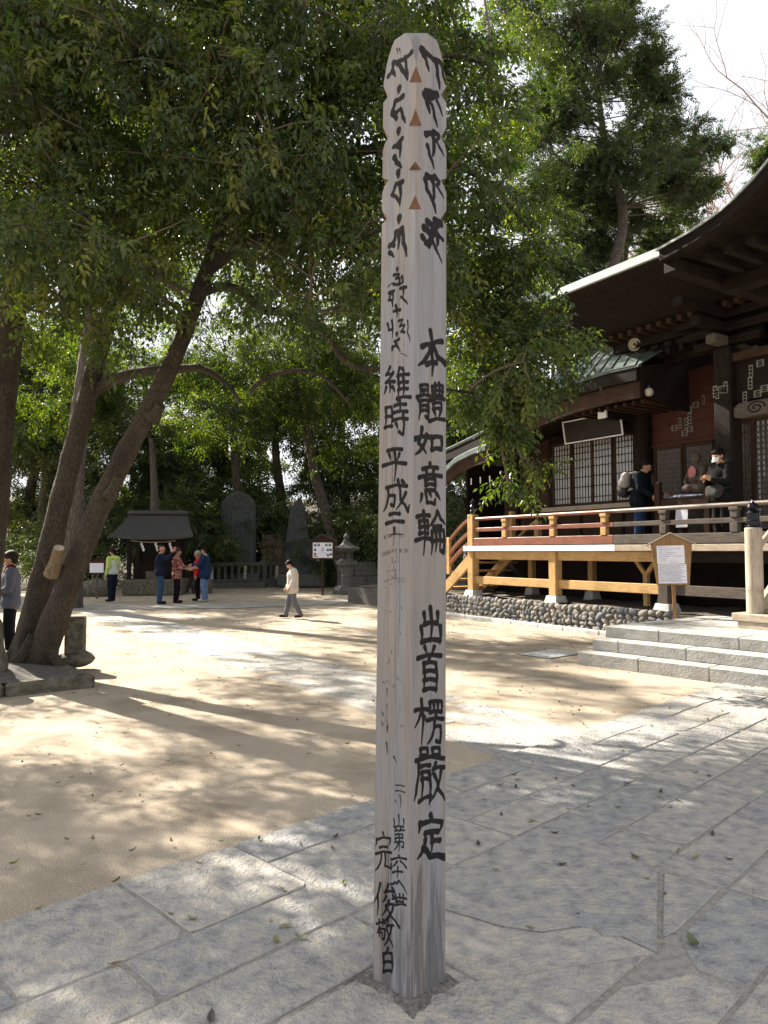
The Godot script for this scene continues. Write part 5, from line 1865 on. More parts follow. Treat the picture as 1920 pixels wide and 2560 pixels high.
# ---------------------------------------------------------------- monuments at the back
func build_monuments() -> void:
	# tall slab with a rounded head
	var a := thing("stone_monument", "tall dark stone slab with rounded top standing behind the stone balustrade", "monument", Vector3(-6.55, 0, -33.3), 0.05)
	var p := PackedVector2Array([Vector2(-0.78, 0.5), Vector2(0.80, 0.5), Vector2(0.80, 3.65), Vector2(0.72, 3.86), Vector2(0.48, 4.10), Vector2(0.16, 4.26), Vector2(-0.08, 4.28), Vector2(-0.40, 4.12), Vector2(-0.66, 3.90), Vector2(-0.78, 3.72)])
	var st := mb()
	prism(st, p, -0.16, 0.16, Transform3D.IDENTITY, 0.03)
	obj("slab", st, M["dark_stone"], a)
	var bs := mb()
	box(bs, Vector3(0, 0.35, 0), Vector3(2.0, 0.5, 0.9), Basis.IDENTITY, 0.05)
	box(bs, Vector3(0, 0.05, 0), Vector3(2.6, 0.3, 1.3), Basis.IDENTITY, 0.05)
	obj("plinth", bs, M["grey_stone"], a)
	var r := RandomNumberGenerator.new()
	r.seed = 3
	for k in 7:
		var ln := mb()
		for i in 26:
			if r.randf() < 0.85:
				span(ln, Vector3(-0.045, 3.35 - i * 0.095, 0.158), Vector3(0.045, 3.40 - i * 0.095 + r.randf() * 0.02, 0.163), 0.001)
		obj("carved_line", ln, M["carved"], a).position = Vector3(-0.60 + k * 0.2, 0, 0)
	# pointed slab
	var b := thing("pointed_monument", "pointed leaning dark stone slab with carved characters beside the map board", "monument", Vector3(-3.75, 0, -33.0), 0.0)
	var q := PackedVector2Array([Vector2(-0.68, 0.5), Vector2(0.92, 0.5), Vector2(0.85, 0.95), Vector2(0.62, 1.6), Vector2(0.42, 2.35), Vector2(0.30, 3.2), Vector2(0.12, 3.75), Vector2(0.03, 4.02), Vector2(-0.10, 3.92), Vector2(-0.42, 3.45), Vector2(-0.50, 2.9), Vector2(-0.60, 2.2), Vector2(-0.66, 1.3)])
	var st2 := mb()
	prism(st2, q, -0.14, 0.14, Transform3D.IDENTITY, 0.05)
	obj("slab", st2, M["dark_stone"], b)
	for k in 4:
		var g := mb()
		for e in [[Vector3(-0.18, 0.10, 0), Vector3(0.20, 0.14, 0)], [Vector3(0.0, 0.22, 0), Vector3(0.0, -0.16, 0)], [Vector3(-0.16, -0.04, 0), Vector3(0.17, 0.0, 0)], [Vector3(-0.20, -0.18, 0), Vector3(0.20, -0.15, 0)]]:
			beam(g, e[0] * (0.8 + 0.1 * k), e[1] * (0.8 + 0.1 * k), 0.008, 0.025, 0.001)
		obj("carved_character", g, M["grey_stone"], b).position = Vector3(-0.04, 2.75 - k * 0.62, 0.14)
	var bs2 := mb()
	box(bs2, Vector3(0.1, 0.3, 0), Vector3(2.1, 0.55, 0.9), Basis.IDENTITY, 0.06)
	obj("plinth", bs2, M["grey_stone"], b)
	# low walls of squared stone behind and beside them
	for w in [[Vector3(-9.6, 0, -33.9), 2.3, 3, "tan block wall between the small shrine and the tall stone slab"], [Vector3(-5.6, 0, -33.9), 1.6, 4, "tan block wall between the two dark stone slabs"], [Vector3(-1.9, 0, -30.2), 2.6, 2, "low block wall behind the stone lantern"]]:
		var o := thing("block_wall", w[3], "wall", w[0])
		var rows: int = w[2]
		for k in rows:
			var x := 0.0
			var at := 0
			while x < w[1] - 0.05:
				var ln: float = minf(r.randf_range(0.55, 0.95), w[1] - x)
				var s := mb()
				box(s, Vector3.ZERO, Vector3(ln - 0.015, 0.58, 0.35), Basis.IDENTITY, 0.03)
				var bl := obj("block", s, M["tan_stone"] if rows > 2 else M["grey_stone"], o)
				bl.position = Vector3(x + ln * 0.5, 0.29 + 0.59 * k, r.randf_range(-0.02, 0.02))
				x += ln
				at += 1
	# balustrade
	var f := thing("stone_balustrade", "grey stone balustrade of square bars before the two stone slabs", "balustrade", Vector3(-8.0, 0, -31.9), -0.50)
	f.look_at_from_position(f.position, f.position + Vector3(2.9, 0, 5.2), Vector3.UP)
	f.rotation.y += PI
	var len := 6.3
	var cu := mb()
	box(cu, Vector3(len * 0.5, 0.10, 0), Vector3(len + 0.4, 0.30, 0.5), Basis.IDENTITY, 0.02)
	obj("curb", cu, M["grey_stone"], f)
	var ra := mb()
	box(ra, Vector3(len * 0.5, 1.02, 0), Vector3(len, 0.16, 0.20), Basis.IDENTITY, 0.02)
	obj("top_rail", ra, M["grey_stone"], f)
	var lr := mb()
	box(lr, Vector3(len * 0.5, 0.31, 0), Vector3(len, 0.11, 0.22), Basis.IDENTITY, 0.02)
	obj("bottom_rail", lr, M["grey_stone"], f)
	for i in 22:
		if i == 10 or i == 0 or i == 21:
			var ps := mb()
			box(ps, Vector3(0, 0.68, 0), Vector3(0.22, 1.02, 0.24), Basis.IDENTITY, 0.02)
			lathe(ps, [Vector2(0.0, 1.18), Vector2(0.09, 1.18), Vector2(0.11, 1.26), Vector2(0.07, 1.34), Vector2(0.0, 1.38)], 12)
			obj("end_post", ps, M["grey_stone"], f).position = Vector3(i * 0.30, 0, 0)
		else:
			var bb := mb()
			box(bb, Vector3(0, 0.655, 0), Vector3(0.13, 0.58, 0.13), Basis.IDENTITY, 0.012)
			obj("bar", bb, M["footing"] if i % 5 == 2 else M["grey_stone"], f).position = Vector3(i * 0.30, 0, 0)
	# stone lantern
	var l := thing("stone_lantern", "grey stone lantern with a pagoda cap right of the map board", "lantern", Vector3(-1.42, 0, -27.9))
	var pr := [["base", [Vector2(0.0, 0), Vector2(0.50, 0), Vector2(0.50, 0.14), Vector2(0.36, 0.30), Vector2(0.0, 0.31)], 6], ["shaft", [Vector2(0.0, 0.30), Vector2(0.22, 0.30), Vector2(0.19, 0.36), Vector2(0.18, 0.62), Vector2(0.21, 0.66), Vector2(0.18, 0.70), Vector2(0.20, 1.02), Vector2(0.0, 1.03)], 16], ["platform", [Vector2(0.0, 1.0), Vector2(0.20, 1.0), Vector2(0.40, 1.10), Vector2(0.42, 1.24), Vector2(0.0, 1.25)], 6]]
	for e in pr:
		var s := mb()
		lathe(s, e[1], e[2])
		obj(e[0], s, M["grey_stone"], l)
	var fb := mb()
	for k in 6:
		var an := TAU * k / 6.0
		box(fb, Vector3(cos(an) * 0.21, 1.42, sin(an) * 0.21), Vector3(0.07, 0.34, 0.07), Basis(Vector3.UP, -an), 0.01)
	box(fb, Vector3(0, 1.42, 0), Vector3(0.20, 0.32, 0.12), Basis.IDENTITY, 0.01)
	lathe(fb, [Vector2(0.0, 1.24), Vector2(0.26, 1.24), Vector2(0.26, 1.30), Vector2(0.0, 1.30)], 6)
	lathe(fb, [Vector2(0.0, 1.55), Vector2(0.26, 1.55), Vector2(0.26, 1.60), Vector2(0.0, 1.60)], 6)
	obj("fire_box", fb, M["grey_stone"], l)
	var cp := mb()
	lathe(cp, [Vector2(0.0, 1.59), Vector2(0.30, 1.59), Vector2(0.50, 1.66), Vector2(0.53, 1.73), Vector2(0.36, 1.76), Vector2(0.20, 1.86), Vector2(0.13, 1.95), Vector2(0.0, 1.96)], 6)
	obj("cap", cp, M["grey_stone"], l)
	var fi := mb()
	lathe(fi, [Vector2(0.0, 1.94), Vector2(0.10, 1.94), Vector2(0.13, 2.0), Vector2(0.07, 2.04), Vector2(0.12, 2.11), Vector2(0.09, 2.19), Vector2(0.01, 2.27), Vector2(0.0, 2.27)], 14)
	obj("jewel", fi, M["grey_stone"], l)
	# little shrine
	var s := thing("small_shrine", "small dark wooden shrine with a flared roof and hanging paper streamers", "shrine", Vector3(-8.55, 0, -28.0), 0.12)
	var dw: Array = M["dark_wood"]
	var ro := mb()
	sheet(ro, 16, 10, func(u, v):
		var x: float = lerpf(-1.05 - 0.42 * v, 1.05 + 0.42 * v, u)
		return Vector3(x, 3.02 - 1.22 * v + 0.30 * v * v + 0.10 * pow(absf(u * 2.0 - 1.0), 3.0) * v, 1.35 * v - 0.1), Vector3(0, -0.09, 0))
	sheet(ro, 12, 6, func(u, v):
		return Vector3(lerpf(-1.05 - 0.3 * v, 1.05 + 0.3 * v, u), 3.02 - 1.1 * v + 0.2 * v * v, -0.1 - 1.2 * v), Vector3(0, -0.09, 0))
	obj("roof", ro, M["shrine_roof"], s)
	var rg := mb()
	box(rg, Vector3(0, 3.06, -0.1), Vector3(2.2, 0.16, 0.22), Basis.IDENTITY, 0.03)
	obj("ridge", rg, M["shrine_roof"], s)
	for e in [[-0.85, 0.85], [0.85, 0.85], [-0.85, -0.8], [0.85, -0.8]]:
		part_span("post", dw[1], s, Vector3(e[0] - 0.07, 0.55, e[1] - 0.07), Vector3(e[0] + 0.07, 2.25, e[1] + 0.07), 0.01)
	part_span("back_wall", dw[0], s, Vector3(-0.85, 0.55, -0.85), Vector3(0.85, 2.3, -0.80))
	part_span("front_board", dw[0], s, Vector3(-0.80, 0.55, 0.30), Vector3(0.80, 1.15, 0.36))
	part_span("lintel", dw[0], s, Vector3(-0.95, 2.05, 0.78), Vector3(0.95, 2.2, 0.9))
	var ba := mb()
	box(ba, Vector3(0, 0.28, 0), Vector3(2.1, 0.56, 2.0), Basis.IDENTITY, 0.03)
	obj("stone_base", ba, M["mossy_stone"], s)
	part_span("offertory_box", M["grey_wood"][0], s, Vector3(-0.25, 0.56, 0.60), Vector3(0.25, 0.86, 0.92), 0.01)
	var rp := mb()
	var rpts := []
	for i in 9:
		rpts.append(Vector3(lerpf(-0.8, 0.8, i / 8.0), 1.98 - 0.06 * sin(PI * i / 8.0), 0.92))
	tube(rp, rpts, [0.02, 0.02, 0.02, 0.02, 0.02, 0.02, 0.02, 0.02, 0.02], 6)
	obj("straw_rope", rp, M["pale_wood"][0], s)
	for i in 3:
		var sm := mb()
		for k in 3:
			span(sm, Vector3(-0.05 + 0.035 * k, -0.16 - 0.10 * k, 0), Vector3(0.03 + 0.035 * k, -0.05 - 0.10 * k, 0.004), 0.001)
		obj("paper_streamer", sm, M["paper"], s).position = Vector3(-0.40 + i * 0.5, 1.96, 0.93)
	# boulders beside the shrine
	var bl := [[Vector3(-10.3, 0.22, -26.6), Vector3(1.1, 0.75, 0.8), "rounded dark boulder left of the small shrine, behind the white notice"], [Vector3(-11.3, 0.12, -26.2), Vector3(0.6, 0.4, 0.5), "small pale boulder at the left, nearest the old tree trunk"], [Vector3(-7.0, 0.2, -28.6), Vector3(0.8, 0.8, 0.7), "mossy boulder at the right foot of the small shrine"]]
	for i in bl.size():
		var bo := thing("boulder", bl[i][2], "boulder", bl[i][0])
		obj("stone", lump(bl[i][1], 40 + i, 9, 12, 0.09), M["mossy_stone"], bo)
	# stones under the big tree
	var bd := thing("tree_bed", "low raised bed with a stone kerb round the foot of the leaning evergreen", "planting bed", Vector3(-3.42, 0, -8.86))
	var kd := [Vector3(-0.777, 0, 0.629), Vector3(-0.62, 0, -0.785)]
	for k in 2:
		var at := 0.0
		for i in 4:
			var ln := r.randf_range(0.75, 1.05)
			var ks := mb()
			box(ks, Vector3.ZERO, Vector3(ln - 0.02, 0.20, 0.20), Basis.IDENTITY, 0.03)
			var ko := obj("kerb_stone", ks, M["mossy_stone"], bd)
			ko.position = kd[k] * (at + ln * 0.5) + Vector3(-0.1 if k == 0 else -0.08, 0.03, -0.1 if k == 0 else 0.04)
			ko.rotation.y = atan2(-kd[k].z, kd[k].x)
			at += ln
	var so := mb()
	sheet(so, 20, 20, func(u, v):
		var q2: Vector3 = kd[0] * u * 3.6 + kd[1] * v * 3.6
		return q2 + Vector3(-0.12, 0.10 + 0.05 * sin(u * 9.0) * sin(v * 8.0) * minf(1.0, 4.0 * u) + 0.12 * exp(-18.0 * ((u - 0.33) * (u - 0.33) + (v - 0.28) * (v - 0.28))), -0.06))
	obj("earth", so, M["mortar"], bd)
	var sp := thing("stone_marker", "short squared dark stone post on a base, right of the leaning trunk", "marker stone", Vector3(-4.22, 0.10, -10.2), 0.3)
	var sm2 := mb()
	box(sm2, Vector3(0, 0.33, 0), Vector3(0.26, 0.56, 0.22), Basis.IDENTITY, 0.02)
	obj("shaft", sm2, M["mossy_stone"], sp)
	obj("base", lump(Vector3(0.46, 0.22, 0.40), 51, 6, 10, 0.07), M["mossy_stone"], sp).position = Vector3(0.02, 0.03, 0)
	var sp2 := thing("stone_marker", "round-topped mossy stone on a base at the left edge, before the trunk", "marker stone", Vector3(-4.66, 0.08, -8.75), 0.2)
	var sm3 := mb()
	nets(sm3, [[Vector3(0, 0.14, 0), Vector3(0, 0.62, 0), 0.20, 0.17], [Vector3(-0.05, 0.2, 0), Vector3(0.05, 0.2, 0), 0.19, 0.19]], 0.03, 0.05)
	obj("shaft", sm3, M["mossy_stone"], sp2)
	obj("base", lump(Vector3(0.66, 0.26, 0.52), 52, 6, 10, 0.08), M["mossy_stone"], sp2).position = Vector3(0.02, 0.02, 0.02)

# ---------------------------------------------------------------- the inscribed post
const POST_H := 3.66
const POST_W := 0.190

# strokes are laid as tapering strings of brush dabs; ink holds how black each texel is
func brush(ink: PackedFloat32Array, w: int, h: int, x0: float, y0: float, x1: float, y1: float, r0: float, r1: float, sx: float, sy: float) -> void:
	# positions and radii in metres on the face, sx and sy texels per metre, y measured down from the texture's top
	var steps := int(maxf(absf(x1 - x0) * sx, absf(y1 - y0) * sy)) + 1
	for i in steps + 1:
		var u := float(i) / steps
		var cx := lerpf(x0, x1, u) * sx
		var cy := lerpf(y0, y1, u) * sy
		var rx := lerpf(r0, r1, u) * sx
		var ry := lerpf(r0, r1, u) * sy
		for y in range(maxi(0, int(cy - ry - 1)), mini(h, int(cy + ry + 2))):
			for x in range(maxi(0, int(cx - rx - 1)), mini(w, int(cx + rx + 2))):
				var dx := (x + 0.5 - cx) / rx
				var dy := (y + 0.5 - cy) / ry
				var d := sqrt(dx * dx + dy * dy)
				var k := clampf((1.0 - d) * minf(rx, ry) + 0.5, 0.0, 1.0)
				if k > ink[y * w + x]:
					ink[y * w + x] = k

func face_texture(glyphs: Array, sd: int, base: Color, worn_from: float, worn_to: float) -> ImageTexture:
	var w := 160
	var h := 2048
	var sx := w / POST_W
	var sy := h / POST_H
	var ink := PackedFloat32Array()
	ink.resize(w * h)
	for g in glyphs:
		for s in g.split(";", false):
			var bits: PackedStringArray = s.split("|")
			var rad := float(bits[0]) * 0.000135
			var pts: PackedStringArray = bits[1].split(" ", false)
			for i in pts.size() - 1:
				var a: PackedStringArray = pts[i].split(",")
				var b: PackedStringArray = pts[i + 1].split(",")
				# the brush lands broad, thins in the middle; level strokes end broad, falling strokes end in a point
				var k2 := POST_W / 0.182
				var level := absf(float(b[1]) - float(a[1])) < absf(float(b[0]) - float(a[0])) * 0.7
				var t0 := 1.15 if i == 0 else 0.95
				var t1 := 0.95 if i < pts.size() - 2 else (1.12 if level else 0.42)
				var ax := float(a[0]) * 0.001 * k2
				var ay := POST_H - float(a[1]) * 0.001
				var bx := float(b[0]) * 0.001 * k2
				var by := POST_H - float(b[1]) * 0.001
				var bow := Vector2(by - ay, ax - bx) * 0.07
				var mx := (ax + bx) * 0.5 + bow.x
				var my := (ay + by) * 0.5 + bow.y
				brush(ink, w, h, ax, ay, mx, my, rad * t0, rad * 0.84, sx, sy)
				brush(ink, w, h, mx, my, bx, by, rad * 0.84, rad * t1, sx, sy)
	var fine := FastNoiseLite.new()
	fine.seed = sd
	fine.frequency = 0.09
	fine.fractal_octaves = 3
	var wide := FastNoiseLite.new()
	wide.seed = sd + 1
	wide.frequency = 0.013
	var r := RandomNumberGenerator.new()
	r.seed = sd
	var cracks := []
	for i in 7:
		cracks.append([r.randf_range(0.25, 0.75) * w, r.randf_range(0.30, 0.62) * h, r.randf_range(60, 260), r.randf_range(0.5, 1.1)])
	var im := Image.create(w, h, false, Image.FORMAT_RGB8)
	for y in h:
		var up := POST_H * (1.0 - (y + 0.5) / h)
		for x in w:
			var g := fine.get_noise_2d(x * 3.2, y * 0.055)
			var g2 := fine.get_noise_2d(x * 9.0 + 300.0, y * 0.16)
			var p := wide.get_noise_2d(x * 1.4, y * 0.22)
			var l := 1.0 + 0.22 * g + 0.14 * g2 + 0.16 * p
			var warm := clampf(0.5 + 1.6 * wide.get_noise_2d(x * 0.9 + 900.0, y * 0.10) + (0.25 if up < 2.2 and up > 0.9 else -0.15), 0.0, 1.0)
			var c := Color(base.r * lerpf(0.97, 1.04, warm), base.g * lerpf(1.0, 0.97, warm), base.b * lerpf(1.04, 0.88, warm)) * l
			# moss and grime splashed up from the ground, with ragged tops
			var stain := up + 0.75 * p + 0.30 * g + 0.2 * g2
			c = c.lerp(Color(0.085, 0.08, 0.074) * l, 0.55 * (1.0 - smoothstep(0.16, 0.30, stain)))
			var k := ink[y * w + x]
			# ink has flaked from the raised grain where the face has weathered
			var flake := 1.0
			if up > worn_from and up < worn_to:
				flake = smoothstep(0.05, 0.5, g + 0.35 * g2 + 0.10)
			k *= flake * (0.93 + 0.07 * g2)
			c = c.lerp(Color(0.0045, 0.004, 0.0045), clampf(k, 0.0, 1.0))
			# long drying checks
			if absf(x - w * 0.55 + 3.0 * wide.get_noise_1d(y * 0.3)) < 0.6 and fine.get_noise_2d(7.0, y * 0.03) > -0.25:
				c = c * 0.45
			for q in cracks:
				var dy: float = absf(y - q[1])
				if dy < q[2] and worn_to > 0.0 and absf(x - q[0] - 2.0 * sin(y * 0.02 + q[0])) < q[3] * (1.0 - dy / q[2]):
					c = c * 0.3
			im.set_pixel(x, y, Color(c.r, c.g, c.b).linear_to_srgb())
	return ImageTexture.create_from_image(im)

func build_post() -> void:
	var at := Vector3(0.0908, 0.0, -2.70)
	var post := thing("memorial_post", "tall square weathered wooden memorial post inscribed with black brush characters", "wooden post")
	var half := POST_W * 0.5
	var slim := func(h): return half * (1.0 - 0.078 * clampf(h / POST_H, 0.0, 1.0))
	# local x runs along the right face, local z towards the camera's left; the front edge is at +x, +z
	var turn := 0.775
	var lean := Basis(Vector3(0, 0, 1), -0.0085)
	post.transform = Transform3D(lean * Basis(Vector3.UP, turn), at - lean * Basis(Vector3.UP, turn) * Vector3(-half, 0, half) + Vector3(0, -0.12, 0))
	# section: a square; at the head five notched tiers, rounded crown
	var levels := POST_LEVELS
	var faces := [[Vector3(0, 0, 1), Vector3(1, 0, 0)], [Vector3(1, 0, 0), Vector3(0, 0, -1)], [Vector3(0, 0, -1), Vector3(-1, 0, 0)], [Vector3(-1, 0, 0), Vector3(0, 0, 1)]]
	var sm := mb()
	var names := ["right_face", "rear_face", "far_face", "left_face"]
	# each corner is cut back by "cut" at its level, which leaves the pale wood in the notch
	for fi in 4:
		var n: Vector3 = faces[fi][0]
		var ux: Vector3 = faces[fi][1]
		var st := mb()
		for i in levels.size() - 1:
			var a: Array = levels[i]
			var b: Array = levels[i + 1]
			var ca: float = a[1]
			var cb: float = b[1]
			var q := []
			for e in [[a[0], -1.0, ca], [a[0], 1.0, ca], [b[0], 1.0, cb], [b[0], -1.0, cb]]:
				var hf: float = slim.call(e[0])
				var ac: float = e[1] * (hf - e[2])
				q.append([n * hf + ux * ac + Vector3.UP * (e[0] + 0.12), Vector2((ac / hf + 1.0) * 0.5, 1.0 - e[0] / POST_H)])
			if absf(b[0] - a[0]) < 0.0005:
				continue
			for t in [[0, 1, 2], [0, 2, 3]]:
				var pa: Vector3 = q[t[0]][0]
				var pb: Vector3 = q[t[1]][0]
				var pc: Vector3 = q[t[2]][0]
				var ids: Array = t
				if (pc - pa).cross(pb - pa).dot(n) < 0.0:
					ids = [t[0], t[2], t[1]]
				for id in ids:
					st.set_normal(n)
					st.set_uv(q[id][1])
					st.add_vertex(q[id][0])
		var mat: StandardMaterial3D = M["post_right"] if fi == 0 else (M["post_left"] if fi == 3 else M["post_plain"])
		obj("face", st, mat, post)
		# the cut corner between this face and the next
		var n2: Vector3 = faces[(fi + 1) % 4][0]
		var ux2: Vector3 = faces[(fi + 1) % 4][1]
		var cs := mb()
		var ws := mb()
		for i in levels.size() - 1:
			var a: Array = levels[i]
			var b: Array = levels[i + 1]
			if a[1] < 0.001 and b[1] < 0.001:
				continue
			var fa: float = slim.call(a[0])
			var fb: float = slim.call(b[0])
			var p0: Vector3 = n * fa + ux * (fa - a[1]) + Vector3.UP * (a[0] + 0.12)
			var p1: Vector3 = n2 * fa + ux2 * (-fa + a[1]) + Vector3.UP * (a[0] + 0.12)
			var p2: Vector3 = n2 * fb + ux2 * (-fb + b[1]) + Vector3.UP * (b[0] + 0.12)
			var p3: Vector3 = n * fb + ux * (fb - b[1]) + Vector3.UP * (b[0] + 0.12)
			flat4(cs if a[1] > 0.03 and b[1] < 0.001 else ws, p0, p1, p2, p3, n + n2)
		obj("notch_cut", cs, M["notch_wood"], post)
		obj("worn_corner", ws, M["post_plain"], post)
	# slightly domed top with a dark metal sheet
	var top := mb()
	var c: float = levels[levels.size() - 1][1]
	var hh: float = levels[levels.size() - 1][0] + 0.12
	var ring := []
	for fi in 4:
		var n: Vector3 = faces[fi][0]
		var ux: Vector3 = faces[fi][1]
		var tf: float = slim.call(hh)
		ring.append(n * tf + ux * (-tf + c) + Vector3.UP * hh)
		ring.append(n * tf + ux * (tf - c) + Vector3.UP * hh)
	for i in 8:
		flat3(top, ring[i], ring[(i + 1) % 8], Vector3(0, hh + 0.012, 0), Vector3.UP)
	obj("top_cap", top, M["black_metal"], post)

# ---------------------------------------------------------------- notice boards
func gabled_board(called: String, label: String, at: Vector3, yaw: float, w0: float, w1: float, h: float, lift: float, pole: Material, panel: Material, roof: Material, lean := 0.0) -> Node3D:
	var o := thing(called, label, "notice board", at, yaw)
	o.rotation.z = lean
	var p := PackedVector2Array([Vector2(-w0 * 0.5, lift), Vector2(w0 * 0.5, lift), Vector2(w1 * 0.5, lift + h), Vector2(0, lift + h + w1 * 0.26), Vector2(-w1 * 0.5, lift + h)])
	var st := mb()
	prism(st, p, -0.02, 0.02, Transform3D.IDENTITY, 0.004)
	obj("board", st, panel, o)
	for s in [-1.0, 1.0]:
		var rf := mb()
		beam(rf, Vector3(s * 0.0, lift + h + w1 * 0.26 + 0.02, 0), Vector3(s * (w1 * 0.5 + 0.07), lift + h - 0.015, 0), 0.14, 0.022, 0.004)
		obj("roof_board", rf, roof, o)
	part_span("pole", pole, o, Vector3(-0.03, -0.1, -0.075), Vector3(0.03, lift + h * 0.7, -0.022), 0.006)
	return o

func print_sheet(parent: Node, at: Vector3, w: float, h: float, tex: Texture2D) -> void:
	var st := mb()
	var n := Vector3(0, 0, 1)
	var q := [Vector3(-w * 0.5, -h * 0.5, 0), Vector3(w * 0.5, -h * 0.5, 0), Vector3(w * 0.5, h * 0.5, 0), Vector3(-w * 0.5, h * 0.5, 0)]
	var uv := [Vector2(0, 1), Vector2(1, 1), Vector2(1, 0), Vector2(0, 0)]
	for i in [0, 2, 1, 0, 3, 2]:
		st.set_normal(n)
		st.set_uv(uv[i])
		st.add_vertex(q[i])
	var m := StandardMaterial3D.new()
	m.albedo_texture = tex
	m.roughness = 0.6
	obj("sheet", st, m, parent).position = at
	var bk := mb()
	span(bk, Vector3(-w * 0.5, -h * 0.5, -0.004), Vector3(w * 0.5, h * 0.5, -0.001), 0.0005)
	obj("sheet_back", bk, M["paper"], parent).position = at

func text_picture(w: int, h: int, sd: int, lines: Array) -> ImageTexture:
	var r := RandomNumberGenerator.new()
	r.seed = sd
	var im := Image.create(w, h, false, Image.FORMAT_RGB8)
	im.fill(Color(0.90, 0.90, 0.93))
	for l in lines:
		# [y, x0, x1, glyph size, colour]: rows of small square characters made of strokes
		var x: int = l[1]
		while x < l[2]:
			var g: int = l[3]
			if r.randf() < 0.93:
				for k in 4:
					if r.randf() < 0.72:
						im.fill_rect(Rect2i(x, l[0] + k * g / 4, g - 1, maxi(1, g / 8)), l[4])
					if r.randf() < 0.55:
						im.fill_rect(Rect2i(x + k * g / 4, l[0], maxi(1, g / 8), g - 1), l[4])
			x += g + 1
	return ImageTexture.create_from_image(im)

func build_notices() -> void:
	var sw: Array = M["sign_wood"]
	var n1 := gabled_board("notice_board", "pale wooden house-shaped notice board with two white sheets, before the veranda", Vector3(4.93, 0.48, -12.62), -0.42, 0.52, 0.66, 0.70, 0.54, sw[1], sw[1], M["pale_wood"][0], 0.03)
	var dark := Color(0.25, 0.27, 0.36)
	var blue := Color(0.38, 0.48, 0.72)
	var l1 := []
	for i in 9:
		l1.append([14 + i * 20, 20 if i % 3 else 14, [120, 220, 150, 170, 160, 236, 110, 90, 190][i], 9 if i < 6 else 7, dark if i % 2 else blue])
	print_sheet(n1, Vector3(-0.015, 1.06, 0.027), 0.44, 0.31, text_picture(256, 200, 4, l1))
	var l2 := []
	for i in 15:
		l2.append([10 + i * 12, 10, 246 - (i * 37) % 60, 7, dark])
	print_sheet(n1, Vector3(0.0, 0.735, 0.027), 0.45, 0.325, text_picture(256, 200, 5, l2))
	var n2 := gabled_board("map_board", "brown gabled map board on a pole before the pointed stone slab", Vector3(-2.25, 0, -27.2), 0.0, 0.84, 0.96, 0.66, 1.29, M["brown_wood"][1], M["brown_wood"][1], M["grey_wood"][0])
	var im := Image.create(192, 144, false, Image.FORMAT_RGB8)
	im.fill(Color(0.90, 0.90, 0.93))
	var r := RandomNumberGenerator.new()
	r.seed = 6
	for e in [[10, 12], [44, 10], [120, 10], [154, 10], [10, 56], [134, 56], [162, 56], [10, 96], [136, 106], [164, 98]]:
		im.fill_rect(Rect2i(e[0], e[1], 25, 23), Color(0.22, 0.22, 0.24))
		im.fill_rect(Rect2i(e[0] + 2, e[1] + 2, 21, 8), Color(0.62, 0.64, 0.68))
		im.fill_rect(Rect2i(e[0] + 5, e[1] + 8, 13, 7), Color(0.40, 0.42, 0.40))
	im.fill_rect(Rect2i(10, 126, 40, 8), Color(0.55, 0.22, 0.2))
	for i in 26:
		var x := r.randi_range(50, 126)
		var y := r.randi_range(36, 110)
		im.fill_rect(Rect2i(x, y, r.randi_range(2, 18), 1), Color(0.35, 0.38, 0.52))
		im.fill_rect(Rect2i(x, y, 1, r.randi_range(2, 16)), Color(0.35, 0.38, 0.52))
	for k in 3:
		im.fill_rect(Rect2i(88, 58 + k * 8, 22, 3), Color(0.25, 0.27, 0.42))
	im.fill_rect(Rect2i(90, 50, 3, 34), Color(0.25, 0.27, 0.42))
	print_sheet(n2, Vector3(0, 1.63, 0.027), 0.72, 0.56, ImageTexture.create_from_image(im))
	var n3 := gabled_board("white_notice", "small red-brown notice board with a white sheet by the man in the green hood", Vector3(-9.75, 0, -25.2), 0.05, 0.50, 0.58, 0.40, 0.82, M["grey_wood"][1], M["russet_wood"][1], M["brown_wood"][0])
	var l3 := []
	for i in 10:
		l3.append([10 + i * 12, 8, 150, 6, Color(0.62, 0.62, 0.66)])
	print_sheet(n3, Vector3(0, 1.03, 0.027), 0.46, 0.32, text_picture(160, 130, 8, l3))

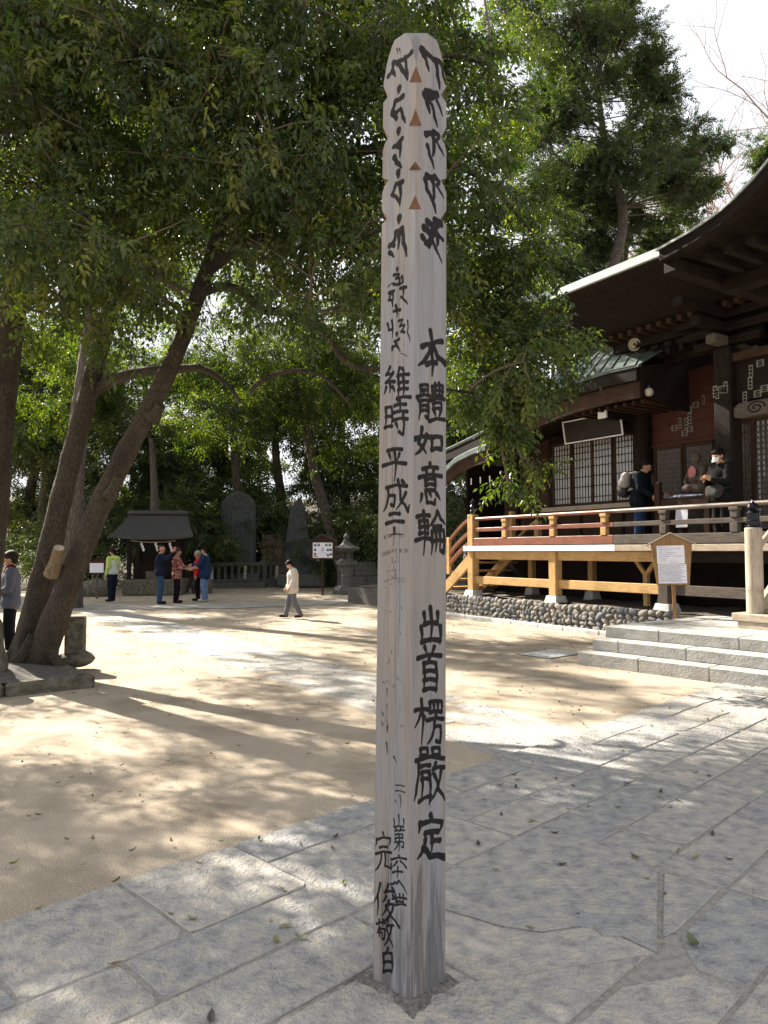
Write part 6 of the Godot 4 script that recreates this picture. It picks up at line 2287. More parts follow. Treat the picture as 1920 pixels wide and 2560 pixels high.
# ---------------------------------------------------------------- people
func build_people() -> void:
	var navy := Color(0.014, 0.018, 0.034)
	var jeans := Color(0.030, 0.055, 0.125)
	person("man in a lime green hooded top seen from behind, beside the white notice", Vector3(-8.62, 0, -23.6), -PI / 2 - 0.55, 0.97, {"elb_l": Vector3(-0.23, 1.13, 0.02), "wri_l": Vector3(-0.22, 0.90, 0.20), "hand_l": Vector3(0, -0.6, 0.8), "knee_l": Vector3(-0.09, 0.49, 0.06), "ankle_l": Vector3(-0.11, 0.085, 0.10), "toe_l": Vector3(-0.14, 0.035, 0.25), "gaze": Vector3(0.1, -0.35, 1)},
		{"trousers": Color(0.012, 0.016, 0.030), "top": Color(0.52, 0.56, 0.52), "sleeve": Color(0.42, 0.56, 0.13), "yoke": Color(0.42, 0.56, 0.13), "hood": Color(0.46, 0.60, 0.15), "hem": 0.6})
	var ph := person("man in a navy pullover and jeans holding a camera up to his face", Vector3(-6.78, 0, -22.5), PI / 2 + 0.35, 1.03, {"elb_l": Vector3(-0.27, 1.30, 0.20), "wri_l": Vector3(-0.07, 1.55, 0.34), "elb_r": Vector3(0.27, 1.32, 0.20), "wri_r": Vector3(0.07, 1.56, 0.34), "hand_l": Vector3(0.3, 0.6, 0.4), "hand_r": Vector3(-0.3, 0.6, 0.4), "gaze": Vector3(0, -0.02, 1), "curl": 0.9},
		{"trousers": Color(0.035, 0.062, 0.12), "top": navy, "hem": 0.75, "hair": Color(0.06, 0.035, 0.02), "hair_size": 0.93, "fringe": false, "fat": 1.22, "cuff": 0.7, "skin": Color(0.46, 0.25, 0.17), "garment": "pullover"})
	var cam := thing("camera", "small dark camera held up by the man in the navy pullover", "camera", Vector3(0, 0, 0))
	cam.transform = ph.transform * Transform3D(Basis.IDENTITY, Vector3(0, 1.615, 0.36))
	var cs := mb()
	box(cs, Vector3.ZERO, Vector3(0.11, 0.07, 0.04), Basis.IDENTITY, 0.008)
	obj("case", cs, M["black_metal"], cam)
	var cl := mb()
	tube(cl, [Vector3(0, 0, 0.02), Vector3(0, 0, 0.055)], [0.028, 0.026], 14)
	obj("lens", cl, M["black_metal"], cam)
	person("woman in a red and white flowered blouse stretching out her hand, behind the camera man", Vector3(-6.42, 0, -23.0), PI / 2 + 0.1, 0.98, {"elb_r": Vector3(0.21, 1.12, 0.16), "wri_r": Vector3(0.14, 1.10, 0.46), "hand_r": Vector3(0, 0.05, 1), "elb_l": Vector3(-0.22, 1.12, 0.10), "wri_l": Vector3(-0.16, 1.08, 0.36), "gaze": Vector3(0, -0.1, 1), "curl": 0.15},
		{"trousers": Color(0.012, 0.011, 0.013), "top": Color(0.5, 0.5, 0.5), "cloth": M["flowered"], "hem": 1.25, "fat": 1.12, "cuff": 0.55, "hair": Color(0.04, 0.03, 0.025), "hair_size": 1.1, "garment": "blouse"})
	person("grey-haired woman in a red jacket, half hidden by the man in the blue coat", Vector3(-6.02, 0, -24.0), -PI / 2 + 0.3, 0.93, {"elb_l": Vector3(-0.2, 1.12, 0.12), "wri_l": Vector3(-0.10, 1.12, 0.30), "gaze": Vector3(0, -0.1, 1)},
		{"trousers": Color(0.012, 0.011, 0.013), "top": Color(0.42, 0.030, 0.024), "hem": 1.1, "hair": Color(0.30, 0.28, 0.26), "hair_size": 1.04})
	person("man in a dark blue coat and light jeans reaching out to the left", Vector3(-5.72, 0, -23.7), -PI / 2 - 0.1, 1.0, {"elb_r": Vector3(0.24, 1.15, 0.10), "wri_r": Vector3(0.14, 1.14, 0.36), "elb_l": Vector3(-0.22, 1.14, 0.12), "wri_l": Vector3(-0.10, 1.14, 0.40), "hand_l": Vector3(0, 0, 1), "hand_r": Vector3(0, 0, 1), "gaze": Vector3(0, -0.1, 1)},
		{"trousers": Color(0.12, 0.19, 0.33), "top": Color(0.016, 0.034, 0.085), "hem": 1.35, "fat": 1.25, "collar": Color(0.3, 0.28, 0.25), "shoes": Color(0.45, 0.45, 0.46), "garment": "coat"})
	person("boy in a white jacket and grey trousers walking with his head bowed across the sand", Vector3(-2.20, 0, -17.9), -PI / 2 + 0.15, 0.80, {"head": Vector3(0, 1.585, 0.10), "neck": Vector3(0, 1.45, 0.035), "gaze": Vector3(0, -0.85, 1), "knee_l": Vector3(-0.09, 0.49, 0.12), "ankle_l": Vector3(-0.10, 0.095, 0.19), "toe_l": Vector3(-0.11, 0.04, 0.36), "knee_r": Vector3(0.09, 0.49, -0.04), "ankle_r": Vector3(0.10, 0.10, -0.24), "toe_r": Vector3(0.11, 0.035, -0.09), "elb_l": Vector3(-0.23, 1.13, 0.03), "wri_l": Vector3(-0.21, 0.92, 0.17), "elb_r": Vector3(0.23, 1.13, -0.02), "wri_r": Vector3(0.22, 0.90, 0.10)},
		{"trousers": Color(0.13, 0.135, 0.15), "top": Color(0.66, 0.60, 0.55), "hem": 1.25, "fat": 1.3, "hood": Color(0.16, 0.10, 0.09), "shoes": Color(0.055, 0.018, 0.015), "hair_size": 1.06, "skin": Color(0.50, 0.31, 0.22), "cloth": M["fleece"]})
	person("elderly woman in a grey jacket and dark red scarf at the left edge", Vector3(-5.72, 0, -11.4), -PI / 2 + 0.35, 0.92, {"elb_r": Vector3(0.23, 1.13, 0.0), "wri_r": Vector3(0.10, 1.02, 0.24), "elb_l": Vector3(-0.23, 1.13, 0.0), "wri_l": Vector3(-0.10, 1.0, 0.24), "gaze": Vector3(0, -0.25, 1)},
		{"trousers": Color(0.015, 0.014, 0.016), "top": Color(0.115, 0.125, 0.16), "hem": 1.1, "fat": 1.08, "scarf": Color(0.085, 0.008, 0.012), "hair": Color(0.025, 0.02, 0.018), "hair_size": 1.12})
	# on the veranda
	var b := Basis(Vector3.UP, HALL_TURN)
	var mp := HALL + b * hl(4.46, 1.70, 0.75)
	var man := person("man in a black jacket and jeans with a backpack, reaching towards the stand", mp, 1.0, 1.02, {"head": Vector3(0, 1.57, 0.15), "neck": Vector3(0, 1.44, 0.08), "chest": Vector3(0, 1.26, 0.04), "gaze": Vector3(0.1, -0.45, 1), "sho_l": Vector3(-0.17, 1.38, 0.05), "sho_r": Vector3(0.17, 1.38, 0.05), "elb_r": Vector3(0.23, 1.14, 0.16), "wri_r": Vector3(0.17, 1.00, 0.42), "hand_r": Vector3(0, -0.2, 1), "elb_l": Vector3(-0.23, 1.13, 0.08), "wri_l": Vector3(-0.2, 0.98, 0.30)},
		{"trousers": jeans, "top": Color(0.010, 0.012, 0.018), "hem": 1.15, "fat": 1.24, "collar": Color(0.012, 0.014, 0.02)})
	var bp := thing("backpack", "grey and black backpack on the back of the man on the veranda", "backpack", Vector3.ZERO)
	bp.transform = man.transform * Transform3D(Basis(Vector3.RIGHT, 0.12), Vector3(0, 1.22, -0.17))
	var bs := mb()
	nets(bs, [[Vector3(-0.08, 0.16, -0.08), Vector3(0.08, 0.16, -0.08), 0.09, 0.09], [Vector3(-0.09, 0.02, -0.10), Vector3(0.09, 0.02, -0.10), 0.11, 0.11]], 0.017, 0.06)
	obj("bag", bs, M["pack_grey"], bp)
	var bs2 := mb()
	nets(bs2, [[Vector3(-0.08, -0.16, -0.10), Vector3(0.08, -0.16, -0.10), 0.105, 0.105], [Vector3(-0.07, -0.10, -0.15), Vector3(0.07, -0.10, -0.15), 0.08, 0.08]], 0.017, 0.05)
	obj("lower_pocket", bs2, M["pack_black"], bp)
	for s in [-1.0, 1.0]:
		var sp := mb()
		tube(sp, [Vector3(s * 0.11, -0.12, 0.0), Vector3(s * 0.15, 0.02, 0.30), Vector3(s * 0.13, 0.20, 0.26), Vector3(s * 0.10, 0.26, 0.10), Vector3(s * 0.08, 0.22, -0.03)], [0.014, 0.016, 0.018, 0.018, 0.014], 8)
		obj("strap", sp, M["pack_grey"], bp)
	var wp := HALL + b * hl(6.62, 1.70, 0.25)
	var wo := person("woman in black with a white face mask beside the porch pillar", wp, -1.25, 0.98, {"head": Vector3(0, 1.585, 0.06), "gaze": Vector3(0.1, -0.3, 1), "elb_l": Vector3(-0.21, 1.12, 0.10), "wri_l": Vector3(-0.08, 1.16, 0.28), "elb_r": Vector3(0.22, 1.12, 0.08), "wri_r": Vector3(0.10, 1.14, 0.30), "hand_r": Vector3(-0.3, 0.4, 0.5)},
		{"trousers": Color(0.012, 0.012, 0.013), "top": Color(0.012, 0.012, 0.015), "hem": 1.3, "fat": 1.08, "collar": Color(0.34, 0.27, 0.13), "hair_size": 1.14})
	var mk := mb()
	var mc := Vector3(0, 1.542, 0.125)
	sheet(mk, 10, 8, func(u, v):
		var a: float = (u - 0.5) * 2.0
		return mc + Vector3(a * 0.072, (v - 0.5) * 0.095 - 0.02, 0.042 - 0.055 * a * a - 0.02 * (v - 0.5)), Vector3(0, 0, -0.004))
	obj("face_mask", mk, M["paper"], wo)
	var wb := thing("waist_bag", "dark patterned waist bag worn by the masked woman", "bag", Vector3.ZERO)
	wb.transform = wo.transform * Transform3D(Basis.IDENTITY, Vector3(0.06, 0.98, 0.20))
	var ws := mb()
	nets(ws, [[Vector3(-0.10, 0, 0), Vector3(0.10, 0, 0), 0.085, 0.085], [Vector3(-0.08, -0.07, 0.02), Vector3(0.08, -0.07, 0.02), 0.08, 0.08]], 0.016, 0.05)
	obj("bag", ws, M["pack_pattern"], wb)
	var wst := mb()
	tube(wst, [Vector3(-0.14, 0.02, 0.0), Vector3(-0.19, 0.06, -0.16), Vector3(-0.06, 0.08, -0.33), Vector3(0.06, 0.06, -0.33), Vector3(0.13, 0.03, -0.16), Vector3(0.14, 0.02, 0.0)], [0.014, 0.014, 0.014, 0.014, 0.014, 0.014], 7)
	obj("belt", wst, M["pack_black"], wb)

# ---------------------------------------------------------------- fallen leaves
func fallen_leaf(sd: int) -> ArrayMesh:
	var r := RandomNumberGenerator.new()
	r.seed = 40 + sd
	var st := mb()
	var L := 0.075
	var W := 0.028
	var bend := r.randf_range(0.006, 0.022)
	var prev := []
	for i in 6:
		var u := i / 5.0
		var w := W * 0.5 * sin(PI * pow(u, 0.8)) + 0.0008
		var y := bend * (4.0 * (u - 0.5) * (u - 0.5)) + 0.003
		var twist := r.randf_range(-0.2, 0.2)
		var row := [Vector3(-w, y + w * (0.35 + twist), (u - 0.5) * L), Vector3(0, y - w * 0.1, (u - 0.5) * L), Vector3(w, y + w * (0.35 - twist), (u - 0.5) * L)]
		if i > 0:
			for k in 2:
				flat4(st, prev[k], prev[k + 1], row[k + 1], row[k], Vector3.UP)
		prev = row
	return st.commit()

func build_litter() -> void:
	var shapes := [fallen_leaf(1), fallen_leaf(2), fallen_leaf(3)]
	var r := RandomNumberGenerator.new()
	r.seed = 2024
	var mats := [plain(0.16, 0.18, 0.055, 0.5), plain(0.10, 0.11, 0.045, 0.5), plain(0.15, 0.095, 0.045, 0.6), plain(0.24, 0.20, 0.10, 0.6), plain(0.06, 0.05, 0.035, 0.6)]
	for l in NEAR_LEAVES:
		var o := thing("fallen_leaf", l[4], "leaf", Vector3(l[0], l[2] * 0.0 + 0.004, l[1]), r.randf() * TAU, "fallen leaves on the ground")
		o.scale = Vector3.ONE * l[3] * 0.85
		obj("blade", shapes[r.randi() % 3], mats[l[2]], o)
	# the rest of the litter, too small and many to tell apart
	var mm := MultiMesh.new()
	mm.transform_format = MultiMesh.TRANSFORM_3D
	mm.use_colors = true
	mm.mesh = shapes[0]
	var drift := FastNoiseLite.new()
	drift.seed = 21
	drift.frequency = 0.35
	var n := 1100
	mm.instance_count = n
	for i in n:
		var p := Vector3(r.randf_range(-7.0, 4.5), 0.0, -3.2 - 15.0 * pow(r.randf(), 0.8))
		if drift.get_noise_2d(p.x, p.z) < -0.12 and r.randf() < 0.85:
			p += Vector3(0.9, 0, -0.6)
		mm.set_instance_transform(i, Transform3D(Basis(Vector3.UP, r.randf() * TAU).scaled(Vector3.ONE * r.randf_range(0.4, 0.85)), p + Vector3.UP * 0.002))
		var c: Array = [[0.14, 0.16, 0.05], [0.10, 0.085, 0.04], [0.20, 0.15, 0.07], [0.07, 0.055, 0.035]][r.randi() % 4]
		mm.set_instance_color(i, Color(c[0], c[1], c[2]))
	var mo := MultiMeshInstance3D.new()
	mo.name = "leaf_litter"
	mo.multimesh = mm
	mo.material_override = tint_mat(0.6)
	mo.set_meta("kind", "stuff")
	add_child(mo)

# brush strokes on the faces of the post: radius | across,height in millimetres
const RIGHT_STROKES := [
	"125|35,3513 46,3506 38,3492;99|44,3518 65,3513 101,3507 143,3516 168,3504;79|52,3494 65,3468 75,3450;92|119,3500 127,3453 140,3407;73|150,3513 161,3470 177,3441;112|61,3358 87,3370 108,3367 70,3339",
	"106|50,3343 67,3314 80,3285;79|76,3331 97,3320 109,3280 126,3249;73|111,3377 123,3352 157,3305;79|126,3382 133,3368;92|59,3191 95,3209 105,3201;92|99,3205 107,3167 100,3122",
	"79|69,3150 81,3119 107,3076;92|107,3218 134,3217 127,3197;59|116,3192 139,3172 167,3147;106|67,3030 93,3030 101,3011;92|57,3012 66,2977 94,2953 119,2903;79|99,3036 107,2987 105,2944",
	"92|114,3043 136,3032 129,3019;55|123,3014 141,2999 165,2977;112|72,2852 100,2847 97,2810 75,2774;112|52,2823 75,2818;99|43,2785 67,2767 84,2776;112|115,2871 149,2873 152,2859",
	"92|130,2858 107,2832 99,2793;92|110,2828 130,2807 128,2776;66|124,2829 145,2816 160,2810;79|99,2787 116,2767 131,2745;45|125,2756 143,2736 157,2714;79|61,2767 80,2762",
	"81|43,2365 99,2385 159,2408;81|91,2435 100,2350 102,2265;81|93,2375 73,2334 24,2291;101|106,2379 133,2342 179,2324;81|70,2303 126,2319",
	"60|35,2215 35,2179;60|35,2215 77,2225 76,2188;60|46,2200 64,2205;60|54,2202 55,2185;60|17,2170 24,2154;60|22,2172 89,2187 84,2169;60|34,2157 29,2087;60|34,2157 80,2167 80,2096 67,2104;60|37,2139 76,2146;60|37,2121 77,2128;60|102,2223 101,2182;60|102,2221 163,2236 160,2193;60|104,2203 158,2215;60|104,2186 160,2196;60|120,2237 121,2188;60|142,2242 142,2192;60|93,2169 172,2185;60|109,2159 109,2137;60|109,2159 155,2168 155,2146;60|109,2137 155,2146;60|116,2129 123,2111;60|152,2137 142,2113;60|87,2089 174,2106",
	"75|46,2058 27,2000 70,1966;75|72,2034 53,1991 11,1956;75|7,2013 86,2029;75|102,2030 99,1976;75|102,2028 157,2036 155,1983;75|102,1983 154,1990",
	"64|92,1929 95,1913;64|51,1905 136,1916;64|72,1898 78,1882;64|113,1904 107,1884;64|31,1872 157,1886;64|66,1865 67,1823;64|66,1865 122,1872 122,1829;64|68,1846 120,1851;64|68,1825 121,1829;64|47,1809 38,1780;64|70,1813 76,1781 120,1778 125,1800;64|93,1818 99,1802;64|131,1817 149,1796",
	"64|21,1726 91,1733;64|34,1709 35,1662;64|34,1709 81,1714 82,1666;64|36,1687 80,1690;64|35,1664 82,1666;64|15,1639 99,1646;64|57,1747 59,1585;64|135,1750 115,1715 92,1694;64|135,1750 152,1723 177,1703;64|115,1691 155,1695;64|105,1674 103,1588;64|105,1674 169,1680 169,1593 156,1602;64|106,1636 167,1640;64|127,1674 126,1599;64|147,1676 148,1602",
	"77|98,1390 100,1263;77|63,1371 66,1331;77|66,1331 135,1330;77|137,1369 135,1330;77|48,1321 52,1265;77|52,1267 150,1265;77|152,1316 150,1253",
	"69|68,1247 79,1222;69|119,1243 103,1218;69|30,1209 156,1207;69|95,1210 82,1187;69|63,1189 63,1085;69|63,1187 128,1183 129,1074;69|65,1157 127,1152;69|65,1126 127,1120;69|64,1091 129,1086",
	"62|17,1023 87,1017;62|51,1058 53,896;62|52,1017 17,962;62|55,1007 81,972;62|96,1042 97,1004;62|96,1042 160,1036 159,998;62|117,1039 117,1004;62|138,1037 138,1003;62|98,1005 159,998;62|129,992 130,978;62|87,978 168,970;62|122,972 110,916 84,892;62|122,948 154,946 151,886 132,895",
	"64|48,880 48,855;64|48,880 84,876 85,850;64|48,855 85,850;64|111,871 111,845;64|111,871 148,866 148,840;64|111,845 148,840;64|24,843 172,823;64|38,840 28,747 16,704;64|51,817 98,812;64|55,795 95,789;64|55,770 95,764;64|42,694 102,701;64|55,795 55,699;64|95,789 95,673;64|128,814 108,776;64|115,796 175,790;64|158,787 138,723 98,679;64|122,773 145,713 180,666",
	"77|102,632 111,610;77|47,616 42,585;77|50,612 163,592 154,565;77|75,573 142,562;77|108,564 108,501;77|110,534 151,528;77|75,550 66,520 35,494;96|66,523 99,484 179,458",
]
const LEFT_STROKES := [
	"26|76,3553 81,3529;26|90,3546 94,3526;79|158,3500 127,3493 91,3497 56,3506;77|58,3505 48,3474 29,3464;71|54,3471 68,3445;77|79,3494 104,3457 134,3404",
	"66|121,3496 129,3449 138,3399;92|91,3388 87,3369;87|111,3346 69,3345 53,3311 82,3270;79|53,3302 77,3264;69|77,3296 100,3301 112,3264 126,3236;92|90,3221 89,3202",
	"74|109,3179 90,3170 62,3165 91,3155;79|96,3172 98,3113;84|67,3122 79,3097 107,3066;92|89,3055 90,3032;77|113,3008 78,3012 68,3005;74|98,3009 100,2919",
	"71|74,3005 56,2977 93,2943 101,2925;98|98,2873 95,2852;79|114,2826 78,2823 73,2792 46,2777;79|95,2815 93,2752;84|114,2817 121,2769 139,2712;71|46,2779 70,2772",
	"71|46,2751 70,2727;53|89,2676 90,2664;48|71,2656 99,2651 82,2640 104,2634 99,2614 70,2621;45|116,2639 120,2617 99,2612;22|39,2619 69,2626;50|109,2595 138,2592",
	"48|122,2596 123,2558;40|112,2561 129,2545 148,2525;48|45,2593 73,2594 52,2584 44,2564 65,2559;42|67,2593 64,2551 66,2532;50|83,2534 92,2515 71,2515 107,2512;40|89,2516 91,2488",
	"45|39,2473 46,2446 67,2445;42|63,2481 67,2414;42|101,2471 119,2472 107,2449 132,2448 113,2427 132,2421;28|148,2462 148,2416 162,2378;53|90,2425 91,2414;45|103,2401 78,2397 92,2382 67,2378",
	"42|85,2382 110,2352;45|67,2370 65,2361;12|114,2344 145,2327;26|70,1525 81,1524;22|68,1509 82,1501;26|110,1487 149,1485",
	"18|39,1463 51,1457;18|66,1472 80,1477;20|120,1396 132,1385;14|41,1374 76,1372;22|121,1301 127,1293;14|151,1297 154,1290",
	"40|77,1227 65,1186 51,1172;24|112,1132 126,1124;24|33,1108 45,1106;20|58,1115 69,1107;40|58,1083 61,1058;24|87,1101 98,1095",
	"40|32,994 47,976;40|59,1026 62,978;26|120,1042 124,1016;26|58,887 61,845;40|31,958 38,947;40|57,973 62,929",
	"18|107,743 149,749;18|105,723 151,728;18|127,715 130,670;18|105,688 110,679;22|128,964 138,960;22|95,844 109,822",
	"54|55,2301 34,2275 64,2272;54|73,2277 32,2244 82,2241;54|56,2240 56,2203;54|35,2226 24,2202;54|71,2223 83,2202;54|108,2290 91,2259;54|100,2264 98,2160;54|123,2285 132,2269;54|101,2261 156,2257;54|127,2256 128,2172;54|102,2232 151,2229;54|102,2207 151,2204;54|95,2174 165,2170",
	"54|34,2147 33,2070;54|36,2146 67,2146 66,2069;54|36,2111 64,2111;54|31,2071 69,2072;54|83,2149 143,2146;54|110,2165 111,2117;54|73,2122 150,2118;54|76,2094 151,2090;54|129,2109 130,2034 109,2047;54|91,2080 102,2059",
	"58|47,1980 124,1979;58|57,1965 65,1943;58|111,1963 99,1940;58|22,1925 145,1924;58|85,1979 87,1862",
	"56|43,1839 150,1840;56|52,1838 50,1788 29,1750;56|55,1807 89,1807 84,1768 70,1774;56|105,1865 120,1790 157,1745 164,1770;56|145,1815 98,1755;56|127,1861 144,1846",
	"58|63,1737 115,1738;58|44,1703 135,1708",
	"50|37,1651 133,1656;50|88,1685 83,1619",
	"56|28,1586 150,1601",
	"27|78,1573 66,1540;27|71,1556 109,1561;27|57,1523 102,1528;27|38,1484 143,1498;27|87,1556 91,1459",
	"27|122,641 122,601;27|99,619 99,591 145,605;27|146,632 145,603",
	"27|109,589 102,574;27|106,580 122,585;27|132,596 126,582;27|130,588 150,594;27|106,566 142,577 142,564;27|106,553 142,564;27|106,553 105,538 146,552 145,532 138,532;27|124,572 124,511;27|122,541 99,508",
	"31|124,498 128,493;31|87,472 160,496;31|116,474 90,446;31|132,480 160,466",
	"29|94,428 142,445;29|119,456 116,416",
	"34|108,397 87,384;34|117,396 125,409 165,374",
	"29|93,333 162,358;29|110,354 110,318;29|129,363 129,334;29|146,367 146,341;29|110,328 147,341;29|110,317 159,335",
	"37|44,556 50,543;37|11,524 6,497;37|11,521 82,546 75,519;37|28,497 66,510;37|7,468 86,496;37|37,477 32,443 4,406;37|56,485 56,439 87,439 89,463",
	"42|33,369 2,291;42|20,323 18,248;42|74,379 56,344 103,362;42|93,372 111,355;42|64,334 46,306;42|96,347 119,333;42|77,322 44,257;42|62,298 101,317 78,265 44,235;42|62,295 86,271 129,246",
	"35|16,217 60,236;35|29,236 29,215;35|49,244 47,221;35|31,211 17,184;35|27,200 58,213 53,174 44,175;35|29,190 30,174;35|29,190 44,196 44,181;35|74,253 62,212;35|67,226 100,242;35|90,234 78,193 53,151;35|67,216 82,186 101,164",
	"42|74,152 64,131;42|51,122 51,54;42|52,122 93,141 94,70;42|53,93 92,110;42|53,60 92,79",
]
const POST_LEVELS := [[-0.10, 0.0, 0.0], [2.876, 0.000, 0.0], [2.890, 0.034, 0.0], [2.934, 0.000, 0.0], [3.002, 0.000, 0.0], [3.026, 0.012, 0.0], [3.043, 0.034, 0.0], [3.063, 0.000, 0.0], [3.171, 0.000, 0.0], [3.199, 0.012, 0.0], [3.215, 0.034, 0.0], [3.267, 0.000, 0.0], [3.368, 0.000, 0.0], [3.386, 0.034, 0.0], [3.435, 0.000, 0.0], [3.451, 0.002, 0.0], [3.482, 0.010, 0.0], [3.517, 0.018, 0.0], [3.551, 0.032, 0.0], [3.580, 0.048, 0.0], [3.595, 0.060, 0.0]]
# stems and limbs of the leaning tree: [part, points, radii, roughness, carries boughs]
const BIG_TREE_STEMS := [
	["trunk", [Vector3(-4.56, -0.27, -9.75), Vector3(-4.43, 0.33, -9.75), Vector3(-4.14, 1.12, -9.72), Vector3(-3.81, 2.03, -9.70), Vector3(-3.41, 2.85, -9.68), Vector3(-3.04, 3.55, -9.65), Vector3(-2.70, 4.28, -9.60), Vector3(-2.43, 5.00, -9.55), Vector3(-2.23, 5.54, -9.50), Vector3(-2.04, 6.05, -9.40), Vector3(-1.73, 6.74, -9.30)], [0.225, 0.18, 0.158, 0.146, 0.135, 0.125, 0.115, 0.103, 0.092, 0.078, 0.06], 0.1, true],
	["trunk", [Vector3(-4.85, -0.25, -10.00), Vector3(-4.71, 0.91, -10.10), Vector3(-4.50, 2.11, -10.20), Vector3(-4.29, 3.15, -10.25), Vector3(-4.07, 4.21, -10.30), Vector3(-3.91, 4.95, -10.35), Vector3(-3.77, 5.78, -10.40), Vector3(-3.53, 6.73, -10.40), Vector3(-3.18, 7.77, -10.30)], [0.2, 0.168, 0.15, 0.138, 0.128, 0.116, 0.104, 0.085, 0.06], 0.1, true],
	["limb", [Vector3(-2.32, 5.27, -9.53), Vector3(-1.96, 5.42, -9.30), Vector3(-1.57, 5.52, -9.10), Vector3(-1.08, 5.45, -8.90), Vector3(-0.50, 5.36, -8.80), Vector3(0.17, 5.59, -8.80)], [0.085, 0.075, 0.06, 0.05, 0.035, 0.02], 0.06, true],
	["limb", [Vector3(-2.46, 4.94, -9.55), Vector3(-2.15, 5.01, -9.40), Vector3(-1.83, 4.92, -9.30), Vector3(-1.55, 4.65, -9.20), Vector3(-1.15, 4.55, -9.10), Vector3(-0.74, 4.28, -9.00), Vector3(-0.39, 3.85, -8.90), Vector3(0.18, 3.84, -9.10), Vector3(0.78, 3.68, -9.40), Vector3(1.41, 3.68, -9.70)], [0.07, 0.06, 0.055, 0.05, 0.042, 0.036, 0.03, 0.02, 0.012], 0.06, true],
	["limb", [Vector3(-4.02, 3.89, -10.30), Vector3(-3.59, 4.03, -10.15), Vector3(-3.10, 4.07, -10.00), Vector3(-2.69, 4.07, -9.90), Vector3(-2.42, 4.04, -9.80), Vector3(-2.08, 3.81, -9.70), Vector3(-1.88, 3.54, -9.60)], [0.09, 0.08, 0.07, 0.06, 0.05, 0.035, 0.02], 0.06, true],
	["limb", [Vector3(-1.76, 3.69, -9.60), Vector3(-1.52, 3.88, -9.60), Vector3(-1.14, 3.94, -9.50), Vector3(-0.77, 3.83, -9.40), Vector3(-0.41, 3.44, -9.40)], [0.035, 0.03, 0.03, 0.02, 0.012], 0.05, false],
	["limb", [Vector3(-2.11, 5.87, -9.42), Vector3(-1.35, 6.26, -9.20), Vector3(-0.42, 6.74, -9.30), Vector3(0.56, 6.90, -9.60), Vector3(1.46, 6.61, -9.90), Vector3(2.11, 5.88, -10.00)], [0.09, 0.08, 0.065, 0.05, 0.04, 0.025], 0.06, true],
	["limb", [Vector3(-1.85, 6.49, -9.30), Vector3(-0.75, 7.23, -9.00), Vector3(0.42, 7.97, -9.20), Vector3(1.43, 8.11, -9.60)], [0.08, 0.065, 0.045, 0.025], 0.06, true],
	["limb", [Vector3(-1.12, 6.26, -9.20), Vector3(-0.18, 5.70, -9.60), Vector3(0.70, 5.36, -10.00), Vector3(1.64, 5.07, -10.30), Vector3(2.38, 4.83, -10.40)], [0.06, 0.05, 0.04, 0.03, 0.015], 0.06, true],
	["limb", [Vector3(-3.65, 6.18, -10.40), Vector3(-4.17, 6.79, -10.00), Vector3(-4.48, 7.29, -9.40), Vector3(-4.61, 7.69, -8.80)], [0.11, 0.09, 0.06, 0.03], 0.06, true],
	["limb", [Vector3(-3.32, 7.32, -10.35), Vector3(-2.59, 7.99, -9.80), Vector3(-1.97, 8.34, -9.20), Vector3(-1.51, 8.71, -8.60)], [0.09, 0.07, 0.05, 0.03], 0.06, true],
	["limb", [Vector3(-4.68, 6.03, -9.90), Vector3(-4.49, 5.48, -9.90), Vector3(-4.30, 5.08, -9.95), Vector3(-4.04, 5.03, -10.10), Vector3(-3.86, 5.20, -10.30)], [0.05, 0.055, 0.06, 0.07, 0.08], 0.06, false],
]
const BIG_TREE_STUBS := [
	[Vector3(-4.30, 1.30, -9.62), Vector3(-4.14, 1.64, -9.44), 0.066, "thick pale stub sawn off level"],
	[Vector3(-4.34, 1.30, -9.70), Vector3(-4.42, 1.57, -9.60), 0.042, "short mossy stub"],
	[Vector3(-3.54, 2.30, -9.50), Vector3(-3.39, 2.55, -9.42), 0.05, "short stub with a hollow end"],
	[Vector3(-3.02, 3.32, -9.58), Vector3(-2.88, 3.48, -9.47), 0.062, "broad sawn scar on the leaning trunk"],
]
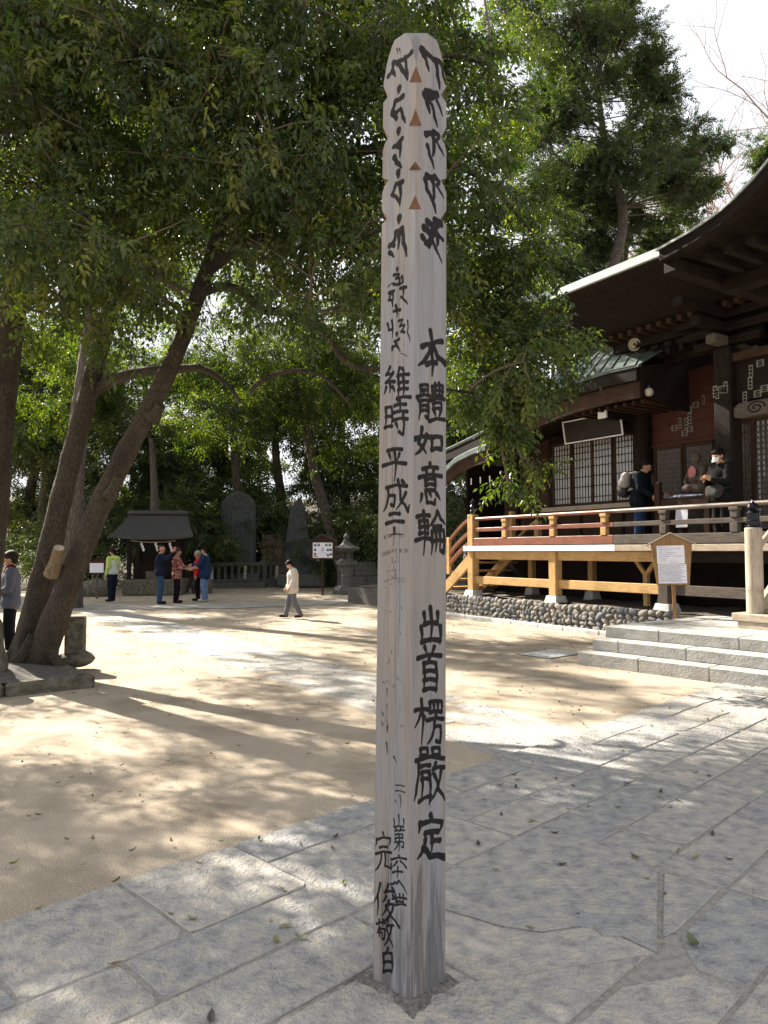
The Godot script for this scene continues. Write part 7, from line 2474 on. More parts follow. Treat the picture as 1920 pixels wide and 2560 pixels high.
# crown lobes: [centre, radius, twigs]
const BIG_TREE_LOBES := [
	[Vector3(1.16, 4.62, -9.90), 0.30, 33], [Vector3(-4.34, 6.75, -8.43), 0.77, 105], [Vector3(-0.09, 8.28, -9.27), 1.14, 182],
	[Vector3(-4.05, 5.49, -8.01), 1.10, 174], [Vector3(1.65, 3.83, -8.59), 0.45, 52], [Vector3(-3.81, 7.98, -9.76), 0.88, 126],
	[Vector3(-3.70, 4.90, -8.62), 1.07, 167], [Vector3(-1.10, 5.96, -8.36), 0.76, 103], [Vector3(1.74, 8.66, -11.36), 0.41, 46],
	[Vector3(0.67, 5.71, -10.27), 0.87, 125], [Vector3(-2.81, 4.83, -7.61), 1.03, 157], [Vector3(-0.25, 7.98, -10.35), 0.83, 116],
	[Vector3(1.57, 7.66, -10.13), 0.40, 45], [Vector3(-1.97, 9.46, -8.79), 0.41, 47], [Vector3(-3.08, 6.39, -9.01), 0.79, 110],
	[Vector3(-4.04, 8.54, -7.77), 0.37, 42], [Vector3(-2.55, 6.87, -11.50), 1.03, 157], [Vector3(0.23, 8.87, -8.16), 0.41, 46],
	[Vector3(-2.84, 7.12, -7.42), 0.84, 118], [Vector3(-2.31, 7.03, -8.71), 1.02, 156], [Vector3(-1.00, 7.67, -9.19), 0.77, 105],
	[Vector3(-1.43, 6.09, -9.86), 0.96, 143], [Vector3(-0.81, 6.71, -9.60), 0.85, 121], [Vector3(-0.77, 4.92, -8.28), 1.15, 184],
	[Vector3(-2.54, 6.22, -8.16), 0.77, 105], [Vector3(-5.39, 8.58, -9.81), 0.82, 114], [Vector3(0.18, 7.43, -8.22), 0.83, 116],
	[Vector3(0.12, 6.68, -9.69), 0.93, 137], [Vector3(-3.59, 7.46, -10.96), 1.04, 161], [Vector3(-2.91, 7.83, -8.30), 0.79, 109],
	[Vector3(-3.11, 8.25, -7.43), 0.34, 38], [Vector3(-3.58, 6.12, -10.15), 0.79, 109], [Vector3(-4.50, 7.33, -9.69), 0.76, 103],
	[Vector3(0.56, 4.85, -8.73), 0.54, 66], [Vector3(-1.94, 7.46, -9.63), 1.07, 166], [Vector3(-1.74, 7.50, -10.84), 0.96, 142],
	[Vector3(-1.91, 8.26, -7.67), 0.52, 63], [Vector3(-4.14, 7.34, -12.35), 0.90, 130], [Vector3(-0.60, 10.16, -10.28), 1.02, 155],
	[Vector3(-0.64, 8.68, -9.93), 1.15, 184], [Vector3(-0.76, 9.04, -8.59), 0.61, 77], [Vector3(-1.72, 9.06, -10.40), 1.10, 174],
	[Vector3(-4.62, 7.97, -8.46), 0.97, 145], [Vector3(-4.43, 9.64, -9.28), 0.65, 83], [Vector3(-1.48, 8.19, -8.43), 1.05, 161],
	[Vector3(-1.15, 9.29, -9.40), 1.05, 161], [Vector3(-0.27, 9.35, -9.35), 0.95, 142], [Vector3(-3.80, 6.51, -7.63), 0.91, 133],
	[Vector3(0.13, 5.71, -8.75), 1.03, 159], [Vector3(-2.68, 8.58, -10.31), 0.87, 125], [Vector3(-1.53, 6.64, -8.95), 0.86, 123],
	[Vector3(1.10, 6.43, -8.63), 0.61, 77], [Vector3(-2.39, 8.49, -8.53), 1.02, 156], [Vector3(-1.49, 10.05, -9.97), 0.86, 122],
	[Vector3(1.17, 8.21, -9.37), 0.38, 42], [Vector3(-1.62, 6.58, -10.97), 1.07, 167], [Vector3(-5.47, 6.45, -10.07), 0.77, 105],
	[Vector3(0.55, 9.40, -9.06), 0.68, 89], [Vector3(-5.16, 9.88, -9.95), 0.99, 149], [Vector3(-3.73, 7.34, -9.05), 1.09, 172],
	[Vector3(-0.82, 7.85, -7.81), 0.76, 104], [Vector3(-3.32, 8.67, -9.09), 0.75, 102], [Vector3(0.02, 7.00, -10.53), 1.00, 151],
	[Vector3(0.50, 10.60, -10.19), 0.57, 71], [Vector3(-2.44, 9.99, -10.51), 0.81, 114], [Vector3(-3.70, 10.58, -10.33), 0.70, 93],
	[Vector3(-2.08, 8.56, -9.34), 0.92, 135], [Vector3(0.75, 9.68, -10.17), 0.68, 89], [Vector3(-3.57, 4.85, -7.20), 0.77, 106],
	[Vector3(0.61, 8.75, -10.19), 0.84, 119], [Vector3(-0.38, 9.35, -10.82), 1.12, 178], [Vector3(-0.80, 5.41, -9.09), 1.04, 161],
	[Vector3(0.79, 6.77, -11.00), 0.78, 107], [Vector3(-3.16, 9.40, -10.41), 1.07, 167], [Vector3(-0.71, 5.83, -10.78), 0.86, 123],
	[Vector3(1.63, 5.72, -10.12), 0.63, 81], [Vector3(-3.83, 7.50, -7.48), 0.92, 135], [Vector3(1.94, 3.89, -9.43), 0.31, 34],
	[Vector3(0.57, 7.43, -9.66), 0.98, 148], [Vector3(-0.42, 11.20, -10.79), 0.55, 67], [Vector3(-4.47, 9.18, -10.27), 0.83, 116],
	[Vector3(-4.63, 5.48, -9.67), 1.00, 152], [Vector3(-0.44, 6.53, -8.83), 1.11, 175], [Vector3(-4.79, 6.24, -9.12), 0.97, 146],
	[Vector3(1.02, 11.24, -11.06), 0.53, 65], [Vector3(-5.21, 7.82, -9.44), 1.01, 154], [Vector3(-2.91, 7.27, -9.55), 0.91, 132],
	[Vector3(0.14, 5.29, -10.99), 0.31, 34], [Vector3(1.14, 8.28, -10.82), 0.77, 105], [Vector3(-2.50, 6.75, -10.62), 1.10, 173],
	[Vector3(-3.23, 8.30, -12.23), 1.08, 170], [Vector3(-4.47, 8.50, -9.15), 1.01, 154], [Vector3(-0.19, 7.33, -9.17), 1.10, 172],
	[Vector3(1.71, 6.26, -9.38), 0.37, 41], [Vector3(2.16, 4.76, -11.39), 0.74, 99], [Vector3(-5.71, 10.61, -10.16), 0.54, 65],
	[Vector3(-2.98, 9.82, -9.25), 0.48, 56], [Vector3(2.05, 6.28, -11.37), 0.51, 61], [Vector3(-1.35, 6.23, -7.58), 0.95, 142],
	[Vector3(-3.87, 5.92, -8.76), 1.15, 184], [Vector3(1.87, 3.98, -10.46), 0.45, 52], [Vector3(-2.32, 7.92, -12.14), 1.03, 158],
	[Vector3(-1.87, 7.02, -7.67), 1.12, 177], [Vector3(0.92, 9.19, -10.99), 0.77, 105], [Vector3(2.20, 4.58, -9.60), 0.50, 60],
	[Vector3(2.53, 4.62, -9.70), 0.40, 45], [Vector3(2.30, 4.14, -9.80), 0.45, 50], [Vector3(1.98, 3.70, -9.80), 0.45, 50],
	[Vector3(1.73, 3.20, -9.80), 0.35, 36], [Vector3(1.87, 2.78, -9.90), 0.30, 26], [Vector3(1.70, 2.42, -10.00), 0.25, 16],
	[Vector3(1.44, 3.41, -9.90), 0.45, 50], [Vector3(1.13, 3.85, -9.90), 0.60, 90], [Vector3(1.57, 4.10, -9.90), 0.60, 90],
	[Vector3(1.93, 4.39, -9.80), 0.50, 70], [Vector3(1.40, 4.71, -10.00), 0.80, 140], [Vector3(1.02, 5.10, -10.00), 0.90, 160],
	[Vector3(1.79, 5.61, -10.00), 0.75, 130], [Vector3(1.98, 5.31, -9.70), 0.40, 45], [Vector3(-11.14, 10.38, -11.67), 1.29, 78],
	[Vector3(-11.44, 7.43, -11.28), 1.10, 78], [Vector3(-6.64, 9.33, -11.31), 1.37, 78], [Vector3(-10.39, 10.38, -10.12), 1.25, 78],
	[Vector3(-9.56, 10.75, -7.66), 1.34, 78], [Vector3(-6.25, 11.41, -8.22), 1.19, 78], [Vector3(-5.99, 11.59, -15.18), 1.36, 78],
	[Vector3(-8.53, 10.48, -11.15), 1.06, 78], [Vector3(-10.89, 10.76, -7.26), 1.35, 78], [Vector3(-5.40, 8.44, -8.91), 1.40, 78],
	[Vector3(-4.39, 10.81, -14.04), 1.27, 78], [Vector3(-4.34, 11.09, -8.23), 1.21, 78], [Vector3(-10.69, 7.93, -7.12), 1.14, 78],
	[Vector3(-10.53, 9.84, -7.75), 1.02, 78], [Vector3(-11.54, 8.00, -10.78), 1.16, 78], [Vector3(-11.16, 9.22, -9.29), 1.07, 78],
	[Vector3(-7.46, 7.49, -8.04), 1.21, 78], [Vector3(-6.30, 10.04, -9.27), 1.08, 78], [Vector3(-4.88, 9.54, -12.82), 1.25, 78],
	[Vector3(-8.65, 8.43, -10.60), 1.11, 78], [Vector3(-2.61, 9.67, -11.89), 1.14, 78], [Vector3(-11.42, 8.73, -8.70), 1.08, 78],
	[Vector3(-7.72, 9.94, -11.69), 1.19, 78], [Vector3(-8.00, 10.00, -10.30), 1.20, 78], [Vector3(-3.84, 8.82, -9.11), 1.13, 78],
	[Vector3(-10.75, 9.22, -14.36), 1.37, 78], [Vector3(-3.17, 7.78, -8.52), 1.03, 78], [Vector3(-8.17, 8.34, -14.78), 1.05, 78],
	[Vector3(-2.88, 7.62, -7.33), 1.09, 78], [Vector3(-6.04, 7.38, -8.94), 1.01, 78], [Vector3(-4.90, 7.66, -10.06), 1.16, 78],
	[Vector3(-2.64, 7.82, -14.02), 1.31, 78], [Vector3(-3.44, 7.29, -12.24), 1.02, 78], [Vector3(-8.19, 7.72, -7.70), 1.30, 78],
	[Vector3(-7.90, 8.36, -13.50), 0.93, 80], [Vector3(-9.78, 6.23, -13.77), 1.13, 80], [Vector3(-8.77, 8.08, -11.08), 1.04, 80],
	[Vector3(-9.84, 8.31, -11.04), 1.03, 80], [Vector3(-8.69, 6.72, -10.14), 0.97, 80], [Vector3(-7.91, 7.82, -12.17), 1.12, 80],
	[Vector3(-7.81, 9.59, -13.69), 1.22, 80], [Vector3(-8.65, 8.38, -13.47), 1.04, 80], [Vector3(-10.52, 8.31, -13.27), 0.99, 80],
	[Vector3(-7.89, 7.23, -13.87), 1.25, 80], [Vector3(-9.18, 6.63, -10.65), 1.24, 80], [Vector3(-11.13, 8.49, -12.70), 0.98, 80],
	[Vector3(-10.96, 8.83, -12.41), 1.10, 80], [Vector3(-10.79, 8.38, -9.38), 1.15, 80], [Vector3(-10.07, 8.87, -10.93), 1.13, 80],
	[Vector3(-7.85, 6.41, -9.36), 1.00, 85], [Vector3(-7.12, 7.91, -7.46), 0.74, 85], [Vector3(-7.99, 6.01, -6.17), 0.75, 85],
	[Vector3(-7.61, 6.62, -7.62), 0.72, 85], [Vector3(-7.19, 5.90, -6.05), 0.84, 85], [Vector3(-7.98, 6.74, -8.63), 1.00, 85],
	[Vector3(-6.79, 7.21, -7.14), 0.97, 85], [Vector3(-6.98, 5.50, -9.62), 1.06, 85], [Vector3(-7.77, 8.46, -8.45), 0.73, 85],
	[Vector3(-6.98, 6.30, -8.54), 0.98, 85], [Vector3(-6.43, 5.53, -6.00), 1.08, 85], [Vector3(-8.11, 6.42, -7.60), 0.79, 85],
	[Vector3(-6.30, 6.45, -8.44), 0.83, 85],
]
const OTHER_TREES := [
	{"name": "evergreen_tree", "label": "dark leaning evergreen trunk at the very left edge of the photo", "look": "dark", "seed": 11, "bark": "bark",
		"trunk": [Vector3(-5.94, 0.00, -10.78), Vector3(-5.67, 1.87, -10.60), Vector3(-5.47, 3.85, -10.50), Vector3(-5.32, 4.97, -10.40), Vector3(-5.06, 5.79, -10.20), Vector3(-4.71, 6.53, -10.00), Vector3(-4.39, 7.41, -9.60)], "radii": [0.3, 0.25, 0.22, 0.2, 0.18, 0.13, 0.07],
		"limbs": [[[Vector3(-5.60, 4.57, -10.40), Vector3(-5.18, 4.94, -10.20), Vector3(-4.85, 5.08, -10.10), Vector3(-4.51, 5.03, -10.00)], [0.1, 0.085, 0.06, 0.03]]],
		"lobes": [[Vector3(-8.44, 11.88, -12.49), 1.00, 94], [Vector3(-6.98, 9.26, -10.29), 0.92, 87], [Vector3(-7.63, 8.12, -10.85), 1.09, 103], [Vector3(-8.20, 11.44, -11.80), 1.10, 104], [Vector3(-6.16, 7.40, -10.88), 1.01, 95], [Vector3(-5.17, 10.05, -9.66), 0.98, 92], [Vector3(-4.66, 9.21, -8.91), 1.16, 109], [Vector3(-6.02, 10.12, -10.40), 0.93, 87], [Vector3(-4.77, 7.72, -9.08), 1.09, 103], [Vector3(-4.81, 8.66, -9.22), 1.18, 112]]},
	{"name": "old_evergreen", "label": "thick straight grey trunk behind the leaning evergreen, by the far pavement", "look": "light", "seed": 12, "bark": "bark_far",
		"trunk": [Vector3(-8.92, -0.00, -21.15), Vector3(-8.92, 2.00, -21.15), Vector3(-8.82, 5.00, -21.15), Vector3(-8.62, 8.00, -21.35), Vector3(-8.62, 11.00, -21.35)], "radii": [0.36, 0.3, 0.26, 0.2, 0.12],
		"lobes": [[Vector3(-8.51, 11.56, -20.47), 1.33, 172], [Vector3(-5.94, 10.91, -21.84), 1.38, 179], [Vector3(-6.70, 11.92, -23.06), 1.56, 203], [Vector3(-6.85, 9.99, -21.74), 1.24, 161], [Vector3(-8.68, 9.68, -22.95), 1.38, 178], [Vector3(-7.08, 9.40, -20.96), 1.24, 161], [Vector3(-9.33, 11.54, -22.25), 1.58, 205], [Vector3(-13.53, 13.55, -22.84), 1.26, 138], [Vector3(-10.54, 10.66, -18.08), 1.41, 154], [Vector3(-9.74, 13.31, -20.12), 1.30, 143]]},
	{"name": "bright_evergreen", "label": "sunlit yellow-green tree behind the leaning trunk, over the small shrine", "look": "light", "seed": 13, "bark": "bark_far",
		"trunk": [Vector3(-6.90, 0.20, -35.00), Vector3(-6.80, 3.20, -35.00), Vector3(-7.00, 6.20, -34.40), Vector3(-6.70, 9.70, -33.50)], "radii": [0.26, 0.22, 0.17, 0.1],
		"lobes": [[Vector3(-11.93, 9.75, -32.58), 1.58, 189], [Vector3(-7.86, 9.23, -30.50), 1.82, 218], [Vector3(-10.29, 11.44, -32.67), 1.45, 174], [Vector3(-9.89, 9.48, -31.20), 1.81, 216], [Vector3(-8.26, 13.81, -31.63), 1.31, 157], [Vector3(-5.26, 9.39, -29.11), 1.21, 145], [Vector3(-5.55, 10.26, -31.58), 1.76, 211], [Vector3(-4.04, 9.11, -30.23), 1.78, 213], [Vector3(-5.81, 13.26, -31.99), 1.27, 151], [Vector3(-7.58, 9.48, -29.56), 1.50, 180], [Vector3(-5.68, 12.22, -33.24), 1.69, 203], [Vector3(-10.93, 13.10, -29.26), 1.53, 183], [Vector3(-6.87, 14.94, -33.88), 1.24, 148], [Vector3(-7.56, 12.18, -31.30), 1.31, 156], [Vector3(-7.88, 10.63, -31.14), 1.21, 144], [Vector3(-6.35, 8.45, -29.36), 1.06, 95], [Vector3(-7.41, 6.56, -32.68), 1.23, 111], [Vector3(-8.31, 6.73, -30.84), 0.99, 89], [Vector3(-6.09, 8.76, -31.59), 0.92, 82], [Vector3(-5.01, 6.20, -29.04), 1.26, 113], [Vector3(-6.67, 7.04, -31.41), 1.21, 108], [Vector3(-9.14, 7.31, -32.51), 1.28, 115]]},
	{"name": "bright_evergreen", "label": "sunlit green tree with a leaning trunk between the pointed slab and the tall post", "look": "light", "seed": 14, "bark": "bark_far",
		"trunk": [Vector3(-1.60, 0.30, -31.50), Vector3(-2.76, 4.17, -31.50), Vector3(-3.15, 6.09, -31.00), Vector3(-3.59, 8.23, -30.00), Vector3(-3.86, 10.24, -29.00)], "radii": [0.26, 0.22, 0.2, 0.16, 0.1],
		"lobes": [[Vector3(-0.24, 8.27, -31.96), 1.48, 185], [Vector3(0.43, 11.63, -29.18), 1.69, 211], [Vector3(-2.63, 9.31, -27.12), 1.58, 196], [Vector3(0.34, 12.64, -30.17), 1.31, 164], [Vector3(-1.04, 8.19, -27.72), 1.65, 205], [Vector3(-1.31, 8.56, -31.21), 1.79, 223], [Vector3(-2.95, 10.40, -28.78), 1.70, 212], [Vector3(-2.17, 11.31, -27.91), 1.54, 192], [Vector3(0.17, 11.66, -27.18), 1.28, 160], [Vector3(0.31, 12.52, -29.51), 1.60, 200], [Vector3(-2.95, 9.67, -26.95), 1.59, 199], [Vector3(-2.17, 8.07, -28.17), 1.78, 222], [Vector3(-1.69, 9.17, -27.51), 1.43, 179], [Vector3(-4.33, 7.97, -30.44), 1.42, 177], [Vector3(-0.41, 8.52, -28.13), 1.23, 153], [Vector3(-1.94, 5.84, -30.22), 1.07, 91], [Vector3(-3.27, 7.57, -29.26), 1.13, 95], [Vector3(-5.56, 7.22, -27.82), 0.94, 79], [Vector3(0.10, 6.18, -30.25), 1.06, 89], [Vector3(-0.80, 7.73, -28.04), 0.83, 70], [Vector3(-3.86, 7.55, -30.25), 1.03, 87], [Vector3(-4.94, 7.45, -27.34), 0.83, 70], [Vector3(-1.41, 5.99, -29.78), 0.87, 73], [Vector3(-5.12, 8.00, -30.13), 1.01, 85]]},
	{"name": "bright_evergreen", "label": "sunlit tree at the far left behind the old grey trunk", "look": "light", "seed": 15, "bark": "bark_far",
		"trunk": [Vector3(-9.50, 0.20, -30.00), Vector3(-9.30, 3.20, -30.00), Vector3(-9.50, 6.20, -30.00)], "radii": [0.22, 0.18, 0.1],
		"lobes": [[Vector3(-11.71, 8.87, -28.69), 1.58, 269], [Vector3(-13.78, 10.01, -24.68), 1.25, 213], [Vector3(-11.30, 6.82, -27.68), 1.53, 259], [Vector3(-13.05, 10.10, -29.83), 1.35, 229], [Vector3(-11.44, 7.48, -28.41), 1.03, 174], [Vector3(-11.35, 8.67, -25.97), 1.39, 235], [Vector3(-12.16, 6.92, -25.62), 1.26, 214], [Vector3(-15.14, 6.33, -28.74), 1.19, 203], [Vector3(-11.02, 8.40, -27.01), 1.47, 249], [Vector3(-12.35, 9.26, -24.88), 1.24, 210]]},
	{"name": "wood_tree", "label": "dark broadleaf tree tallest at the left, shading the small shrine", "look": "deep", "seed": 20, "bark": "bark_far", "group": "dark trees in the wood behind the monuments",
		"trunk": [Vector3(-15.20, 1.00, -33.00), Vector3(-15.16, 4.00, -33.00), Vector3(-14.74, 7.00, -33.00), Vector3(-15.20, 12.00, -33.00)], "radii": [0.28, 0.24, 0.18, 0.1],
		"lobes": [[Vector3(-16.49, 9.63, -32.02), 1.28, 132], [Vector3(-14.65, 11.83, -33.65), 1.32, 160], [Vector3(-17.13, 7.61, -34.70), 1.25, 162], [Vector3(-17.43, 8.19, -33.73), 1.52, 152], [Vector3(-12.68, 8.88, -32.39), 1.87, 167], [Vector3(-15.01, 7.19, -31.91), 1.78, 156], [Vector3(-13.57, 5.50, -32.83), 1.77, 130], [Vector3(-15.02, 5.82, -32.37), 1.56, 139], [Vector3(-16.69, 9.53, -32.88), 1.44, 153], [Vector3(-15.91, 6.26, -32.32), 1.68, 169], [Vector3(-12.98, 11.85, -32.73), 1.79, 146], [Vector3(-12.66, 11.00, -32.45), 1.37, 178], [Vector3(-17.35, 9.86, -33.62), 1.44, 133], [Vector3(-12.92, 7.74, -34.67), 1.54, 155], [Vector3(-16.15, 10.71, -34.45), 1.38, 145], [Vector3(-13.27, 8.59, -32.94), 1.79, 142], [Vector3(-15.66, 7.27, -32.10), 1.57, 179], [Vector3(-14.87, 11.11, -34.73), 1.81, 177], [Vector3(-13.43, 5.15, -34.35), 1.23, 142], [Vector3(-16.52, 10.87, -33.66), 1.36, 145]]},
	{"name": "wood_tree", "label": "dark broadleaf tree outermost at the left edge", "look": "deep", "seed": 21, "bark": "bark_far", "group": "dark trees in the wood behind the monuments",
		"trunk": [Vector3(-20.00, 1.00, -31.00), Vector3(-20.18, 4.00, -31.00), Vector3(-19.55, 7.00, -31.00), Vector3(-20.00, 12.00, -31.00)], "radii": [0.28, 0.24, 0.18, 0.1],
		"lobes": [[Vector3(-19.14, 5.59, -30.92), 1.40, 154], [Vector3(-19.56, 5.93, -30.18), 1.36, 156], [Vector3(-19.03, 11.28, -31.82), 1.56, 133], [Vector3(-21.85, 7.47, -31.55), 1.41, 131], [Vector3(-19.78, 9.15, -31.71), 1.75, 173], [Vector3(-17.46, 9.95, -31.24), 1.30, 162], [Vector3(-20.20, 5.99, -29.11), 1.39, 162], [Vector3(-18.59, 8.85, -30.21), 1.88, 168], [Vector3(-22.56, 5.54, -29.20), 1.34, 138], [Vector3(-20.79, 10.86, -30.92), 1.41, 142], [Vector3(-21.54, 9.00, -32.03), 1.55, 140], [Vector3(-17.86, 6.82, -30.58), 1.47, 140], [Vector3(-19.52, 7.43, -29.15), 1.85, 176], [Vector3(-18.84, 11.90, -30.64), 1.33, 140], [Vector3(-21.51, 5.40, -31.54), 1.57, 151], [Vector3(-22.02, 11.16, -29.10), 1.69, 131], [Vector3(-20.28, 9.78, -32.41), 1.74, 149], [Vector3(-20.10, 6.24, -31.14), 1.33, 164], [Vector3(-20.28, 11.50, -32.41), 1.69, 131], [Vector3(-21.43, 6.05, -32.39), 1.70, 137]]},
	{"name": "wood_tree", "label": "dark broadleaf tree at the far left of the wood", "look": "deep", "seed": 22, "bark": "bark_far", "group": "dark trees in the wood behind the monuments",
		"trunk": [Vector3(-17.00, 1.00, -36.00), Vector3(-17.27, 4.00, -36.00), Vector3(-16.87, 7.00, -36.00), Vector3(-17.00, 11.50, -36.00)], "radii": [0.28, 0.24, 0.18, 0.1],
		"lobes": [[Vector3(-18.16, 3.30, -35.61), 1.63, 151], [Vector3(-19.15, 7.39, -37.85), 1.49, 143], [Vector3(-19.41, 6.22, -36.23), 1.27, 131], [Vector3(-14.84, 5.36, -37.27), 1.57, 165], [Vector3(-17.54, 7.65, -35.74), 1.30, 169], [Vector3(-15.28, 5.89, -34.01), 1.52, 156], [Vector3(-16.72, 3.25, -37.76), 1.81, 169], [Vector3(-19.03, 9.11, -36.95), 1.28, 177], [Vector3(-17.83, 3.80, -34.56), 1.20, 130], [Vector3(-17.19, 7.49, -36.07), 1.48, 150], [Vector3(-16.03, 3.66, -34.75), 1.22, 132], [Vector3(-19.46, 8.24, -35.73), 1.67, 148], [Vector3(-18.27, 2.51, -35.96), 1.38, 149], [Vector3(-15.24, 2.53, -35.16), 1.24, 144], [Vector3(-15.23, 9.89, -37.60), 1.71, 130], [Vector3(-16.97, 4.42, -36.56), 1.30, 140], [Vector3(-16.19, 7.79, -37.65), 1.43, 156], [Vector3(-16.12, 11.02, -37.61), 1.24, 135], [Vector3(-17.90, 9.89, -35.66), 1.68, 164], [Vector3(-17.15, 4.43, -37.34), 1.57, 173]]},
	{"name": "wood_tree", "label": "dark broadleaf tree left of the small shrine in the wood", "look": "deep", "seed": 23, "bark": "bark_far", "group": "dark trees in the wood behind the monuments",
		"trunk": [Vector3(-12.50, 1.00, -38.00), Vector3(-12.30, 4.00, -38.00), Vector3(-12.22, 7.00, -38.00), Vector3(-12.50, 11.50, -38.00)], "radii": [0.28, 0.24, 0.18, 0.1],
		"lobes": [[Vector3(-13.33, 7.83, -36.36), 1.58, 132], [Vector3(-10.10, 6.79, -37.13), 1.28, 154], [Vector3(-10.63, 5.61, -36.08), 1.27, 146], [Vector3(-10.18, 7.59, -39.11), 1.74, 171], [Vector3(-12.37, 7.57, -38.29), 1.44, 145], [Vector3(-12.95, 4.37, -39.66), 1.70, 134], [Vector3(-10.14, 7.85, -36.76), 1.26, 148], [Vector3(-11.48, 5.06, -37.75), 1.79, 169], [Vector3(-12.20, 6.83, -38.98), 1.81, 148], [Vector3(-11.11, 10.71, -38.74), 1.48, 170], [Vector3(-13.86, 9.59, -37.00), 1.26, 157], [Vector3(-14.75, 9.47, -39.11), 1.85, 146], [Vector3(-14.65, 3.86, -38.14), 1.46, 166], [Vector3(-10.52, 6.05, -36.53), 1.70, 168], [Vector3(-14.53, 7.36, -36.47), 1.56, 164], [Vector3(-12.18, 8.86, -38.86), 1.44, 172], [Vector3(-10.88, 11.42, -39.14), 1.60, 134], [Vector3(-12.11, 5.98, -36.90), 1.43, 145], [Vector3(-14.56, 4.39, -38.81), 1.22, 157], [Vector3(-10.80, 11.10, -39.47), 1.29, 143]]},
	{"name": "wood_tree", "label": "dark broadleaf tree straight behind the small shrine", "look": "deep", "seed": 24, "bark": "bark_far", "group": "dark trees in the wood behind the monuments",
		"trunk": [Vector3(-9.00, 1.00, -40.00), Vector3(-9.27, 4.00, -40.00), Vector3(-8.66, 7.00, -40.00), Vector3(-9.00, 11.50, -40.00)], "radii": [0.28, 0.24, 0.18, 0.1],
		"lobes": [[Vector3(-11.11, 5.93, -40.48), 1.29, 134], [Vector3(-11.09, 10.41, -38.94), 1.41, 139], [Vector3(-7.53, 5.03, -40.30), 1.83, 173], [Vector3(-10.80, 2.80, -41.67), 1.54, 163], [Vector3(-7.33, 7.02, -38.67), 1.72, 130], [Vector3(-8.82, 4.77, -38.32), 1.53, 141], [Vector3(-8.83, 6.61, -41.99), 1.70, 130], [Vector3(-9.13, 6.21, -40.27), 1.33, 165], [Vector3(-8.00, 4.03, -41.01), 1.82, 149], [Vector3(-7.82, 8.84, -38.25), 1.67, 174], [Vector3(-11.54, 6.21, -41.48), 1.27, 168], [Vector3(-9.69, 11.09, -39.39), 1.50, 136], [Vector3(-10.54, 11.24, -39.63), 1.45, 163], [Vector3(-7.01, 6.79, -41.90), 1.23, 136], [Vector3(-10.65, 7.09, -38.98), 1.78, 165], [Vector3(-11.15, 8.35, -40.89), 1.81, 178], [Vector3(-8.15, 9.47, -40.82), 1.81, 178], [Vector3(-9.40, 11.90, -39.87), 1.40, 156], [Vector3(-9.91, 11.21, -41.63), 1.35, 146], [Vector3(-7.15, 3.45, -38.33), 1.31, 155]]},
	{"name": "wood_tree", "label": "dark broadleaf tree straight behind the tall stone slab", "look": "deep", "seed": 25, "bark": "bark_far", "group": "dark trees in the wood behind the monuments",
		"trunk": [Vector3(-5.50, 1.00, -38.00), Vector3(-5.29, 4.00, -38.00), Vector3(-5.61, 7.00, -38.00), Vector3(-5.50, 11.50, -38.00)], "radii": [0.28, 0.24, 0.18, 0.1],
		"lobes": [[Vector3(-4.56, 8.92, -37.97), 1.43, 149], [Vector3(-4.67, 9.22, -36.58), 1.79, 158], [Vector3(-3.09, 7.43, -36.25), 1.66, 150], [Vector3(-7.41, 10.40, -39.24), 1.55, 179], [Vector3(-6.98, 11.47, -36.75), 1.37, 166], [Vector3(-4.94, 9.80, -39.85), 1.34, 153], [Vector3(-6.91, 8.53, -39.06), 1.74, 133], [Vector3(-7.36, 4.28, -36.75), 1.31, 176], [Vector3(-5.74, 10.85, -37.78), 1.25, 176], [Vector3(-3.51, 10.55, -38.12), 1.68, 137], [Vector3(-5.21, 8.54, -38.10), 1.65, 165], [Vector3(-7.87, 9.88, -36.08), 1.72, 148], [Vector3(-6.94, 5.13, -38.80), 1.70, 171], [Vector3(-4.28, 3.60, -38.71), 1.69, 154], [Vector3(-5.59, 8.10, -39.74), 1.82, 134], [Vector3(-6.63, 7.56, -38.80), 1.65, 137], [Vector3(-3.09, 8.94, -37.82), 1.26, 148], [Vector3(-6.10, 3.64, -36.09), 1.73, 135], [Vector3(-3.15, 10.86, -36.44), 1.55, 169], [Vector3(-7.99, 3.58, -39.97), 1.61, 142]]},
	{"name": "wood_tree", "label": "dark broadleaf tree straight behind the pointed stone slab", "look": "deep", "seed": 26, "bark": "bark_far", "group": "dark trees in the wood behind the monuments",
		"trunk": [Vector3(-2.00, 1.00, -37.00), Vector3(-1.93, 4.00, -37.00), Vector3(-2.15, 7.00, -37.00), Vector3(-2.00, 11.50, -37.00)], "radii": [0.28, 0.24, 0.18, 0.1],
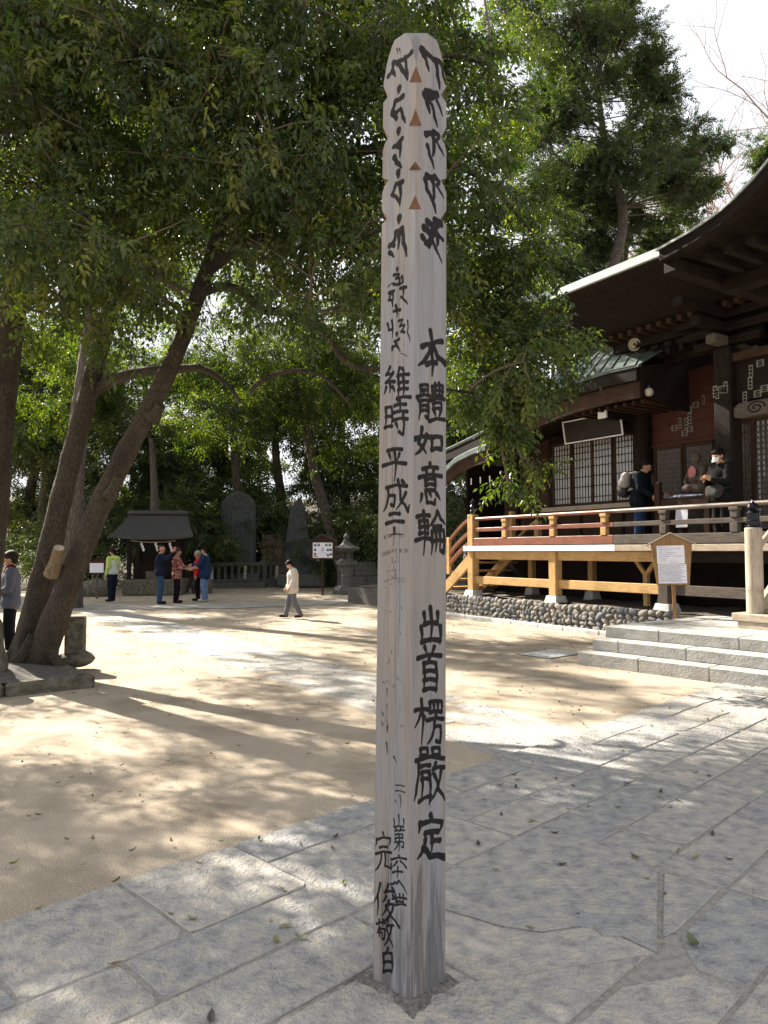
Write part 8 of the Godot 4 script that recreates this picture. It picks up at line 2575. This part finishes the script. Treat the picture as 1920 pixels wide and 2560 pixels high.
		"lobes": [[Vector3(-0.59, 8.71, -36.68), 1.35, 160], [Vector3(-4.29, 11.11, -37.15), 1.24, 155], [Vector3(-0.85, 2.70, -35.56), 1.20, 135], [Vector3(-0.35, 6.72, -38.68), 1.44, 165], [Vector3(-3.68, 11.06, -37.84), 1.68, 145], [Vector3(0.29, 4.26, -38.60), 1.39, 156], [Vector3(-3.96, 10.28, -37.43), 1.28, 149], [Vector3(-4.42, 8.00, -36.75), 1.68, 130], [Vector3(-3.96, 6.92, -38.67), 1.34, 145], [Vector3(-0.73, 6.54, -37.16), 1.54, 157], [Vector3(-2.26, 11.80, -37.01), 1.69, 134], [Vector3(-3.11, 5.85, -37.44), 1.53, 138], [Vector3(-0.90, 10.86, -38.27), 1.77, 173], [Vector3(-1.54, 3.15, -37.26), 1.32, 159], [Vector3(-1.67, 5.53, -38.41), 1.65, 137], [Vector3(-3.40, 6.10, -38.18), 1.44, 136], [Vector3(-0.12, 10.08, -38.71), 1.53, 140], [Vector3(-1.92, 11.38, -35.42), 1.45, 151], [Vector3(-2.73, 11.67, -38.48), 1.37, 150], [Vector3(0.06, 8.85, -36.79), 1.62, 157]]},
	{"name": "wood_tree", "label": "dark broadleaf tree half hidden by the tall post", "look": "deep", "seed": 27, "bark": "bark_far", "group": "dark trees in the wood behind the monuments",
		"trunk": [Vector3(2.00, 1.00, -38.00), Vector3(1.73, 4.00, -38.00), Vector3(1.76, 7.00, -38.00), Vector3(2.00, 11.50, -38.00)], "radii": [0.28, 0.24, 0.18, 0.1],
		"lobes": [[Vector3(1.33, 7.90, -37.24), 1.86, 179], [Vector3(0.57, 10.14, -39.68), 1.29, 170], [Vector3(2.16, 2.62, -38.07), 1.86, 164], [Vector3(3.99, 7.29, -39.12), 1.30, 165], [Vector3(1.28, 9.10, -36.18), 1.86, 177], [Vector3(2.12, 9.87, -36.20), 1.67, 165], [Vector3(2.06, 6.94, -36.44), 1.20, 139], [Vector3(0.24, 7.87, -39.58), 1.44, 154], [Vector3(3.76, 8.52, -39.61), 1.88, 172], [Vector3(3.38, 8.54, -37.82), 1.42, 175], [Vector3(0.67, 5.55, -36.40), 1.62, 136], [Vector3(2.25, 11.25, -38.12), 1.76, 160], [Vector3(2.50, 3.14, -36.48), 1.33, 174], [Vector3(3.51, 6.55, -39.20), 1.72, 149], [Vector3(2.19, 10.44, -36.22), 1.50, 143], [Vector3(3.93, 9.91, -38.68), 1.50, 143], [Vector3(0.45, 4.67, -38.06), 1.30, 131], [Vector3(0.51, 7.19, -37.97), 1.65, 154], [Vector3(2.83, 5.88, -36.30), 1.66, 172], [Vector3(0.99, 4.29, -39.38), 1.37, 133]]},
	{"name": "wood_tree", "label": "dark broadleaf tree by the veranda stair", "look": "deep", "seed": 28, "bark": "bark_far", "group": "dark trees in the wood behind the monuments",
		"trunk": [Vector3(5.00, 1.00, -36.00), Vector3(4.96, 4.00, -36.00), Vector3(5.35, 7.00, -36.00), Vector3(5.00, 11.50, -36.00)], "radii": [0.28, 0.24, 0.18, 0.1],
		"lobes": [[Vector3(5.99, 3.40, -37.61), 1.24, 149], [Vector3(4.63, 6.45, -34.33), 1.65, 176], [Vector3(7.02, 10.18, -37.82), 1.85, 155], [Vector3(7.36, 5.18, -36.08), 1.68, 142], [Vector3(5.02, 5.35, -34.64), 1.39, 164], [Vector3(4.49, 3.37, -35.04), 1.60, 138], [Vector3(5.92, 9.12, -37.35), 1.21, 162], [Vector3(6.22, 9.06, -36.68), 1.54, 166], [Vector3(3.52, 4.27, -37.31), 1.29, 143], [Vector3(5.48, 11.30, -35.85), 1.40, 152], [Vector3(2.81, 7.52, -37.65), 1.81, 147], [Vector3(7.26, 4.80, -35.81), 1.61, 150], [Vector3(4.81, 5.71, -35.03), 1.32, 140], [Vector3(4.73, 5.17, -36.98), 1.35, 131], [Vector3(5.86, 9.06, -35.84), 1.67, 164], [Vector3(7.06, 3.42, -35.97), 1.29, 167], [Vector3(5.09, 2.71, -34.53), 1.88, 134], [Vector3(2.55, 11.04, -34.49), 1.48, 146], [Vector3(7.28, 9.27, -34.55), 1.30, 150], [Vector3(5.92, 11.75, -34.99), 1.35, 179]]},
	{"name": "tall_evergreen", "label": "tall soft-needled evergreen behind the hall roof, its top against the sky", "look": "pine", "seed": 40, "bark": "bark_far",
		"trunk": [Vector3(6.50, 0.00, -31.00), Vector3(6.80, 6.00, -31.00), Vector3(9.78, 14.43, -30.00), Vector3(9.11, 17.50, -29.50), Vector3(8.63, 20.50, -29.00)], "radii": [0.4, 0.34, 0.26, 0.2, 0.1],
		"lobes": [[Vector3(5.23, 24.22, -28.90), 1.08, 136], [Vector3(5.61, 24.02, -29.93), 1.12, 136], [Vector3(4.97, 23.02, -27.49), 1.09, 136], [Vector3(6.09, 23.09, -28.82), 1.18, 136], [Vector3(5.83, 22.83, -29.45), 0.88, 136], [Vector3(7.99, 23.63, -26.66), 0.80, 124], [Vector3(8.06, 23.28, -25.77), 1.12, 124], [Vector3(6.76, 23.03, -30.68), 0.79, 124], [Vector3(7.84, 21.66, -30.30), 1.14, 124], [Vector3(7.84, 21.92, -27.30), 0.86, 124], [Vector3(5.90, 19.97, -28.09), 1.10, 124], [Vector3(6.63, 19.22, -28.62), 0.81, 124], [Vector3(5.68, 19.16, -30.86), 1.09, 124], [Vector3(6.17, 19.70, -29.06), 0.93, 124], [Vector3(6.13, 19.04, -27.88), 0.85, 124], [Vector3(8.25, 21.68, -27.20), 0.78, 117], [Vector3(9.84, 22.37, -27.94), 1.07, 117], [Vector3(8.30, 22.58, -28.83), 1.06, 117], [Vector3(6.99, 21.58, -26.14), 1.08, 117], [Vector3(10.02, 21.85, -30.55), 1.06, 117], [Vector3(11.07, 23.07, -30.19), 0.50, 80], [Vector3(9.53, 22.82, -29.86), 0.72, 80], [Vector3(10.55, 22.47, -31.47), 0.53, 80], [Vector3(9.75, 23.38, -30.76), 0.51, 80], [Vector3(9.92, 23.52, -29.92), 0.56, 80], [Vector3(6.82, 18.95, -29.08), 0.92, 111], [Vector3(8.48, 19.90, -28.01), 0.89, 111], [Vector3(7.05, 19.06, -28.23), 0.71, 111], [Vector3(10.44, 19.25, -29.02), 0.98, 111], [Vector3(7.38, 18.31, -27.07), 0.71, 111], [Vector3(10.86, 21.19, -29.85), 0.79, 86], [Vector3(10.07, 21.15, -29.47), 0.67, 86], [Vector3(11.32, 21.71, -29.73), 0.55, 86], [Vector3(11.42, 21.77, -29.77), 0.72, 86], [Vector3(11.07, 21.77, -30.42), 0.70, 86], [Vector3(10.88, 21.23, -29.40), 0.72, 93], [Vector3(11.60, 20.32, -29.35), 0.75, 93], [Vector3(11.28, 20.28, -29.59), 0.71, 93], [Vector3(11.54, 20.15, -29.11), 0.79, 93], [Vector3(11.18, 20.55, -30.04), 0.61, 93], [Vector3(10.05, 17.99, -28.36), 0.88, 99], [Vector3(9.65, 17.22, -30.13), 0.91, 99], [Vector3(10.65, 18.75, -28.99), 0.90, 99], [Vector3(10.88, 18.43, -28.68), 0.70, 99], [Vector3(11.21, 17.56, -29.44), 0.83, 99], [Vector3(13.71, 18.35, -29.31), 0.64, 86], [Vector3(12.10, 18.39, -28.39), 0.66, 86], [Vector3(11.92, 19.28, -30.56), 0.75, 86], [Vector3(11.44, 18.63, -29.68), 0.62, 86], [Vector3(11.72, 18.40, -31.43), 0.60, 86], [Vector3(12.22, 17.57, -29.57), 0.55, 86], [Vector3(12.36, 16.99, -30.00), 0.77, 86], [Vector3(12.16, 17.61, -31.15), 0.63, 86], [Vector3(12.31, 16.25, -28.67), 0.75, 86], [Vector3(12.59, 16.78, -29.54), 0.80, 86], [Vector3(11.64, 17.21, -29.54), 0.83, 93], [Vector3(9.95, 15.73, -27.78), 0.71, 93], [Vector3(11.81, 16.82, -28.09), 0.77, 93], [Vector3(10.59, 16.66, -28.02), 0.80, 93], [Vector3(10.32, 16.02, -26.19), 0.68, 93], [Vector3(8.70, 17.00, -27.93), 0.67, 93], [Vector3(8.86, 17.32, -27.78), 0.77, 93], [Vector3(9.00, 16.50, -28.31), 0.70, 93], [Vector3(8.84, 17.03, -27.65), 0.85, 93], [Vector3(8.65, 16.78, -26.68), 0.66, 93], [Vector3(13.25, 18.74, -30.12), 0.43, 62], [Vector3(13.77, 18.25, -29.70), 0.43, 62], [Vector3(13.36, 18.76, -30.68), 0.50, 62], [Vector3(13.23, 18.27, -30.57), 0.38, 62], [Vector3(12.47, 18.28, -30.60), 0.40, 62], [Vector3(7.43, 19.13, -27.19), 0.95, 111], [Vector3(7.43, 18.80, -28.64), 0.98, 111], [Vector3(6.27, 19.36, -27.66), 0.78, 111], [Vector3(5.99, 19.44, -30.36), 0.80, 111], [Vector3(6.68, 17.94, -26.25), 0.97, 111], [Vector3(4.52, 16.98, -28.34), 0.87, 111], [Vector3(5.67, 16.92, -26.48), 0.82, 111], [Vector3(6.86, 18.63, -27.77), 0.77, 111], [Vector3(5.65, 18.44, -29.82), 0.72, 111], [Vector3(4.94, 18.10, -27.92), 0.72, 111], [Vector3(7.42, 17.26, -28.93), 0.91, 99], [Vector3(8.43, 17.47, -29.07), 0.62, 99], [Vector3(7.12, 17.59, -28.48), 0.78, 99], [Vector3(7.53, 17.13, -29.90), 0.76, 99], [Vector3(7.84, 16.90, -30.95), 0.73, 99], [Vector3(13.92, 16.98, -31.54), 0.42, 62], [Vector3(13.19, 17.03, -30.84), 0.41, 62], [Vector3(13.59, 17.38, -31.06), 0.44, 62], [Vector3(13.45, 16.17, -31.26), 0.54, 62], [Vector3(13.61, 16.70, -30.37), 0.51, 62], [Vector3(12.49, 16.78, -30.91), 0.51, 68], [Vector3(12.43, 16.39, -29.74), 0.45, 68], [Vector3(12.72, 16.80, -30.27), 0.54, 68], [Vector3(11.81, 16.69, -29.87), 0.46, 68], [Vector3(12.85, 16.35, -30.41), 0.57, 68], [Vector3(7.20, 22.12, -28.95), 0.86, 111], [Vector3(7.48, 21.23, -28.42), 0.97, 111], [Vector3(7.08, 21.60, -29.38), 0.75, 111], [Vector3(6.55, 20.45, -27.81), 1.04, 111], [Vector3(7.00, 21.19, -28.03), 0.79, 111], [Vector3(9.66, 23.34, -29.22), 0.52, 80], [Vector3(9.75, 23.81, -29.12), 0.68, 80], [Vector3(9.05, 24.78, -30.51), 0.64, 80], [Vector3(9.97, 23.47, -29.22), 0.72, 80], [Vector3(9.78, 24.38, -30.07), 0.68, 80], [Vector3(8.99, 24.27, -31.27), 0.80, 99], [Vector3(9.18, 23.70, -30.21), 0.73, 99], [Vector3(6.58, 24.45, -28.91), 0.63, 99], [Vector3(9.23, 25.92, -30.16), 0.87, 99], [Vector3(8.43, 23.95, -28.77), 0.82, 99]]},
	{"name": "tall_evergreen", "label": "thin see-through evergreen low behind the hall roof edge", "look": "pine", "seed": 41, "bark": "bark_far",
		"trunk": [Vector3(9.50, 0.00, -34.00), Vector3(9.60, 6.00, -34.00), Vector3(10.96, 14.85, -33.00), Vector3(10.72, 16.56, -32.50), Vector3(11.50, 17.80, -32.00)], "radii": [0.3, 0.26, 0.2, 0.14, 0.08],
		"lobes": [[Vector3(7.35, 16.28, -31.27), 0.59, 86], [Vector3(8.62, 16.35, -30.86), 0.65, 86], [Vector3(8.42, 16.54, -29.22), 0.75, 86], [Vector3(8.00, 16.14, -32.19), 0.58, 86], [Vector3(8.62, 17.48, -31.87), 0.73, 86], [Vector3(7.29, 15.18, -30.55), 0.66, 80], [Vector3(7.77, 14.63, -31.29), 0.62, 80], [Vector3(8.28, 14.32, -30.88), 0.56, 80], [Vector3(8.31, 14.89, -30.98), 0.56, 80], [Vector3(8.46, 14.68, -31.68), 0.69, 80], [Vector3(9.39, 16.66, -31.69), 0.64, 74], [Vector3(9.99, 16.48, -31.51), 0.64, 74], [Vector3(10.18, 16.64, -32.63), 0.47, 74], [Vector3(10.31, 16.46, -30.70), 0.51, 74], [Vector3(9.53, 16.49, -31.35), 0.62, 74], [Vector3(10.57, 16.61, -32.43), 0.46, 62], [Vector3(11.90, 15.97, -31.38), 0.50, 62], [Vector3(10.79, 15.67, -31.88), 0.54, 62], [Vector3(11.70, 16.08, -32.89), 0.40, 62], [Vector3(11.10, 15.83, -31.51), 0.53, 62], [Vector3(12.73, 16.93, -33.93), 0.43, 68], [Vector3(11.68, 17.24, -32.47), 0.54, 68], [Vector3(13.15, 16.51, -31.73), 0.45, 68], [Vector3(13.34, 16.92, -33.90), 0.64, 68], [Vector3(13.19, 17.36, -32.55), 0.45, 68], [Vector3(13.94, 17.53, -32.21), 0.41, 62], [Vector3(13.89, 18.43, -33.33), 0.47, 62], [Vector3(13.67, 17.47, -33.33), 0.50, 62], [Vector3(13.98, 17.04, -33.40), 0.46, 62], [Vector3(13.01, 17.88, -32.92), 0.51, 62], [Vector3(9.11, 14.21, -31.85), 0.53, 68], [Vector3(9.19, 14.64, -32.47), 0.43, 68], [Vector3(9.57, 14.21, -32.86), 0.42, 68], [Vector3(9.88, 14.45, -31.07), 0.47, 68], [Vector3(9.96, 13.85, -32.44), 0.48, 68], [Vector3(7.83, 13.17, -31.33), 0.59, 80], [Vector3(8.29, 13.59, -31.39), 0.56, 80], [Vector3(7.37, 13.71, -31.20), 0.59, 80], [Vector3(7.44, 12.80, -32.30), 0.60, 80], [Vector3(7.37, 13.49, -30.17), 0.57, 80], [Vector3(9.37, 15.05, -31.68), 0.54, 86], [Vector3(8.44, 16.06, -32.48), 0.69, 86], [Vector3(9.25, 14.85, -31.21), 0.65, 86], [Vector3(8.50, 16.30, -30.10), 0.74, 86], [Vector3(9.60, 14.77, -30.85), 0.60, 86], [Vector3(8.39, 16.78, -31.86), 0.63, 93], [Vector3(9.62, 18.11, -29.97), 0.64, 93], [Vector3(9.37, 17.00, -31.82), 0.80, 93], [Vector3(8.61, 16.63, -30.51), 0.67, 93], [Vector3(8.96, 18.41, -30.57), 0.65, 93], [Vector3(6.97, 15.89, -29.49), 0.66, 93], [Vector3(7.01, 16.05, -29.66), 0.61, 93], [Vector3(5.79, 15.86, -30.19), 0.60, 93], [Vector3(6.53, 16.57, -29.02), 0.70, 93], [Vector3(6.80, 16.87, -29.79), 0.61, 93], [Vector3(10.22, 16.39, -32.40), 0.69, 74], [Vector3(10.87, 17.33, -30.76), 0.57, 74], [Vector3(9.68, 17.05, -31.90), 0.59, 74], [Vector3(9.88, 16.35, -32.78), 0.57, 74], [Vector3(9.94, 16.85, -31.46), 0.65, 74], [Vector3(12.23, 14.56, -32.69), 0.46, 62], [Vector3(12.93, 15.70, -32.72), 0.58, 62], [Vector3(12.45, 15.65, -33.32), 0.39, 62], [Vector3(12.66, 15.53, -32.65), 0.55, 62], [Vector3(12.65, 15.64, -32.84), 0.56, 62], [Vector3(6.47, 14.04, -30.30), 0.65, 86], [Vector3(7.25, 13.53, -30.64), 0.76, 86], [Vector3(6.70, 13.84, -30.50), 0.74, 86], [Vector3(6.60, 13.87, -29.65), 0.66, 86], [Vector3(5.07, 13.45, -30.65), 0.59, 86], [Vector3(12.93, 15.53, -34.16), 0.51, 55], [Vector3(12.19, 15.50, -33.94), 0.40, 55], [Vector3(12.53, 15.31, -33.22), 0.43, 55], [Vector3(12.34, 15.73, -33.77), 0.40, 55], [Vector3(13.13, 14.49, -34.75), 0.48, 55]]},
	{"name": "tall_evergreen", "label": "broad evergreen filling the gap between the tall post and the hall roof", "look": "dark", "seed": 42, "bark": "bark_far",
		"trunk": [Vector3(0.85, 0.00, -22.60), Vector3(0.95, 4.00, -22.60), Vector3(1.05, 8.00, -22.60), Vector3(1.05, 12.00, -22.60)], "radii": [0.36, 0.3, 0.22, 0.14],
		"lobes": [[Vector3(3.76, 17.92, -21.47), 0.97, 111], [Vector3(1.86, 17.34, -21.32), 0.79, 111], [Vector3(3.65, 18.08, -22.68), 0.88, 111], [Vector3(1.98, 17.16, -23.08), 0.91, 111], [Vector3(4.28, 16.61, -20.13), 0.76, 111], [Vector3(4.32, 14.10, -23.28), 1.01, 111], [Vector3(3.89, 13.97, -22.72), 0.88, 111], [Vector3(5.59, 12.98, -20.92), 0.78, 111], [Vector3(4.25, 15.13, -22.92), 0.96, 111], [Vector3(3.15, 14.66, -21.96), 0.95, 111], [Vector3(4.50, 12.22, -20.88), 0.72, 93], [Vector3(4.51, 12.31, -21.20), 0.76, 93], [Vector3(4.98, 12.77, -23.93), 0.66, 93], [Vector3(4.52, 12.56, -21.11), 0.85, 93], [Vector3(4.41, 12.12, -21.66), 0.73, 93], [Vector3(2.15, 10.48, -22.38), 0.77, 93], [Vector3(3.35, 11.36, -20.50), 0.65, 93], [Vector3(2.79, 10.59, -19.75), 0.70, 93], [Vector3(2.59, 9.53, -19.75), 0.66, 93], [Vector3(2.14, 9.60, -20.66), 0.84, 93], [Vector3(4.09, 9.02, -22.32), 0.51, 74], [Vector3(3.52, 9.67, -20.97), 0.54, 74], [Vector3(4.55, 9.89, -22.52), 0.55, 74], [Vector3(4.56, 9.98, -22.38), 0.54, 74], [Vector3(4.32, 9.67, -21.47), 0.66, 74], [Vector3(3.07, 8.61, -21.19), 0.60, 86], [Vector3(3.11, 7.99, -21.34), 0.62, 86], [Vector3(2.19, 8.18, -21.12), 0.69, 86], [Vector3(2.49, 7.74, -19.88), 0.76, 86], [Vector3(3.04, 8.21, -20.68), 0.66, 86], [Vector3(3.31, 8.06, -21.38), 0.58, 74], [Vector3(3.31, 6.04, -21.34), 0.64, 74], [Vector3(2.92, 7.28, -21.81), 0.70, 74], [Vector3(3.39, 7.27, -21.48), 0.65, 74], [Vector3(3.31, 7.70, -20.51), 0.51, 74], [Vector3(2.54, 4.98, -22.90), 0.61, 74], [Vector3(3.10, 6.23, -20.58), 0.68, 74], [Vector3(2.20, 6.21, -22.50), 0.59, 74], [Vector3(2.03, 6.36, -20.11), 0.68, 74], [Vector3(2.99, 6.04, -21.05), 0.48, 74], [Vector3(2.76, 5.67, -22.74), 0.57, 62], [Vector3(2.17, 6.80, -21.58), 0.55, 62], [Vector3(2.45, 5.24, -21.12), 0.48, 62], [Vector3(2.92, 5.73, -22.81), 0.41, 62], [Vector3(3.91, 5.51, -21.12), 0.49, 62], [Vector3(2.38, 5.16, -22.53), 0.40, 55], [Vector3(2.25, 5.67, -21.76), 0.41, 55], [Vector3(2.17, 4.92, -21.83), 0.46, 55], [Vector3(2.09, 5.14, -21.81), 0.48, 55], [Vector3(2.42, 4.58, -22.13), 0.35, 55], [Vector3(4.75, 9.40, -24.24), 0.54, 62], [Vector3(4.15, 8.78, -23.14), 0.55, 62], [Vector3(4.16, 8.41, -24.06), 0.50, 62], [Vector3(4.28, 9.12, -22.95), 0.44, 62], [Vector3(4.22, 8.66, -22.29), 0.45, 62], [Vector3(4.59, 11.87, -22.90), 0.65, 74], [Vector3(4.50, 12.28, -22.42), 0.53, 74], [Vector3(5.91, 12.46, -23.11), 0.48, 74], [Vector3(4.98, 11.75, -22.21), 0.55, 74], [Vector3(4.41, 11.82, -21.93), 0.62, 74], [Vector3(-0.83, 11.80, -20.71), 0.80, 86], [Vector3(-1.73, 10.84, -20.62), 0.68, 86], [Vector3(-1.36, 11.27, -20.80), 0.73, 86], [Vector3(-1.64, 11.30, -20.07), 0.61, 86], [Vector3(-0.83, 12.01, -21.68), 0.74, 86], [Vector3(0.11, 12.51, -20.94), 0.62, 86], [Vector3(0.82, 13.05, -19.70), 0.77, 86], [Vector3(1.02, 11.86, -20.62), 0.81, 86], [Vector3(0.59, 11.04, -20.86), 0.61, 86], [Vector3(-0.16, 11.58, -20.80), 0.81, 86], [Vector3(0.52, 11.41, -21.40), 0.69, 86], [Vector3(1.71, 10.55, -20.58), 0.63, 86], [Vector3(0.92, 9.99, -21.21), 0.79, 86], [Vector3(1.48, 10.92, -19.51), 0.61, 86], [Vector3(1.61, 10.16, -20.89), 0.75, 86], [Vector3(-0.72, 10.84, -21.33), 0.69, 80], [Vector3(-0.60, 10.14, -19.66), 0.65, 80], [Vector3(-0.05, 9.62, -20.35), 0.63, 80], [Vector3(-1.28, 9.48, -21.24), 0.60, 80], [Vector3(0.66, 10.23, -21.82), 0.54, 80], [Vector3(1.41, 13.55, -21.24), 0.61, 86], [Vector3(1.66, 13.41, -21.33), 0.62, 86], [Vector3(1.53, 12.63, -19.90), 0.80, 86], [Vector3(1.83, 13.47, -21.38), 0.80, 86], [Vector3(1.90, 12.62, -21.17), 0.60, 86], [Vector3(0.96, 9.49, -20.06), 0.55, 74], [Vector3(2.62, 9.74, -21.88), 0.48, 74], [Vector3(2.10, 9.05, -19.84), 0.48, 74], [Vector3(1.14, 9.50, -20.64), 0.64, 74], [Vector3(1.90, 9.41, -22.32), 0.55, 74]]},
	{"name": "tall_evergreen", "label": "small dark evergreen tuft beside the porch gable at the right edge", "look": "pine", "seed": 43, "bark": "bark_far",
		"trunk": [Vector3(22.00, 0.00, -36.00), Vector3(22.00, 7.00, -36.00), Vector3(18.94, 21.48, -36.00)], "radii": [0.3, 0.24, 0.1],
		"lobes": [[Vector3(19.11, 20.83, -35.77), 0.38, 49], [Vector3(18.92, 20.81, -35.61), 0.44, 49], [Vector3(18.46, 21.02, -36.04), 0.35, 49], [Vector3(19.08, 21.11, -36.17), 0.32, 49], [Vector3(19.16, 21.18, -35.84), 0.34, 49], [Vector3(18.94, 22.41, -36.84), 0.51, 55], [Vector3(19.55, 21.58, -34.63), 0.44, 55], [Vector3(19.94, 21.49, -35.85), 0.44, 55], [Vector3(19.48, 22.09, -35.85), 0.38, 55], [Vector3(19.48, 21.14, -35.25), 0.45, 55], [Vector3(20.55, 20.66, -35.65), 0.51, 74], [Vector3(19.81, 20.82, -37.70), 0.49, 74], [Vector3(19.91, 20.88, -36.46), 0.66, 74], [Vector3(20.07, 21.28, -35.39), 0.48, 74], [Vector3(19.08, 20.60, -35.80), 0.52, 74]]},
]
# [place, height, label]
const BUSHES := [
	[Vector3(-12.60, 0.30, -31.00), 2.6, "dark bush at the left behind the boulders"],
	[Vector3(-10.60, 0.30, -32.00), 3.0, "dark bush just left behind the small shrine"],
	[Vector3(-8.20, 0.30, -32.50), 3.4, "dark bush straight behind the small shrine"],
	[Vector3(-5.20, 0.30, -35.00), 3.6, "dark bush showing between the two dark slabs"],
	[Vector3(-2.00, 0.30, -34.00), 3.3, "dark bush behind the map board"],
	[Vector3(-0.30, 0.30, -31.50), 3.0, "dark bush right of the stone lantern"],
	[Vector3(1.30, 0.30, -30.00), 3.2, "dark bush hidden mostly by the tall post"],
	[Vector3(-7.60, 0.30, -36.00), 4.6, "tall dark bush above the tall stone slab"],
	[Vector3(-2.80, 0.30, -37.00), 5.0, "tall dark bush above the pointed slab"],
	[Vector3(0.60, 0.30, -34.00), 5.0, "tall dark bush above the stone lantern"],
	[Vector3(-14.50, 0.30, -33.00), 4.0, "dark bush at the far left edge"],
	[Vector3(-11.50, 0.30, -35.50), 5.2, "tall dark bush above the boulders"],
	[Vector3(3.20, 0.30, -32.00), 4.6, "dark bush behind the veranda stair"],
]
const BARE_TREES := [
	[Vector3(18.59, 0.00, -38.00), 26, "pale leafless tree leaning over the porch roof"],
	[Vector3(18.05, 0.00, -40.00), 24, "pale leafless tree between the evergreen and the porch roof"],
	[Vector3(23.20, 0.00, -44.00), 30, "tall leafless tree at the top right corner"],
]
# single leaves one can point to: [x, z, colour, size, label]
const NEAR_LEAVES := [
	[-0.42, -3.24, 0, 1.00, "green leaf at left end of the cluster on the slabs left of the post"],
	[-0.34, -3.14, 0, 1.05, "green leaf with raised tip in the cluster left of the post"],
	[-0.44, -3.12, 0, 0.95, "flat green leaf under the cluster left of the post"],
	[-0.83, -3.30, 0, 0.80, "green leaf on the long slab well left of the post"],
	[-0.47, -3.57, 0, 0.70, "green leaf in a joint left of the post"],
	[-0.94, -3.35, 0, 0.60, "small leaf on the slab joint left of the post"],
	[-1.04, -2.95, 2, 0.90, "brown stick-like leaf on the front left slabs"],
	[-0.49, -3.29, 3, 0.50, "tiny pale leaf on the slabs left of the post"],
	[-0.89, -4.16, 0, 0.70, "green leaf near the edge of the paving"],
	[-1.34, -4.03, 1, 0.90, "dark leaf on the sand by the paving edge"],
	[-1.53, -3.86, 0, 0.60, "green leaf on the slab at the far left"],
	[0.91, -3.86, 4, 0.90, "dark curled leaf on the big cracked slab"],
	[0.62, -3.23, 3, 0.80, "upright yellow-green leaf on the big cracked slab"],
	[1.26, -3.10, 1, 1.50, "long dark curved leaf at the right on the slabs"],
	[1.62, -3.94, 0, 0.90, "yellow-green leaf on the slabs far right"],
	[1.85, -4.26, 4, 0.90, "black leaf in a joint at the far right"],
	[1.13, -3.10, 3, 0.60, "pale leaf on the sandy joint right of the big slab"],
	[0.88, -4.47, 0, 0.80, "green leaf behind the big cracked slab"],
	[-0.59, -2.61, 4, 1.10, "dark leaf cut by the bottom edge of the photo"],
	[0.56, -3.80, 3, 0.70, "tan leaf on the big slab near the post"],
	[1.84, -7.02, 1, 1.00, "dark leaf on the sand corner by the paving"],
	[1.61, -7.31, 0, 1.00, "green leaf on the sand below the steps"],
	[1.29, -5.12, 4, 0.80, "black leaf on the paving before the steps"],
	[-0.69, -4.19, 1, 0.80, "dark leaf on the sand at the paving edge"],
	[1.28, -3.70, 0, 0.60, "small leaf at the right among the slabs"],
]
